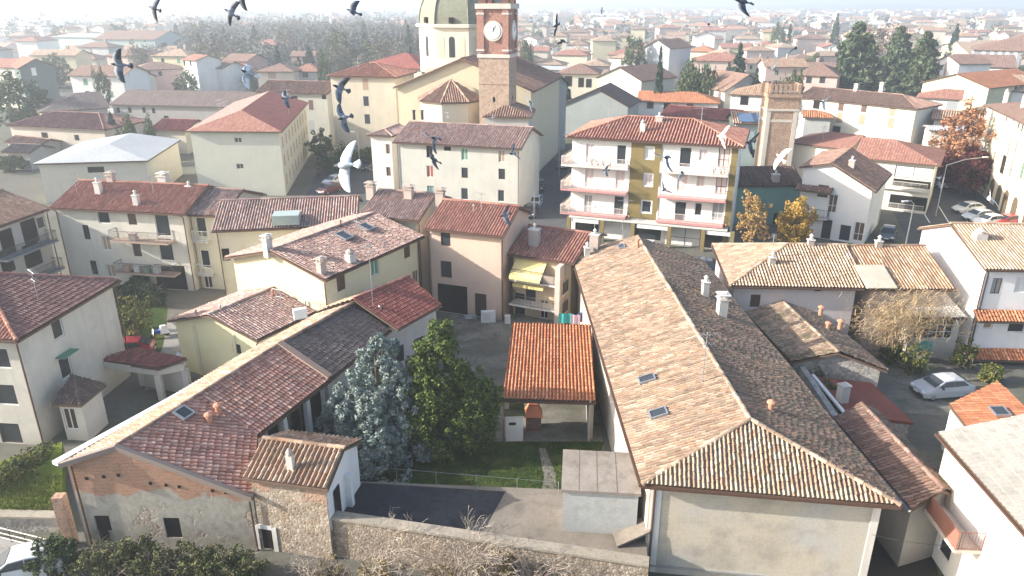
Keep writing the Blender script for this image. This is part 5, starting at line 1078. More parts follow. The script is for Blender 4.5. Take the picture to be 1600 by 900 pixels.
AAh = house('arcaded_cream_block', 'bright cream block with arcade and green shutters on the far side of the square', 'apartment block', (1690,236), (1536,163), None, 12.4, lc=14, ridge='A', pitch=.25, hip=(1,0), over=.5, roof='brown', moss=.05, wall=wallmat((.74,.68,.47), .12), tw=.36, amp=.1, far=False, pipes=False,
    wins=[('L',1573,183,.9,1.0,'glass'),('L',1583,188,.8,1.0,'glass'),('L',1592,193,.9,1.0,'glass'),('L',1597,200,.8,1.0,'dark'),('L',1559,215,1.1,1.7,'closed','tan'),('L',1553,245,1.1,1.7,'closed','tan'),('L',1577,228,.8,2.4,'closed','grey'),('L',1587,232,.8,2.4,'closed','grey'),('L',1567,257,2.0,2.6,'closed','dark'),('L',1580,262,1.0,2.4,'closed','grey'),('L',1597,267,1.2,2.0,'closed','green'),('L',1545,277,1.2,2.0,'dark')])
f = AAh.L
for x, y in ((1552,283),(1564,289),(1575,296),(1590,303),(1610,315)):
    u, _ = f.px(x, y); w = 1.1; b = MB(); pts = [(-w, .0), (w, .0), (w, 2.2)] + [(w * math.cos(t * math.pi / 8), 2.2 + w * math.sin(t * math.pi / 8)) for t in range(1, 8)] + [(-w, 2.2)]
    b.add([f.pt(u + q, z, .03) for q, z in pts] + [f.pt(u + q, z, -.4) for q, z in pts], [list(range(len(pts)))] + [[j, (j + 1) % len(pts), len(pts) + (j + 1) % len(pts), len(pts) + j] for j in range(len(pts))]); b.build('arch', plain('arcade_shade', (.12,.085,.05), .9), AAh.root)
for x, y in ((1570,160), (1598,168)): chimney(AAh, x, y, 2.2, .6, CHIMW, 2)
# crenellated tower
def crenel():
    c = at(1229, 152, 14.0); w = 4.5; rz = R(-6); r = thing('crenellated_tower', 'square old brick tower with battlements and pale corner edges', 'tower', (c.x, c.y, 0)); c.z = 0; c.y += 2.5
    u = Vector((math.cos(rz), math.sin(rz), 0)); v = Vector((-u.y, u.x, 0)); br = rubble('old_tower_brick', [(.36,.23,.16),(.42,.29,.21),(.32,.20,.14)], (.40,.30,.22), 4.5); st = wallmat((.60,.52,.42), .3)
    b = MB(); b.box(c + Vector((0, 0, 7.0)), (w, w, 14), rz); b.build('shaft', br, r)
    for z, e, hh in ((12.1, .3, .3), (14.2, .5, .5)): b = MB(); b.box(c + Vector((0, 0, z)), (w + e, w + e, hh), rz); b.build('cornice', st if z < 14 else br, r)
    for n, t in ((-v, u), (u, v), (v, -u), (-u, -v)):
        for k in range(7): b = MB(); b.box(c + n * (w / 2 + .05) + t * ((k - 3) * .67) + Vector((0, 0, 15.2)), (.42, .32, 1.3), math.atan2(t.y, t.x)); b.build('merlon', br, r)
        for s in (-1, 1): b = MB(); b.box(c + n * (w / 2 + .02) + t * (s * (w / 2 - .28)) + Vector((0, 0, 6)), (.6, .12, 12), math.atan2(t.y, t.x)); b.build('corner_edge', st, r)
        b = MB(); b.box(c + n * (w / 2 - .05) + Vector((0, 0, 10.5)), (w - 1.3, .2, .4), math.atan2(t.y, t.x)); b.build('band', st, r)
    b = MB(); b.box(c + Vector((0, 0, 14.5)), (w - .4, w - .4, .3), rz); b.build('roof', CONC, r); OCC.append((c.x, c.y, 5))
crenel()

for h_, x, y, z in ((K,560,372,2.2),(Rr,1205,402,2.0),(M1,120,300,2.0),(M1,240,302,1.8),(Ob,700,200,2.2),(Ob,770,205,2.0),(APT,1095,198,2.2),(APT,950,200,2.4),(Xh,1572,392,2.0),(Zh,1400,228,2.2),(Z2,1285,218,2.0),(CCh,1290,145,2.4),(B3,560,112,2.4),(J,440,480,1.6),(LEFTH,60,470,2.2)): antenna(h_, x, y, z)
mid('garden_shed', 'low grey garden shed at the left edge beyond the row house', 'shed', (45,240), (0,238), 3.0, 6, 'A', (0,0), 'greybrown', 'grey')
mid('long_garden_shed', 'long low pale shed left of the white metal hall', 'shed', (60,228), (5,222), 3.2, 5, 'A', (0,0), 'brown', 'beige')
# ================================================================== the town further out
FAR_WALL = dict(cream=(.62,.55,.41), white=(.76,.74,.70), yellow=(.66,.58,.34), pink=(.60,.44,.37), grey=(.46,.46,.44), beige=(.55,.48,.39))
FAR_ROOF = dict(brown='brown', tan='tan', red='red', terracotta='old')
PROTO = {}
def proto_house(wall, roof, hip, st):
    key = (wall, roof, hip, st)
    if key in PROTO: return PROTO[key]
    L, Wd, H = random.uniform(11, 17), random.uniform(9, 12), 3.1 * st + .4; o = .6; p = .34; rise = p * (Wd / 2 + o)
    b = MB(); x, y = L / 2, Wd / 2
    b.add([(-x, -y, 0), (x, -y, 0), (x, y, 0), (-x, y, 0), (-x, -y, H), (x, -y, H), (x, y, H), (-x, y, H)], [[0, 1, 5, 4], [1, 2, 6, 5], [2, 3, 7, 6], [3, 0, 4, 7]])
    if not hip: b.add([(-x, -y, H), (-x, y, H), (-x, 0, H + p * y), (x, -y, H), (x, y, H), (x, 0, H + p * y)], [[0, 2, 1], [3, 4, 5]])
    wme = b.mesh('house_wall', wallmat(FAR_WALL[wall], .2))
    X, Y = x + o, y + o; z = H - p * o; i = Y if hip else 0
    b = MB(); A, B_, C, D = (Vector(q) for q in ((-X, -Y, z), (X, -Y, z), (X, Y, z), (-X, Y, z))); r0, r1 = Vector((-X + i, 0, z + p * Y)), Vector((X - i, 0, z + p * Y))
    for pts in ([A, B_, r1, r0], [C, D, r0, r1]) + (([D, A, r0], [B_, C, r1]) if hip else ()): tile_slope(b, pts, .5, .7, 0); b.slab([q - Vector((0, 0, .02)) for q in pts], .16, 1)
    c = MB()
    rme = b.mesh('house_roof', [tilemat(FAR_ROOF[roof], .12), WOOD])
    c.box((x * .3, 0 + .9, H + rise + .2), (.8, .8, 1.8)); cme = c.mesh('house_chimney', CHIM)
    PROTO[key] = (wme, rme, cme, L, Wd, st); return PROTO[key]
def where(px, Y):
    if px < 250: a = 'at the far left'
    elif px < 520: a = 'left of the church'
    elif px < 830: a = 'behind the church'
    elif px < 1010: a = 'right of the bell tower'
    elif px < 1200: a = 'beyond the apartment block'
    elif px < 1330: a = 'beyond the crenellated tower'
    elif px < 1460: a = 'behind the cedars'
    else: a = 'at the far right'
    return a + (' near the horizon' if Y > 620 else (' in the haze' if Y > 360 else ''))
def scatter():
    rnd = random.Random(11); n = 0; pts = list(OCC); Y = 150.; tries = 0
    cand = []
    while Y < 1150:
        w = Y * .82; X = -w - rnd.uniform(0, 12)
        while X < w:
            cand.append((X + rnd.uniform(-4, 4), Y + rnd.uniform(-5, 5))); X += rnd.uniform(17, 26) * (1 + Y / 2500)
        Y += rnd.uniform(17, 24) * (1 + Y / 900)
    for X, Yy in cand:
        if n >= 238: break
        px = 800 + F_PX * X / (Yy * CP + 22 * SP)
        if px < -30 or px > 1640: continue
        if 300 < px < 660 and Yy > 215 and rnd.random() < (.6 if Yy < 300 else .97): continue
        if px <= 300 and Yy > 330 and rnd.random() < .15: continue
        if 1305 < px < 1460 and 175 < Yy < 330: continue
        if rnd.random() < .12: continue
        if any((X - a) ** 2 + (Yy - c) ** 2 < (r + 8.5) ** 2 for a, c, r in pts): continue
        wall = rnd.choice(('cream', 'cream', 'white', 'yellow', 'pink', 'grey', 'beige')); roof = rnd.choice(('brown', 'brown', 'tan', 'terracotta', 'red')); hip = rnd.random() < .55; st = rnd.choice((1, 2, 2, 2, 3))
        wme, rme, cme, L, Wd, st = proto_house(wall, roof, hip, st); rz = R(rnd.choice((-14, -8, 0, 76, 82, 90)) + rnd.uniform(-5, 5))
        g = '%s %s storey house with %s %s roof %s' % (wall, ('', 'single', 'two', 'three')[st], roof, 'hip' if hip else 'gable', where(px, Yy))
        t = thing('town_house', g, 'house', (X, Yy, 0), g.replace('house', 'houses', 1)); t.rotation_euler = (0, 0, rz)
        for nm, me in (('wall', wme), ('roof', rme), ('chimney', cme)): sub(nm, me, t)
        if Yy < 330:
            for k in range(4):
                q = sub('window', wmesh('far', 1.1, 1.5, STONE, SH[rnd.choice(('brown', 'dark', 'tan', 'green'))]), t)
                q.location = ((k % 2 - .5) * L * .45, -Wd / 2 - .0, 1.7 + 3.1 * min(st - 1, k // 2 + (st > 2))) if k < 4 else (0, 0, 0)
        pts.append((X, Yy, 7.5)); n += 1
    # the rest of the town, too small to tell apart
    b = MB(); rnd = random.Random(5)
    Y = 560.
    while Y < 3000:
        w = Y * .80; X = -w
        while X < w:
            X += rnd.uniform(16, 52) * (1 + Y / 1500); x, y = X, Y + rnd.uniform(-20, 20); px = 800 + F_PX * x / (y * CP + 22 * SP)
            if px < 700 and rnd.random() < (.3 if px < 300 else .75): continue
            if any((x - a) ** 2 + (y - c) ** 2 < 260 for a, c, r in pts): continue
            L, Wd, H = rnd.uniform(11, 26), rnd.uniform(9, 14), rnd.uniform(5, 11); rz = R(rnd.uniform(-25, 25)); c, s = math.cos(rz), math.sin(rz); T = lambda p: (x + p[0] * c - p[1] * s, y + p[0] * s + p[1] * c, p[2])
            a, d = L / 2, Wd / 2; k = rnd.choice((0, 0, 1)); m = rnd.choice((2, 3, 2))
            if rnd.random() < .12: H = 7; a *= 2.2; d *= 1.6; m = 4
            b.add([T(p) for p in ((-a, -d, 0), (a, -d, 0), (a, d, 0), (-a, d, 0), (-a, -d, H), (a, -d, H), (a, d, H), (-a, d, H))], [[0, 1, 5, 4], [1, 2, 6, 5], [2, 3, 7, 6], [3, 0, 4, 7]], k)
            a += .5; d += .5; h2 = H + d * .35; e = d * .8
            b.add([T(p) for p in ((-a, -d, H), (a, -d, H), (a, d, H), (-a, d, H), (-a + e, 0, h2), (a - e, 0, h2))], [[0, 1, 5, 4], [2, 3, 4, 5], [3, 0, 4], [1, 2, 5]], m)
        Y += rnd.uniform(24, 40) * (1 + Y / 900)
    tag(b.build('distant_town', [wallmat(FAR_WALL['cream'], .1), wallmat(FAR_WALL['white'], .1), plain('far_brown_tiles', (.33,.21,.15), .9), plain('far_red_tiles', (.40,.22,.15), .9), plain('far_pale_roof', (.6,.6,.6), .7)]), kind='stuff')
scatter()
# ================================================================== trees and plants
def leaf_cloud(b, centers, radii, n, size, rng, up=.0, aspect=1., flat=1.):
    """n small leaf faces through each clump; lists of clump centres and radii"""
    C = np.repeat(np.array(centers, float), n, 0); r = np.repeat(np.array(radii, float), n); N = len(C)
    d = rng.normal(size=(N, 3)); d /= np.linalg.norm(d, axis=1)[:, None]; rr = rng.uniform(.3, 1, N) ** .5 * r; off = d * rr[:, None]; off[:, 2] *= flat
    P = C + off; a = rng.normal(size=(N, 3)); a[:, 2] += up; nrm = a + d * .7; nrm /= np.linalg.norm(nrm, axis=1)[:, None]
    t = np.cross(nrm, rng.normal(size=(N, 3))); t /= np.linalg.norm(t, axis=1)[:, None]; q = np.cross(nrm, t); s = size * rng.uniform(.6, 1.3, N); t *= (s * aspect)[:, None]; q *= s[:, None]
    V4 = np.stack([P - t, P + q * .7, P + t, P - q * .7], 1).reshape(-1, 3); o = len(b.v); b.v += [tuple(v) for v in V4.tolist()]
    b.f += [[o + 4 * i, o + 4 * i + 1, o + 4 * i + 2, o + 4 * i + 3] for i in range(N)]; b.m += [0] * N; b.uv += [(.5, .5)] * (4 * N)
BARK = ground_mat('bark', [(.12,.09,.065),(.16,.12,.09),(.08,.065,.05)], (1, 4, 12))
TWIG = plain('grey_twigs', (.33,.27,.22), .9); TWIG2 = plain('tan_twigs', (.40,.29,.16), .9)
def limb(b, p, d, L, r, depth, rnd, spread=.6, n=3, sh=.62, droop=0., minr=.004):
    p = Vector(p); pts = [p]; dd = Vector(d).normalized(); k = 3
    for i in range(k):
        dd = (dd + Vector((rnd.gauss(0, .12), rnd.gauss(0, .12), rnd.gauss(0, .08) - droop))).normalized(); pts.append(pts[-1] + dd * L / k)
    b.tube(pts, [max(minr, r * (1 - .5 * i / k)) for i in range(k + 1)], 3 if depth < 3 else 6, 0, False)
    if depth <= 0: return
    for i in range(n):
        q = pts[-1] if i == 0 else pts[rnd.choice((1, 2, 3))]; nd = (dd + Vector((rnd.gauss(0, spread), rnd.gauss(0, spread), rnd.gauss(0, spread * .6)))).normalized()
        limb(b, q, nd, L * sh * rnd.uniform(.8, 1.2), r * .55, depth - 1, rnd, spread, n, sh, droop, minr)
def tree(name, label, cat, base, crown_fn, mat, trunk_h, trunk_r, group=None, rnd=random, limbs=5, spread=1.5):
    t = thing(name, label, cat, base, group); b = MB(); B_ = Vector(base); top = B_ + Vector((rnd.uniform(-.1, .1), rnd.uniform(-.1, .1), trunk_h))
    b.tube([B_ - Vector((0, 0, .1)), B_ + (top - B_) * .4, top], [trunk_r, trunk_r * .8, trunk_r * .35], 7)
    for i in range(limbs):
        q = B_ + (top - B_) * rnd.uniform(.35, .95); a = rnd.uniform(0, 6.28); b.tube([q, q + Vector((math.cos(a), math.sin(a), .5)) * spread * .6, q + Vector((math.cos(a), math.sin(a), .75)) * spread], [trunk_r * .4, trunk_r * .25, .02], 5)
    b.build('trunk', BARK, t); c = MB(); crown_fn(c, B_); c.build('crown', mat, t); return t
def cone_clumps(base, H, Rm, z0, n, rng, power=.7, rough=.3, lean=(0, 0), shell=.55):
    cs, rs = [], []
    ph = rng.uniform(0, 6.28, 6)
    for i in range(n):
        t = rng.uniform(0, 1) ** 1.25; a = rng.uniform(0, 6.28); z = z0 + (H - z0) * t
        lob = 1 + rough * (math.sin(3 * a + ph[0] + 3 * t) * .5 + math.sin(5 * a + ph[1] - 7 * t) * .35 + math.sin(14 * t + ph[2]) * .3)
        r = Rm * (1 - t) ** power * lob * (shell + (1 - shell) * rng.uniform(0, 1) ** .5)
        cs.append((base[0] + lean[0] * t + r * math.cos(a), base[1] + lean[1] * t + r * math.sin(a), z - .12 * r)); rs.append(.18 + .35 * (1 - t) * rng.uniform(.5, 1.2) * Rm / 3)
    return cs, rs
def ell_clumps(c, R3, n, rng, rc=.5, shell=.6, rough=.2):
    cs, rs = [], []; ph = rng.uniform(0, 6.28, 3)
    for i in range(n):
        d = rng.normal(size=3); d /= np.linalg.norm(d); k = (shell + (1 - shell) * rng.uniform() ** .5) * (1 + rough * math.sin(4 * math.atan2(d[1], d[0]) + ph[0] + 5 * d[2]) + rough * .6 * math.sin(9 * d[2] + ph[1] + 3 * d[0]))
        cs.append((c[0] + d[0] * R3[0] * k, c[1] + d[1] * R3[1] * k, c[2] + d[2] * R3[2] * k)); rs.append(rc * rng.uniform(.5, 1.25))
    return cs, rs
rg = np.random.default_rng(3)
SPRUCE = leafmat('blue_spruce_needles', [(.15,.20,.185),(.25,.31,.285),(.35,.40,.365),(.19,.24,.225),(.33,.34,.27)])
EVG = leafmat('evergreen_leaves', [(.028,.055,.013),(.06,.10,.02),(.12,.16,.03),(.04,.07,.016),(.18,.20,.045)])
def spruce(b, B_):
    for (dx, dy, H, Rm, z0, n) in ((.25, 0, 8.3, 2.7, .7, 210), (-2.1, -.3, 5.0, 2.2, .3, 120), (1.3, -.6, 6.6, 2.0, .4, 110), (-.8, .5, 7.0, 2.2, 1.0, 100), (.0, -1.5, 4.2, 2.4, .3, 110), (1.1, .4, 7.7, 1.5, 2.0, 60)):
        cs, rs = cone_clumps((B_.x + dx, B_.y + dy), H, Rm, z0, n, rg, .55, .4); leaf_cloud(b, cs, [r * .9 for r in rs], 66, .075, rg, .3, 1.9)
def evg(b, B_):
    for (c, r3, n) in (((-.15, 0, 5.0), (1.75, 1.7, 3.5), 300), ((2.0, -.2, 3.2), (1.7, 1.5, 2.7), 210), ((.4, -1.0, 2.6), (1.9, 1.4, 2.1), 130), ((-.9, -.5, 3.0), (1.3, 1.3, 2.4), 110)):
        cs, rs = ell_clumps((B_.x + c[0], B_.y + c[1], c[2]), r3, n, rg, .42, .62, .14); leaf_cloud(b, cs, rs, 62, .075, rg, .5, 1.5)
tree('blue_spruce', 'bushy pale blue spruce with several tops in the courtyard garden', 'tree', at(598,704,0), spruce, SPRUCE, 7.0, .22)
tree('evergreen_tree', 'dark yellowish green evergreen with a lower right lobe beside the blue spruce', 'tree', at(690,702,0), evg, EVG, 5.0, .25)
# bushes along the foot of the front walls
BUSH = leafmat('hedge_leaves', [(.045,.07,.02),(.09,.115,.03),(.16,.16,.06),(.07,.07,.03),(.16,.11,.06)])
DRY = leafmat('dry_bush_leaves', [(.20,.15,.08),(.27,.20,.10),(.13,.10,.055),(.33,.24,.08),(.10,.10,.045)])
def shrub(label, x, y, w, h, mat, n=70, size=.07, z=0., name='shrub', per=60, sticks=0, group=None, fl=1.):
    p = at(x, y, z); t = thing(name, label, 'shrub', p, group); b = MB(); cs, rs = ell_clumps((p.x, p.y, z + h * .5), (w / 2, w / 2 * .8, h * .5), n, rg, .3, .4, .25); leaf_cloud(b, cs, rs, per, size, rg, .4, 1.3); b.build('foliage', mat, t)
    s = MB(); rnd = random.Random(int(x))
    for i in range(max(4, sticks)): limb(s, p + Vector((rnd.uniform(-.2, .2) * w, rnd.uniform(-.2, .2) * w, 0)), (rnd.gauss(0, .4), rnd.gauss(0, .4), 1), h * .6, .025, 2, rnd, .5, 3, .6)
    s.build('stems', TWIG, t)
shrub('round dark green shrub beside the barn corner and the white car', 92, 893, 2.2, 1.9, leafmat('dark_shrub', [(.025,.05,.012),(.05,.085,.02),(.07,.10,.03)]), 90, .06)
for i, (x, y, w, h, lab) in enumerate(((172,905,2.6,1.9,'leftmost bush of the hedge below the barn windows'), (225,900,2.8,2.2,'bush with grey green leaves under the left barn window'), (283,905,3.0,2.2,'big bush under the dark barn window'), (335,912,2.6,2.3,'reddish brown bush in the hedge below the brick gable'), (385,918,2.2,1.8,'low bush at the hedge end beside the outbuilding door'))):
    shrub(lab, x, y, w, h, BUSH, 70, .06, sticks=6)
for i, (x, y, w, h, m, lab) in enumerate(((520,925,2.0,1.3,DRY,'dry twiggy bush at the foot of the outbuilding'),(600,930,2.2,1.5,DRY,'yellowish dry bush below the middle of the retaining wall'),(690,932,2.4,1.5,DRY,'dry golden bush leaning on the retaining wall'),(780,925,2.2,1.7,DRY,'orange brown dry bush under the terrace coping'),(850,935,2.2,1.2,DRY,'low dry bush near the end of the retaining wall'),(935,938,2.2,1.0,BUSH,'greenish bush below the concrete stair slab'))):
    shrub(lab, x, y, w, h * 1.25, m, 60, .05, per=44, sticks=22)
def bare(label, x, y, h, mat=TWIG, depth=4, r=.05, n=3, sp=.5, stems=3, group=None, z=0.):
    p = at(x, y, z); t = thing('bare_shrub', label, 'shrub', p, group); b = MB(); rnd = random.Random(int(x * 7 + y))
    for i in range(stems): limb(b, p + Vector((rnd.uniform(-.3, .3), rnd.uniform(-.2, .2), 0)), (rnd.gauss(0, .35), rnd.gauss(0, .2), 1), h * .42, r, depth, rnd, sp, n, .66, 0, .008)
    b.build('branches', mat, t)
bare('bare pale shrub reaching above the retaining wall below the shed terrace', 620, 935, 4.6); bare('bare shrub with forked pale twigs in front of the coping middle', 690, 938, 4.9, stems=4); bare('bare shrub with many fine twigs near the terrace parapet', 712, 930, 4.4, depth=5)
bare('small bare shrub at the right end of the stone wall', 830, 935, 3.6); bare('low tangled bare shrub beside the outbuilding', 505, 930, 2.8, sp=.8, stems=5)
# wisteria on the pinkish house
def wisteria():
    c = at(1402,520,2.6); t = thing('dry_wisteria', 'great tangle of straw coloured bare wisteria hanging over the pinkish house wall', 'climber', (c.x, c.y, 0)); rnd = random.Random(4)
    b = MB()
    for i in range(3600):
        q = Vector((rnd.gauss(0, 1.75), rnd.gauss(0, .8), rnd.gauss(1.35, 1.1))); q.x += .4 * q.z; p = c + q; a = rnd.uniform(0, 6.28); d = Vector((math.cos(a), math.sin(a) * .7 - .25, rnd.uniform(-.2, .9))).normalized(); L = rnd.uniform(.5, 1.1); w = rnd.uniform(.010, .022); pts = [p]
        for k in range(3): d = (d + Vector((rnd.gauss(0, .15), rnd.gauss(0, .15), -.32))).normalized(); pts.append(pts[-1] + d * L / 3)
        s = Vector((0, 0, 1)).cross(d); s = (s.normalized() if s.length > .01 else Vector((1, 0, 0))) * w
        b.add([pts[0] - s, pts[0] + s, pts[1] - s, pts[1] + s, pts[2] - s * .7, pts[2] + s * .7, pts[3]], [[0, 1, 3, 2], [2, 3, 5, 4], [4, 5, 6]])
    b.build('twigs', leafmat('wisteria_twigs', [(.34,.23,.11),(.46,.34,.19),(.24,.16,.085),(.52,.41,.26)]), t)
    b = MB()
    for i in range(5): p = Vector((c.x + (i - 2) * .5, c.y + .6, 0)); limb(b, p, (rnd.gauss(0, .2), 0, 1), 1.6, .09, 3, rnd, .5, 3, .7)
    b.build('trunk', BARK, t)
wisteria()
def leafy(name, label, x, y, H, w, cols, key, n=120, size=.11, lean=0, group=None, shape='ell', z0=.2, per=40, base=None):
    p = base if base is not None else at(x, y, 0)
    def cf(b, B_):
        if shape == 'ell': cs, rs = ell_clumps((B_.x + lean, B_.y, H * (.5 + z0 / 2)), (w / 2, w / 2, H * (1 - z0) / 2), n, rg, w * .11, .45, .22)
        else: cs, rs = cone_clumps((B_.x, B_.y), H, w / 2, H * z0, n, rg, .8, .3); rs = [r * w / 5 for r in rs]
        leaf_cloud(b, cs, rs, per, size, rg, .3, 1.4)
    return tree(name, label, 'tree', p, cf, leafmat(key, cols), H * .7, .14 + H * .01, group, limbs=6, spread=w * .3)
leafy('autumn_tree', 'thin autumn tree with orange brown leaves against the olive edge of the apartment block', 1170, 402, 7.6, 3.2, [(.30,.17,.06),(.38,.24,.07),(.22,.12,.06),(.42,.30,.10)], 'autumn_brown', 110, .10, per=26)
leafy('golden_tree', 'dense golden yellow tree before the turquoise green house', 1237, 400, 6.6, 3.8, [(.34,.20,.04),(.42,.27,.05),(.26,.15,.03),(.48,.33,.08)], 'autumn_gold', 170, .10, per=44)
leafy('rust_tree', 'tall rust orange tree at the edge of the square', 1487, 297, 12.5, 6.4, [(.30,.14,.07),(.38,.20,.10),(.24,.11,.06)], 'autumn_rust', 170, .19, per=30, z0=.25)
leafy('crimson_tree', 'round dark crimson tree in front of the rust orange tree', 1501, 303, 6.8, 7.4, [(.085,.022,.02),(.13,.035,.03),(.06,.018,.018)], 'crimson_leaves', 190, .17, per=44, z0=.15)
leafy('persimmon_tree', 'small garden tree with sparse yellow fruit and leaves beside the cream house', 217, 545, 4.6, 3.6, [(.05,.08,.02),(.10,.11,.03),(.30,.24,.05),(.06,.07,.025)], 'persimmon', 90, .09, per=22, z0=.3)
for x, y, H, w, lab in ((186,520,2.0,2.6,'dark garden bush left of the fruit tree'), (238,478,2.2,3.0,'dark bush behind the fruit tree'), (200,470,1.8,2.4,'garden bush below the balconies'), (25,350,0,0,'')):
    if H: shrub(lab, x, y, w, H, leafmat('garden_dark', [(.02,.04,.012),(.04,.065,.02)]), 50, .08)
leafy('small_conifer', 'small potted round conifer below the row house balcony', 221, 452, 2.0, 1.8, [(.02,.05,.015),(.035,.07,.02)], 'dark_conifer', 60, .08, z0=.05, per=60)
for x, y, H, w, lab in ((1390,566,1.6,1.6,'dark potted shrubs at the foot of the wisteria'),(1425,585,2.2,2.0,'green shrub left of the silver car'),(1502,575,2.3,1.6,'yellow green shrub at the corner of the white house'),(1545,598,1.4,1.8,'low shrub by the white house fence')):
    shrub(lab, x, y, w, H, leafmat('yard_shrub', [(.03,.055,.015),(.07,.09,.02),(.20,.17,.04)]), 50, .07)
for x, y, H, w, lab in ((1290,640,2.2,1.6,'ivy tuft on the crumbling garden wall'),(1275,612,2.0,1.2,'small ivy tuft at the far end of the garden wall')):
    shrub(lab, x, y, w, H, leafmat('ivy', [(.05,.075,.025),(.10,.11,.04),(.16,.13,.06)]), 40, .06, .8)
for x, y, H, w, lab in ((505,252,5.5,4.5,'dark conifer beside the pale block'),(545,262,3.5,7,'clipped green hedge by the left street'),(520,276,3.0,5,'bushes behind the left street wall'),(575,262,3.2,4,'green shrub at the street corner'),(575,228,4.2,3.0,'tall shrub left of the narrow wing')):
    leafy('street_tree', lab, x, y, H, w, [(.03,.06,.018),(.06,.09,.03),(.10,.12,.05)], 'street_green', 70, .16, per=40, z0=.1)
for x, y, H, w, lab in ((18,268,2.6,5,'garden bushes at the left edge before the low shed'),(48,262,2.2,4,'garden bush by the corner of the white metal hall'),(85,240,3.0,4,'shrub behind the corner of the white metal hall')):
    leafy('garden_shrub', lab, x, y, H, w, [(.05,.08,.025),(.10,.12,.05),(.16,.15,.08)], 'garden_mixed', 60, .16, per=40, z0=.05)
# ---- farther trees: shared crowns, each tree its own object
def far_proto(kind, k):
    rng = np.random.default_rng(k + 50); b = MB(); tr = MB(); rnd = random.Random(k)
    if kind == 'conifer': cs, rs = cone_clumps((0, 0), 10, 3.0, .8, 130, rng, .85, .25); leaf_cloud(b, cs, [r * 1.5 for r in rs], 22, .22, rng, .3, 1.6); m = leafmat('far_conifer', [(.022,.045,.030),(.04,.07,.045),(.06,.09,.055)])
    elif kind == 'cedar':
        cs, rs = [], []
        for i in range(330):
            t = rng.uniform(0, 1) ** 1.2; lv = round(t * 9) / 9; a = rng.uniform(0, 6.28); r = 5.0 * (1 - lv) ** .6 * rng.uniform(.35, 1) * (1 + .25 * math.sin(3 * a + lv * 8)); cs.append((r * math.cos(a), r * math.sin(a), 1.2 + 9 * lv + rng.normal() * .15 - .05 * r)); rs.append(.75)
        leaf_cloud(b, cs, rs, 40, .27, rng, 1.0, 1.5, .5); m = leafmat('cedar_needles', [(.04,.065,.03),(.075,.10,.05),(.11,.13,.07)])
    elif kind == 'round': cs, rs = ell_clumps((0, 0, 5.2), (4, 4, 4.2), 130, rng, .9, .6, .2); leaf_cloud(b, cs, rs, 26, .25, rng, .5, 1.3); m = leafmat('far_round_green', [(.045,.07,.028),(.075,.105,.04),(.11,.135,.055)])
    else:
        cs, rs = ell_clumps((0, 0, 6.0), (3.6, 3.6, 4.2), 120, rng, .8, .35, .25); leaf_cloud(b, cs, rs, 16, .11, rng, 0, 4.0); m = leafmat('bare_twig_haze_%d' % (k % 2), [(.15,.115,.095),(.21,.165,.135),(.12,.095,.085)] if k % 2 else [(.13,.12,.09),(.18,.16,.12),(.10,.095,.075)])
        for i in range(9): limb(tr, (0, 0, 2.0), (rnd.gauss(0, .6), rnd.gauss(0, .6), 1), 2.6, .13, 2, rnd, .5, 3, .7, 0, .03)
    tr.tube([(0, 0, -.1), (.05, 0, 3), (0, .05, 6.5)], [.3, .22, .08], 6)
    return b.mesh('crown', m), tr.mesh('trunk', BARK)
FP = {k: [far_proto(k, i) for i in range(3)] for k in ('conifer', 'cedar', 'round', 'bare')}
def far_tree(kind, x, y, H, w, label, group=None, name=None):
    cm, tm = FP[kind][random.randrange(3)]; t = thing(name or {'conifer': 'conifer', 'cedar': 'cedar_tree', 'round': 'round_tree', 'bare': 'bare_tree'}[kind], label, 'tree', (x, y, 0), group)
    h0 = {'conifer': 10, 'cedar': 10.5, 'round': 9.6, 'bare': 10.4}[kind]; w0 = {'conifer': 6, 'cedar': 9, 'round': 8.2, 'bare': 7.6}[kind]
    t.scale = (w / w0, w / w0, H / h0); t.rotation_euler = (0, 0, random.uniform(0, 6.28)); sub('crown', cm, t); sub('trunk', tm, t); OCC.append((x, y, w / 2)); return t
def ftp(kind, x, ytop, ybase, wpx, label, Y=None):
    p = at(x, ybase, 0) if Y is None else Vector((0, Y, 0)); dep = p.y * CP + 24 * SP; X = (x - 800) / F_PX * dep; zt = CAM_H - p.y * math.tan(PITCH + math.atan((ytop - 450) / F_PX)); far_tree(kind, X, p.y, zt, wpx * dep / F_PX, label)
ftp('round', 35, 118, 172, 84, 'big round green tree in front of the dark green gable house', 165); ftp('conifer', 180, 176, 210, 30, 'dark conifer between the brown farm roofs', 137)
ftp('round', 205, 183, 206, 24, 'small round tree beside the dark conifer', 131); ftp('round', 238, 183, 206, 18, 'small green tree by the red lean roof', 130)
ftp('cedar', 1326, 40, 118, 92, 'largest spreading cedar left of the other two', 205); ftp('cedar', 1392, 44, 120, 66, 'middle cedar behind the other two', 225); ftp('cedar', 1430, 52, 122, 74, 'right hand cedar with a dark right side', 200)
ftp('conifer', 1148, 70, 118, 44, 'blue green conifer beside the tan villa', 190); ftp('conifer', 1301, 22, 52, 20, 'dark pointed conifer on the skyline left of the cedars', 420); ftp('conifer', 1230, 36, 52, 14, 'small dark conifer on the skyline', 400); ftp('round', 1212, 38, 54, 22, 'dark round tree on the skyline beside a conifer', 410)
ftp('conifer', 1026, 74, 110, 20, 'slim yellowish conifer before the tall grey house', 172); ftp('round', 988, 56, 88, 34, 'rounded green tree left of the tall grey house', 260); ftp('conifer', 640, 40, 84, 26, 'hazy dark conifer left of the dome', 330); ftp('conifer', 645, 74, 92, 14, 'small dark tree at the left foot of the dome', 200)
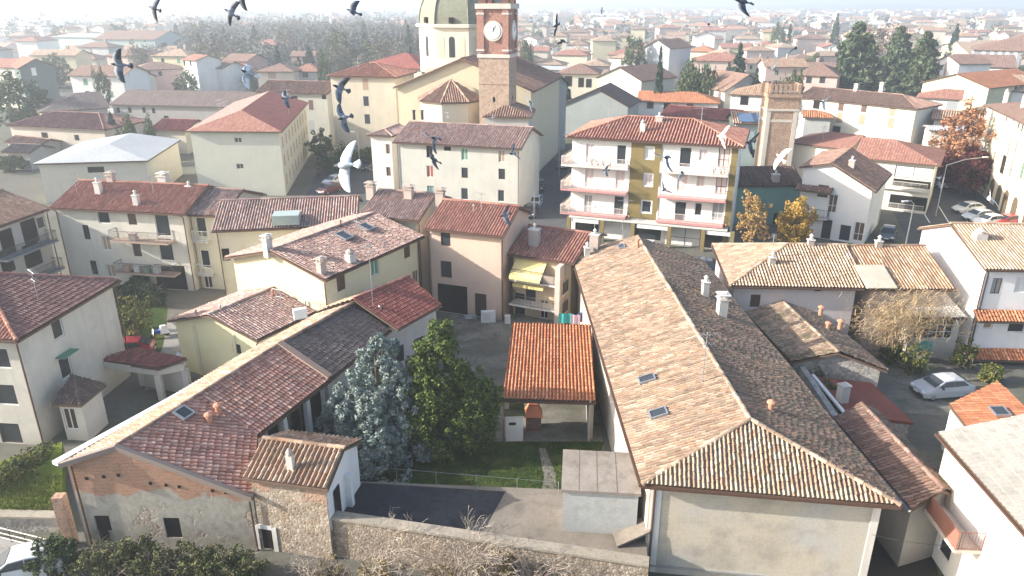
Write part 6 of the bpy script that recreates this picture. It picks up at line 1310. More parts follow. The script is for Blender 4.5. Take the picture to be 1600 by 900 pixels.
ftp('conifer', 1484, 38, 68, 26, 'dark conifer right of the bare trees behind the cedars', 330); ftp('round', 510, 84, 108, 22, 'dark tree above the cream four storey house', 205); ftp('round', 1030, 152, 176, 0.1, 'x', 160) if 0 else None
ftp('round', 822, 62, 100, 22, 'hazy tree right of the bell tower', 280); ftp('bare', 1365, 34, 75, 95, 'broad bare tree crown behind the cedars', 300); ftp('bare', 600, 60, 100, 80, 'bare brownish trees left of the dome', 240); ftp('round', 1075, 98, 118, 40, 'low round tree below the yellow villa', 180); ftp('round', 1100, 100, 118, 30, 'low dark tree below the peach villa', 178); ftp('round', 1225, 160 - 40, 140, 30, 'greenery behind the battlements', 160)
ftp('conifer', 1175, 108, 130, 30, 'dark conifers right of the tan villa', 172); ftp('round', 165, 108, 128, 22, 'dark tree between the pink house and the white wall', 190); ftp('round', 1240, 112, 130, 24, 'small tree above the rose hip house', 185)
def far_trees():
    rnd = random.Random(21); n = 0
    for i in range(2600):
        if n > 205: break
        left = rnd.random() < .72; Y = rnd.uniform(215, 720) if left else rnd.uniform(150, 700)
        px = rnd.uniform(-20, 670) if left and rnd.random() < .25 else rnd.uniform(280, 670) if left else rnd.uniform(820, 1620); X = (px - 800) / F_PX * (Y * CP + 24 * SP)
        kind = rnd.choice(('bare', 'bare', 'bare', 'round', 'conifer')) if left else rnd.choice(('round', 'bare', 'conifer', 'round')); H = rnd.uniform(9, 17) if left and Y > 250 else rnd.uniform(6, 10); w = H * rnd.uniform(.6, .95) * (.6 if kind == 'conifer' else 1)
        if any((X - a) ** 2 + (Y - c) ** 2 < (r * .9 + w * .38) ** 2 for a, c, r in OCC): continue
        lab = {'bare': 'leafless grey brown tree', 'round': 'rounded dull green tree', 'conifer': 'dark pointed conifer'}[kind] + ' ' + where(px, Y); far_tree(kind, X, Y, H, w, lab, lab.replace(' tree', ' trees').replace('conifer', 'conifers')); n += 1
    # woods merging into the haze
    b = MB(); rng = np.random.default_rng(9); cs, rs = [], []
    for i in range(5200):
        Y = 560 + 2600 * rng.uniform() ** 1.6; px = rng.uniform(-60, 1660)
        if i < 1500: Y = rng.uniform(320, 620); px = rng.uniform(300, 672)
        X = (px - 800) / F_PX * (Y * CP + 8)
        if (px > 690 or px < 280) and rng.uniform() < .74: continue
        if i < 1500 and any((X - a) ** 2 + (Y - c) ** 2 < (r + 4) ** 2 for a, c, r in OCC): continue
        h = rng.uniform(7, 15) if i < 1500 else rng.uniform(5, 15); cs.append((X, Y, h * .5)); rs.append(h * .55)
    near = [i for i, c in enumerate(cs) if c[1] < 620]; far_ = [i for i, c in enumerate(cs) if c[1] >= 620]
    leaf_cloud(b, [cs[i] for i in near], [rs[i] for i in near], 60, .55, rng, .2, 2.2); leaf_cloud(b, [cs[i] for i in far_], [rs[i] for i in far_], 16, 2.0, rng, .4, 1.2); tag(b.build('distant_woods', leafmat('distant_wood_leaves', [(.085,.08,.065),(.13,.112,.095),(.065,.072,.06)])), kind='stuff')
far_trees()
# ================================================================== vehicles, street furniture, birds and small things
PAINT = {}
def paint(n, c):
    if n not in PAINT:
        m = plain('car_paint_' + n, c, .28, .15, .5); m.node_tree.nodes['Principled BSDF'].inputs['Coat Weight'].default_value = .6; PAINT[n] = m
    return PAINT[n]
TYRE = plain('tyre_rubber', (.02,.02,.02), .9); RIM = plain('wheel_rim', (.4,.41,.42), .35, .8); LAMPW = plain('headlamp_glass', (.7,.72,.74), .15); LAMPR = plain('tail_lamp', (.45,.02,.02), .25)
def car_meshes():
    prof = [(-2.05,.35),(-2.1,.62),(-2.02,.92),(-1.25,1.0),(-.55,1.0),(.9,1.0),(1.75,.98),(2.0,.9),(2.05,.5),(2.0,.32)]      # x forward is -x
    secs = []; b = MB()
    # lower body lofted across the width
    for y, k, dz in ((-.86,.0,.0),(-.80,1,.0),(.80,1,.0),(.86,0,.0)):
        pass
    def loft(mb, rings, mi=0):
        n = len(rings[0]); o = len(mb.v); mb.add([q for r in rings for q in r], [[i*n+j, i*n+(j+1)%n, (i+1)*n+(j+1)%n, (i+1)*n+j] for i in range(len(rings)-1) for j in range(n)] + [list(range(n))[::-1], list(range((len(rings)-1)*n, len(rings)*n))], mi)
    st = [(-2.08,.36,.72,.52),(-2.02,.30,.84,.70),(-1.7,.26,.90,.84),(-1.2,.24,.91,.95),(-.6,.24,.91,1.0),(.6,.24,.91,1.0),(1.5,.26,.90,1.0),(1.95,.32,.84,.97),(2.06,.40,.74,.86)]
    loft(b, [[(x,-w,z0),(x,-w*1.0,z0+.12),(x,-w,(z0+z1)/2+.1),(x,-w*.93,z1),(x,w*.93,z1),(x,w,(z0+z1)/2+.1),(x,w,z0+.12),(x,w,z0)] for x,z0,w,z1 in st])
    cab = [(-1.22,.80,.98,.94),(-.45,.68,.98,1.40),(.3,.66,.98,1.47),(1.1,.66,.98,1.42),(1.85,.74,.98,1.0)]
    loft(b, [[(x,-.80,z0),(x,-w,z1),(x,-w*.8,z1+.03),(x,w*.8,z1+.03),(x,w,z1),(x,.80,z0)] for x,w,z0,z1 in cab])
    body = b.mesh('car_body', paint('base', (.5,.5,.5)))
    g = MB()
    g.add([(-1.17,-.70,1.0),(-1.17,.70,1.0),(-.50,.62,1.39),(-.50,-.62,1.39)], [[0,1,2,3]]); wind = g.mesh('windscreen', GLASS); g = MB(); g.add([(1.82,-.66,1.04),(1.82,.66,1.04),(1.18,.60,1.40),(1.18,-.60,1.40)], [[1,0,3,2]]); rear = g.mesh('rear_window', GLASS)
    for me, dx in ((wind, -.03), (rear, .03)):
        for v in me.vertices: v.co.x += dx; v.co.z += .03
    sw = []
    for s in (-1, 1):
        g = MB(); P = [(-.95,.82,1.03),(-.42,.70,1.37),(.25,.69,1.42),(.25,.82,1.03)]; Q = [(.31,.82,1.03),(.31,.69,1.42),(1.02,.69,1.38),(1.45,.80,1.05)]
        for q in (P, Q): g.add([(x, s * (y + .012), z) for x, y, z in q], [[0,1,2,3]])
        sw.append(g.mesh('side_windows', GLASS))
    w = MB(); w.tube([(0,-.1,0),(0,.1,0)], .32, 14); tyre = w.mesh('tyre', TYRE); w = MB(); w.tube([(0,-.112,0),(0,.112,0)], .20, 10); rim = w.mesh('rim', RIM)
    h = MB(); h.box((0,0,0),(.12,.34,.14)); hl = h.mesh('headlight', LAMPW); h = MB(); h.box((0,0,0),(.10,.16,.22)); tl = h.mesh('tail_light', LAMPR); h = MB(); h.box((0,0,0),(.10,.20,.12)); mi = h.mesh('mirror', METAL)
    return body, wind, rear, sw, tyre, rim, hl, tl, mi
CM = car_meshes()
BODY = {}
BUMP = []
for s in (-1, 1):
    b = MB(); b.box((s * 2.06, 0, .42), (.12, 1.5, .20), 0, 0); b.box((s * 2.125, 0, .50), (.02, .5, .11), 0, 1); b.box((s * 2.06, 0, .30), (.10, 1.3, .06), 0, 0); BUMP.append(b.mesh('bumper', [plain('bumper_plastic', (.035,.036,.04), .6), plain('number_plate', (.7,.7,.68), .5)]))
def car(x, y, heading, colour, rgb, label, group=None, scale=(1,1,1), name='parked_car', z=0.):
    body, wind, rear, sw, tyre, rim, hl, tl, mi = CM
    if colour not in BODY: BODY[colour] = body.copy(); BODY[colour].materials[0] = paint(colour, rgb)
    p = at(x, y, z); t = thing(name, label, 'car', (p.x, p.y, z), group); t.rotation_euler = (0, 0, R(heading)); t.scale = scale
    sub('body', BODY[colour], t); sub('windscreen', wind, t); sub('rear_window', rear, t)
    for q in sw: sub('side_window', q, t)
    for me in BUMP: sub('bumper', me, t)
    for a in (-1.3, 1.3):
        for s in (-.80, .80): o = sub('wheel', tyre, t); o.location = (a, s, .32); sub('rim', rim, o)
    for s in (-1, 1):
        o = sub('headlight', hl, t); o.location = (-2.0, s * .62, .66); o = sub('tail_light', tl, t); o.location = (2.0, s * .66, .80); o = sub('mirror', mi, t); o.location = (-.75, s * .98, 1.03)
    return t
# heading: 0 points the bonnet to -x
car(1470, 616, 8, 'silver', (.42,.44,.47), 'silver hatchback parked in the yard below the white house')
car(1094, 424, -14, 'navy', (.03,.055,.10), 'dark blue car parked in front of the shop shutters')
car(1512, 332, 12, 'white', (.72,.72,.71), 'white car at the back of the row on the square'); car(1528, 344, 14, 'bluesilver', (.50,.54,.58), 'pale silver car between the white and red cars on the square')
car(1572, 352, 14, 'red', (.42,.02,.03), 'red car behind the white house roof ridge on the square', scale=(1.1, 1, 1)); car(1545, 352, 14, 'white', (.72,.72,.71), 'white car partly hidden beside the red car on the square')
car(830, 336, 78, 'darkgrey', (.06,.065,.07), 'dark car nearest the terracotta house in the shaded street'); car(836, 322, 80, 'silver', (.42,.44,.47), 'grey car second from the front in the shaded street'); car(842, 296, 82, 'black', (.02,.02,.022), 'black car farther up the shaded street'); car(879, 262, 84, 'black', (.02,.02,.022), 'black car parked against the apartment block side')
car(577, 264, 70, 'darkgrey', (.06,.065,.07), 'dark car at the corner by the narrow wing'); car(523, 288, 60, 'white', (.72,.72,.71), 'white car on the bend of the left street'); car(515, 301, 60, 'maroon', (.14,.02,.025), 'maroon car in front of the white one on the bend')
car(42, 898, 20, 'white', (.72,.72,.71), 'white car cut by the lower left corner of the view'); car(200, 556, 15, 'darkred', (.30,.02,.03), 'dark red car half hidden behind the garage canopy')
for x, y, hd, c, rgb, l in ((1450,290,80,'black',(.02,.02,.022),'black car under the crimson tree on the left'),(1470,293,82,'bluesilver',(.50,.54,.58),'pale car under the crimson tree'),(1386,372,60,'darkgrey',(.06,.065,.07),'dark car beside the arched garage house')): car(x, y, hd, c, rgb, l)
def scooter():
    p = at(250,527,0); t = thing('motor_scooter', 'motor scooter with blue and white fairing parked on the garden path', 'scooter', p); t.rotation_euler = (0, 0, R(40))
    def part(n, fn, m): b = MB(); fn(b); me = b.mesh(n, m); return sub(n, me, t)
    part('body', lambda b: (b.box((0, 0, .55), (.9, .3, .25)), b.box((.35, 0, .75), (.5, .32, .22))), plain('scooter_blue', (.05,.10,.35), .35)); part('fairing', lambda b: b.add([(-.55,-.22,.3),(-.55,.22,.3),(-.42,.2,1.0),(-.42,-.2,1.0),(-.5,-.1,1.1),(-.5,.1,1.1)], [[0,1,2,3],[3,2,5,4]]), plain('scooter_white', (.7,.7,.7), .35))
    part('cover', lambda b: b.add([(.0,-.4,.4),(.8,-.42,.35),(.85,.4,.4),(.05,.42,.4),(.2,-.15,1.05),(.6,-.15,1.0),(.6,.15,1.0),(.2,.15,1.05)], [[0,1,5,4],[1,2,6,5],[2,3,7,6],[3,0,4,7],[4,5,6,7]]), plain('white_cloth', (.72,.73,.78), .9))
    for x in (-.6, .6): o = part('wheel', lambda b: b.tube([(x, -.06, .24), (x, .06, .24)], .24, 12), TYRE)
    part('handlebar', lambda b: b.tube([(-.45, -.32, 1.02), (-.45, .32, 1.02)], .025, 5), METAL)
scooter()
# laundry, white panels and clutter
def clutter():
    for x, y, w, d, h, m, l in ((763,503,1.3,.35,1.1,plain('white_laminate', (.70,.70,.68), .5),'discarded white cupboard standing by the terracotta house door'),(735,497,1.1,.5,.25,plain('grey_scrap', (.35,.35,.34), .8),'flat pale scrap lying left of the white cupboard'),(793,505,.5,.3,.8,plain('white_laminate', (.7,.7,.68), .5),'small white panel leaning left of the loggias')):
        p = at(x, y, 0); r = thing('discarded_cupboard' if h > 1 else 'scrap_panel', l, 'junk', p); b = MB(); b.box(p + Vector((0, 0, h / 2)), (w, d, h), .1); b.build('body', m, r)
        b = MB(); b.box(p + Vector((-.1 * w, -d / 2 - .03, h * .55)), (w * .45, .03, h * .7), .1); b.build('door', plain('pale_panel', (.6,.6,.58), .6), r)
    for x, y, z, c, w, l in ((884,505,1.1,(.06,.42,.40),1.3,'turquoise cloth drying below the loggias'),(899,507,1.2,(.60,.42,.50),.8,'pinkish cloth drying beside the long roof'),(908,503,1.4,(.10,.12,.30),.5,'dark blue cloth drying beside the long roof')):
        p = at(x, y, z); b = MB(); n = 6
        for i in range(n): x0, x1 = -w / 2 + w * i / n, -w / 2 + w * (i + 1) / n; b.add([p + Vector((x0, .05 * math.sin(i * 2), 0)), p + Vector((x1, .05 * math.sin(i * 2 + 2), 0)), p + Vector((x1, .05 * math.sin(i * 2 + 2), .9)), p + Vector((x0, .05 * math.sin(i * 2), .9))], [[0,1,2,3]])
        tag(b.build('hanging_laundry', plain('cloth_%d' % x, c, .9), None, p), l, 'laundry')
    f = M1.L
    for i, (x, y, c, l) in enumerate(((205,412,(.5,.35,.3),'reddish crate on the left of the lower cluttered balcony'),(222,416,(.62,.62,.6),'white box on the lower cluttered balcony'),(236,414,(.2,.28,.22),'green crate on the lower cluttered balcony'),(252,418,(.45,.47,.5),'grey box right of the green crate on the balcony'),(215,366,(.5,.42,.38),'brownish basket on the upper balcony'))):
        u, z = f.px(x, y); q = f.pt(u, 0, .7); zz = f.px(200, 418 if y > 400 else 369)[1] - .1; r = thing('balcony_box', l, 'box', (q.x, q.y, zz)); b = MB(); b.box((q.x, q.y, zz + .3), (.6, .45, .6), f.rz); b.build('box', plain('box_%d' % i, c, .8), r); b = MB(); b.box((q.x, q.y, zz + .63), (.66, .5, .06), f.rz); b.build('lid', plain('boxlid_%d' % i, tuple(k * .7 for k in c), .8), r)
    p = at(285,587,0); t = thing('white_parasol', 'closed white parasol leaning inside the garage canopy', 'parasol', p); b = MB(); b.tube([p, p + Vector((0, 0, 2.0))], .03, 6); b.build('pole', METAL, t); b = MB(); b.lathe((p.x, p.y, 1.0), [(.45,0),(.3,.5),(.06,1.05)], 10); b.build('canopy', plain('white_cloth', (.72,.73,.78), .9), t)
    p = at(765,712,0)
    for x, y, l in ((770,705,'thin garden stake right of the evergreen tree'),(786,690,'weathered stake by the white shed')): p = at(x, y, 0); b = MB(); b.tube([p, p + Vector((.03, 0, 1.6))], .04, 6); tag(b.build('garden_stake', WOOD, None, p), l, 'stake')
clutter()
def lamp(x, y, H, arm, label, group=None, mat=None):
    p = at(x, y, 0); t = thing('street_lamp', label, 'street lamp', p, group); b = MB(); top = p + Vector((0, 0, H)); a = Vector(arm)
    b.tube([p, p + Vector((0, 0, H * .7)), top, top + a * .5 + Vector((0, 0, .25)), top + a], [.09, .07, .06, .05, .04], 6); b.build('pole', mat or GALV, t)
    d = a.normalized() if a.length > .1 else Vector((1, 0, 0)); b = MB(); b.box(top + a + d * .3 - Vector((0, 0, .02)), (.75, .28, .13), math.atan2(d.y, d.x)); b.build('lamp_head', plain('lamp_head', (.6,.6,.58), .4), t)
lamp(1412, 398, 6.0, (-.9,-.2,.3), 'pale street lamp behind the ribbed tile annex'); lamp(1462, 338, 7.0, (5.4,1.2,.8), 'long curved arm lamp over the square'); lamp(1573, 335, 7.5, (.0,.2,.1), 'dark lamp post in front of the arcade', mat=METAL)
lamp(563, 268, 6.5, (-.6,0,.2), 'grey street lamp at the bend left of the narrow wing'); lamp(826, 300, 6.0, (-.7,0,.2), 'lamp post in the shaded street'); lamp(873, 280, 7.0, (.6,0,.2), 'lamp post beside the apartment block side wall')
for i, (x, y) in enumerate(((488,112),(442,108),(536,106),(575,104),(395,102),(560,96),(610,92),(470,98))): lamp(x, y, 11, (1.2,0,.2), 'tall floodlight mast among the bare trees left of the dome', 'floodlight masts among the bare trees')
def cable(a, c, sag, label):
    b = MB(); b.tube([a + (c - a) * t / 10 - Vector((0, 0, sag * 4 * (t / 10) * (1 - t / 10))) for t in range(11)], .012, 4); tag(b.build('overhead_cable', METAL, None, a), label, 'cable')
cable(at(1373,586,2.8), at(1432,606,1.4), .1, 'pale cable from the stone outhouse to the yard'); cable(at(1362,835,4.4), at(1500,853,4.4), .15, 'thin cable across the dark lane to the white balcony house')
# ---- pigeons in flight, at rest pose
def pigeon_mesh(dih, tipdrop, key, cols):
    b = MB(); rings = []
    spine = [(-.165,0,.012,.004),(-.15,.0,.016,.012),(-.125,.0,.024,.024),(-.10,.0,.028,.026),(-.07,-.004,.036,.036),(-.02,-.008,.050,.052),(.04,-.006,.046,.048),(.09,.0,.030,.028),(.13,.004,.018,.014),(.15,.004,.022,.008)]
    n = 10
    for x, z, w, h in spine: rings += [(x, w * math.cos(2 * math.pi * i / n), z + h * math.sin(2 * math.pi * i / n)) for i in range(n)]
    k = len(spine); fs = [[i*n+j, i*n+(j+1)%n, (i+1)*n+(j+1)%n, (i+1)*n+j] for i in range(k-1) for j in range(n)]
    mats = [0 if i < 4 else 1 for i in range(k-1) for j in range(n)]
    o = len(b.v); b.add(rings, fs + [list(range(n))[::-1], list(range((k-1)*n, k*n))]); b.m[:len(mats)] = mats; b.m[-1] = 1; b.m[-2] = 0
    b.add([(-.165,.006,.004),(-.165,-.006,.004),(-.165,0,-.006),(-.19,0,-.004)], [[0,1,3],[1,2,3],[2,0,3]], 3)
    # tail fan
    tl = [(.14,-.02,.006),(.14,.02,.006)] + [(.27 - .02 * abs(i - 2), (i - 2) * .032, .004) for i in range(5)][::-1]; m = len(tl); b.add(tl + [(x, y, z - .006) for x, y, z in tl], [list(range(m)), list(range(m, 2*m))[::-1]] + [[i, m+i, m+(i+1)%m, (i+1)%m] for i in range(m)], 2)
    for s in (-1, 1):
        st = [(0,.035,-.085,.075),(.09,.035,-.105,.065),(.16,.03,-.090,.070),(.24,.03,-.045,.085),(.295,.03,.010,.095),(.32,.03,.065,.10)]
        up = []; dn = []; y = .03; z = .03; prev = 0
        for i, (d, _, le, te) in enumerate(st):
            dy = d - prev; prev = d; a = R(dih) * (1 if i < 3 else 1 - tipdrop); y += dy * math.cos(a); z += dy * math.sin(a); th = .010 * (1 - d / .4)
            up += [(le, s * y, z + th * .4), ((le * .6 + te * .4), s * y, z + th), (te, s * y, z)]; dn += [(le, s * y, z - th * .4), ((le * .6 + te * .4), s * y, z - th * .2), (te, s * y, z - .002)]
        q = len(up); f2 = []; mm = []
        for i in range(len(st) - 1):
            for j in range(2):
                A = 3*i+j; f = [A, A+1, A+4, A+3]; f2 += [f, [q+v for v in f[::-1]]]; mm += [1 if (i < 3 and j == 0) or i < 1 else 2] * 2
            f2 += [[3*i, 3*i+3, q+3*i+3, q+3*i], [3*i+2, q+3*i+2, q+3*i+5, 3*i+5]]; mm += [2, 2]
        o = len(b.m); b.add(up + dn, f2); b.m[o:] = mm
    me = b.mesh('pigeon', cols)
    for p_ in me.polygons: p_.use_smooth = True
    return me
def pm(n, c): return plain('pigeon_' + n, c, .75)
SETS = {'grey': [pm('dark_head', (.05,.06,.075)), pm('grey', (.27,.29,.33)), pm('dark_wing', (.14,.15,.17)), pm('beak', (.04,.035,.03))], 'dark': [pm('dark_head', (.05,.06,.075)), pm('slate', (.13,.14,.165)), pm('black', (.085,.09,.11)), pm('beak', (.04,.035,.03))], 'pale': [pm('dark_head', (.05,.06,.075)), pm('pale', (.42,.46,.50)), pm('white', (.75,.76,.78)), pm('beak', (.04,.035,.03))], 'white': [pm('white', (.75,.76,.78)), pm('white', (.75,.76,.78)), pm('cream', (.66,.64,.60)), pm('beak', (.04,.035,.03))]}
PMESH = {}
CX, CY, CZ = Vector((1, 0, 0)), Vector((0, SP, CP)), Vector((0, -CP, SP))          # picture right, up, towards the viewer
def pigeon(x, y, dist, f, w, kind, dih, label):
    br = random.Random(int(x)); big = dist == 8.6; f = (f[0], f[1] + br.uniform(-.2, .2) * (not big), f[2] + br.uniform(-.3, .4) * (not big)); w = (w[0] + br.uniform(-.2, .2) * (not big), w[1], w[2] + br.uniform(-.9, .9) * (not big)); dih += br.choice((-20, 0, 10, 18)) * (not big)
    key = (kind, dih)
    if key not in PMESH: PMESH[key] = pigeon_mesh(dih, .5 if dih > 0 else .3, key, SETS[kind])
    fw = (CX * f[0] + CY * f[1] + CZ * f[2]).normalized(); wr = CX * w[0] + CY * w[1] + CZ * w[2]; wr = (wr - fw * wr.dot(fw)).normalized()
    X = -fw; Z = X.cross(wr).normalized(); Y = Z.cross(X)
    o = bpy.data.objects.new('pigeon', PMESH[key]); COL.objects.link(o); M = Matrix((X, Y, Z)).transposed().to_4x4(); M.translation = air(x, y, dist * (1.15 if dist == 8.6 else 1.95)); o.matrix_world = M; tag(o, label, 'bird', 'pigeons flying over the town')
for a in ((240,13,12.5,(-1,.25,.1),(.35,-1,.2),'dark',12,'dark pigeon gliding left against the white sky, leftmost on the skyline'),
 (360,20,10.5,(-1,.45,.3),(-.2,-1,.15),'grey',15,'grey pigeon with one wing hanging down at the top left'),
 (377,-5,11,(-1,.2,.1),(.35,-1,.1),'dark',10,'dark pigeon cut by the upper edge beside a grey one'),
 (551,18,11,(-1,.3,.1),(-.45,1,.4),'dark',30,'dark pigeon with raised wing left of the dome'),
 (187,101,9.0,(-1,.1,.15),(.35,1,.35),'grey',35,'grey pigeon with high wing above the long brown farm roofs'),
 (388,114,9.5,(-1,.15,.9),(-.2,-1,.2),'pale',20,'pale pigeon with dark head in front of the salmon block'),
 (447,153,14,(-1,-.2,.5),(.2,-1,.2),'grey',25,'small grey pigeon beside the pale block roof'),
 (531,137,9.0,(-1,.1,.5),(.45,1,.3),'grey',28,'bluish pigeon crossing the cream four storey house'),
 (538,184,9.0,(-.7,-.3,1),(.6,-1,.1),'grey',8,'grey pigeon with wings spread below the bluish one'),
 (538,258,8.6,(-1,.0,-.45),(.34,-1,.35),'pale',8,'large white winged pigeon nearest to the viewer over the left street'),
 (680,216,9.0,(-.6,-.2,.9),(.3,-1,.2),'grey',32,'grey blue pigeon in front of the long white block roof'),
 (679,250,11,(-.7,.1,.5),(.35,-1,.1),'dark',22,'dark pigeon by the rust shutter of the long white block'),
 (800,240,13,(-.6,-.2,.6),(-.5,1,.4),'grey',30,'grey pigeon at the right corner of the long white block'),
 (788,336,11.5,(-1,-.4,.3),(.6,1,.2),'grey',35,'grey pigeon over the terracotta roof ridge'),
 (869,40,12,(-.5,-.5,.8),(.3,1,.15),'dark',6,'dark pigeon with upright wings right of the bell tower'),
 (880,64,15,(-.8,-.1,.9),(1,-.3,-.3),'dark',20,'dark headed pigeon below the upright winged one'),
 (940,17,40,(-1,.1,.3),(.4,.6,.4),'grey',20,'tiny far pigeon in the haze'),
 (946,266,20,(-1,.1,.2),(.25,1,.2),'grey',28,'small pigeon in front of the apartment balconies on the left'),
 (1042,246,9.0,(-.5,-.1,.9),(.25,-1,.1),'grey',14,'big grey pigeon with long drooping wing in front of the olive stair bay'),
 (1066,272,11,(-.4,.3,.9),(.2,-1,.1),'pale',24,'pale pigeon below the big grey one at the apartment balconies'),
 (1037,297,16,(-.6,-.3,.8),(-.4,1,.3),'dark',26,'small dark pigeon near the olive stair bay'),
 (1107,38,17,(-.4,-.3,1),(.5,-1,.1),'dark',8,'dark pigeon high above the yellow villa'),
 (1160,2,8.0,(-1,.1,.5),(.28,-1,.1),'dark',10,'dark pigeon with long wing cut by the upper edge'),
 (1126,213,11,(-.3,.4,-.8),(.15,-1,.1),'white',16,'white pigeon above the right end of the apartment roof'),
 (1171,222,10.5,(-.8,-.3,.5),(.3,1,.2),'dark',34,'black pigeon at the right end of the apartment eaves'),
 (1243,75,15,(-.4,-.2,.9),(-.15,-1,.1),'dark',26,'dark pigeon left of the largest cedar'),
 (1208,107,15,(.2,-.4,.9),(-.5,1,.2),'dark',12,'dark pigeon above the crenellated tower'),
 (1286,158,16,(-.8,-.2,.7),(.6,1,.1),'pale',30,'pale pigeon before the speckled roof right of the crenellated tower'),
 (1219,246,11,(-.3,.5,-.7),(.3,-1,.1),'white',22,'white pigeon with curved wings beside the white gable house'),
 (1546,310,12,(.4,.6,-.7),(-.2,-1,.2),'white',20,'white pigeon over the parked cars on the square'),
 (829,160,15,(-.5,.2,1),(.1,-1,.2),'pale',36,'pale pigeon with dark head beside the bell tower foot')): pigeon(*a)
# ================================================================== ground
def sheet(name, pts, mat, z=0., kind='structure', px=True):
    P = [at(*p, z) for p in pts] if px else [Vector((*p, z)) for p in pts]; b = MB(); b.poly(P if (P[1]-P[0]).cross(P[2]-P[0]).z > 0 else P[::-1]); return tag(b.build(name, mat, None, P[0]), kind=kind)
sheet('ground', [(-4000,-600),(4000,-600),(4000,7000),(-4000,7000)], ground_mat('town_ground', [(.12,.115,.095),(.155,.145,.12),(.075,.095,.05)], (.02, .15, 2)), 0, px=False)
ASPH = ground_mat('asphalt', [(.075,.078,.082),(.095,.096,.098),(.055,.057,.06)], (.1, .9, 9)); COURT = ground_mat('cracked_courtyard', [(.14,.13,.11),(.24,.225,.195),(.085,.10,.05)], (.35, .9, 5)); GRASS = ground_mat('lawn', [(.028,.05,.011),(.045,.07,.015),(.11,.12,.03)], (.3, .8, 14), .95, .6)  # lawn colour darkened to carry the shade over it
LAWN = ground_mat('sunlit_lawn', [(.12,.16,.02),(.16,.19,.03),(.09,.13,.02)], (.5, 2., 14), .95, .7); PAVE = ground_mat('pale_paving', [(.26,.25,.235),(.32,.305,.28),(.20,.19,.18)], (.2, 1.2, 6))  # lighter lawn copy with sunlight put into its colour
sheet('courtyard', [(520,700),(945,705),(898,470),(660,470),(560,560)], COURT, .004)
sheet('lawn', [(540,775),(900,800),(945,690),(520,690)], GRASS, .010)
sheet('worn_path', [(842,795),(872,795),(868,740),(852,700),(842,700),(850,745)], COURT, .014)
sheet('garden_lawn', [(160,560),(255,560),(262,480),(250,455),(150,455)], GRASS, .006)
sheet('garden_path', [(225,610),(300,600),(290,520),(262,500),(255,540)], PAVE, .010)
sheet('street', [(812,345),(905,420),(892,330),(886,262),(853,240),(845,250)], ASPH, .006)
sheet('shopping_street', [(880,425),(1170,470),(1390,470),(1180,405),(900,392)], ASPH, .010)
sheet('street_bend', [(470,320),(640,320),(600,255),(590,238),(560,246),(500,262)], ASPH, .006)
sheet('square', [(1370,285),(1420,378),(1440,400),(1720,400),(1600,300),(1500,265),(1450,262)], ASPH, .012)
sheet('lane', [(-120,900),(140,905),(95,868),(-120,800)], PAVE, .006)
sheet('alley', [(1300,950),(1480,950),(1440,800),(1250,560),(1140,460),(1120,470),(1330,760)], ground_mat('alley_painted_shade', [(.045,.042,.038),(.06,.056,.05),(.035,.033,.03)]), .014)  # ground colour darkened to deepen the alley's shade
sheet('car_yard', [(1330,640),(1500,650),(1560,590),(1440,560),(1390,560)], COURT, .008)
for k in range(6): sheet('crossing_stripe', [(563+k*6,258+k*.6),(571+k*6,266+k*.6),(574.5+k*6,266+k*.6),(566+k*6,258+k*.6)], plain('road_paint', (.72,.72,.70), .7), .014)
for k in range(5): sheet('crossing_stripe', [(851+k*.4,216+k*3.4),(876+k*.4,216+k*3.4),(876+k*.4,217.6+k*3.4),(851+k*.4,217.6+k*3.4)], plain('road_paint', (.72,.72,.70), .7), .014)
for x0, x1 in ((1436,1452),(1466,1482),(1496,1512)): sheet('bay_line', [(x0,322),(x0+1.6,322),(x1+1.6,348),(x1,348)], plain('road_paint', (.72,.72,.70), .7), .018)
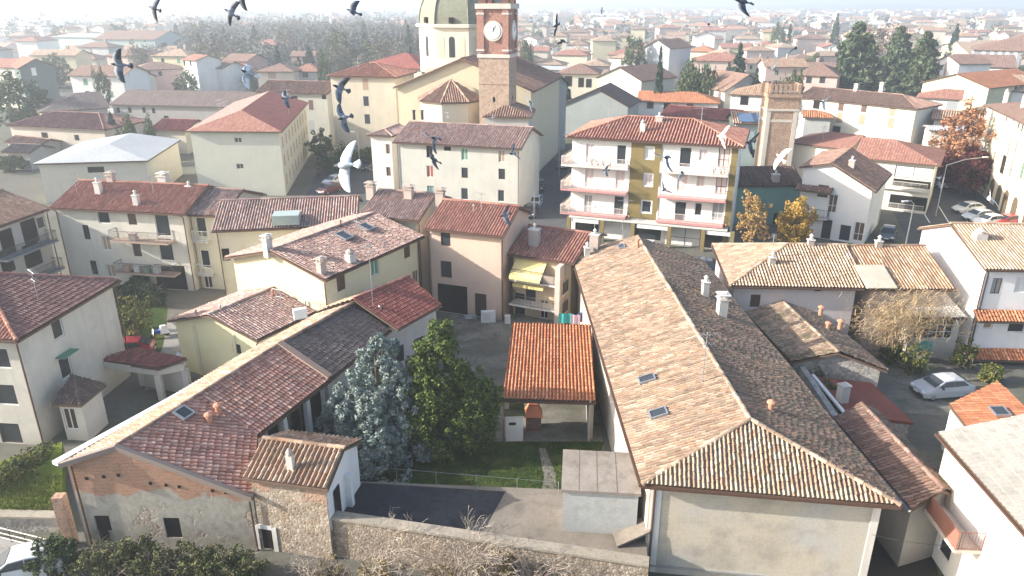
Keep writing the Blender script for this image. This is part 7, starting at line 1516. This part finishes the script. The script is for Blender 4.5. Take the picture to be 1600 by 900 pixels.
def left_lawn():
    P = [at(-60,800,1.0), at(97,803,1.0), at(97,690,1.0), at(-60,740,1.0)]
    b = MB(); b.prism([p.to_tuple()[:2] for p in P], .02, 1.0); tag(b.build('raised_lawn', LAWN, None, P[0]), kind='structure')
    r = thing('garden_retaining_wall', 'low stone garden wall with pale coping below the sunlit lawn', 'wall', at(20,806,0)); A, B_ = at(-60,803,1.05), at(99,806,1.05); d = (B_ - A).normalized(); o = Vector((-d.y, d.x, 0))
    b = MB(); b.prism([(A - o * .1).to_tuple()[:2], (B_ - o * .1).to_tuple()[:2], (B_ + o * .2).to_tuple()[:2], (A + o * .2).to_tuple()[:2]], -.1, 1.0); b.build('wall', MATS['grey_rubble'], r)
    b = MB(); b.prism([(A - o * .25).to_tuple()[:2], (B_ - o * .25).to_tuple()[:2], (B_ + o * .35).to_tuple()[:2], (A + o * .35).to_tuple()[:2]], 1.0, 1.12); b.build('coping', MATS['coping_concrete'], r)
    r = thing('rail_fence', 'low iron rail fence with three pale rails beside the lane', 'fence', at(20,850,0)); A, B_ = at(-50,834,0), at(92,870,0); d = B_ - A
    for k in range(7): q = A + d * k / 6; b = MB(); b.tube([q, q + Vector((0, 0, 1.05))], .03, 5); b.build('post', RAIL, r)
    for z in (.35, .65, 1.0): b = MB(); b.tube([A + Vector((0, 0, z)), B_ + Vector((0, 0, z))], .035, 5); b.build('rail', plain('pale_rail', (.62,.55,.48), .6), r)
    b = MB(); c = (A + B_) / 2; b.box(c + Vector((0, 0, .1)), (d.length, .3, .22), math.atan2(d.y, d.x)); b.build('footing', CONC, r)
    r = thing('barn_corner_pier', 'narrow brick pier with ivy at the left corner of the barn', 'pier', at(104,862,0)); b = MB(); p = at(104,862,0); b.box(p + Vector((0, .5, 1.6)), (.55, .5, 3.2), .05); b.build('pier', rubble('pier_brick', [(.42,.24,.16),(.36,.20,.13)], (.40,.32,.25), 5), r)
    r = thing('garden_hedge', 'clipped hedge climbing along the cream house foot', 'hedge', at(40,735,0)); b = MB(); A, B_ = at(-20,760,1.6), at(72,702,1.3)
    cs = [tuple(A + (B_ - A) * rg.uniform() + Vector((rg.normal() * .35, rg.normal() * .35, rg.uniform(-.5, .4)))) for _ in range(70)]; leaf_cloud(b, cs, [.4] * 70, 50, .07, rg, .4, 1.2); b.build('foliage', MATS['yard_shrub'], r)
    r = thing('grass_tufts', 'tufts', 'grass', at(40,780,1)) if 0 else None
    b = MB(); n = 2600; rnd = random.Random(2)
    for i in range(n):
        x, y = rnd.uniform(-20, 95), rnd.uniform(742, 801)
        if y < 700 + (95 - x) * .45: continue
        p = at(x, y, 1.0); a = rnd.uniform(0, 6.28); t = Vector((math.cos(a), math.sin(a), 0)) * .03; h = Vector((rnd.gauss(0, .05), rnd.gauss(0, .05), rnd.uniform(.1, .25))); b.add([p - t, p + t, p + h], [[0, 1, 2]])
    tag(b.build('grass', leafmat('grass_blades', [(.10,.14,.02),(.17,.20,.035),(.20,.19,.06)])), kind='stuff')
    b = MB()
    for i in range(3200):
        x, y = rnd.uniform(560, 940), rnd.uniform(690, 779); p = at(x, y, .01); a = rnd.uniform(0, 6.28); t = Vector((math.cos(a), math.sin(a), 0)) * .03; h = Vector((rnd.gauss(0, .05), rnd.gauss(0, .05), rnd.uniform(.06, .2))); b.add([p - t, p + t, p + h], [[0, 1, 2]])
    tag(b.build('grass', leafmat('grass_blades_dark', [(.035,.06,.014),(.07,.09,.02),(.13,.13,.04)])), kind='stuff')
left_lawn()
b = MB(); xs = list(range(-3600, 3700, 150)); 
for i, x in enumerate(xs):
    hgt = 95 * math.exp(-((x + 2300) / 1100) ** 2) + 16 + 8 * math.sin(x * .004) + 5 * math.sin(x * .013); b.v += [(x, 3800, 0), (x, 4300, min(hgt, 55)), (x, 5200, 0)]
for i in range(len(xs) - 1): b.f += [[3*i, 3*i+3, 3*i+4, 3*i+1], [3*i+1, 3*i+4, 3*i+5, 3*i+2]]; b.m += [0, 0]; b.uv += [(.5, .5)] * 8
tag(b.build('hills', ground_mat('wooded_hills', [(.06,.07,.04),(.08,.085,.05),(.05,.055,.035)], (.01, .05, .5))), kind='structure')
# ================================================================== light, air, world
def lights():
    el, az = R(23), R(4)
    d = Vector((math.cos(el) * math.cos(az), math.cos(el) * math.sin(az), -math.sin(el)))
    s = bpy.data.lights.new('sun', 'SUN'); s.energy = 4.6; s.angle = R(.6); s.color = (1, .955, .88)
    o = bpy.data.objects.new('sun', s); COL.objects.link(o); o.rotation_euler = d.to_track_quat('-Z', 'Y').to_euler(); o.location = (-60, 0, 60)
    w = bpy.data.worlds.new('World'); S.world = w; w.use_nodes = True; nt = w.node_tree
    bg = nt.nodes['Background']; sky = nt.nodes.new('ShaderNodeTexSky'); sky.sky_type = 'NISHITA'; sky.sun_disc = False
    sky.sun_elevation = el; sky.sun_rotation = math.atan2(-d.x, -d.y) % (2 * math.pi); sky.dust_density = 3.0; sky.air_density = 1.0; sky.altitude = 100
    nt.links.new(sky.outputs[0], bg.inputs[0]); bg.inputs[1].default_value = .15
    v = S.view_settings; v.view_transform = 'Standard'; v.look = 'None'; v.gamma = 1; v.exposure = 1.26; v.use_curve_mapping = False
lights()
def haze():
    b = MB(); x = 4200; b.box((0, 3200, 30 - .6), (2 * x, 8400, 62.8)); m = bpy.data.materials.new('haze'); m.use_nodes = True; nt = m.node_tree; nt.nodes.clear()
    o = nt.nodes.new('ShaderNodeOutputMaterial'); p = nt.nodes.new('ShaderNodeVolumePrincipled'); p.inputs['Density'].default_value = .00072; p.inputs['Color'].default_value = (.84, .92, 1, 1); p.inputs['Anisotropy'].default_value = .3
    nt.links.new(p.outputs[0], o.inputs['Volume']); tag(b.build('haze', m), kind='stuff')
haze()
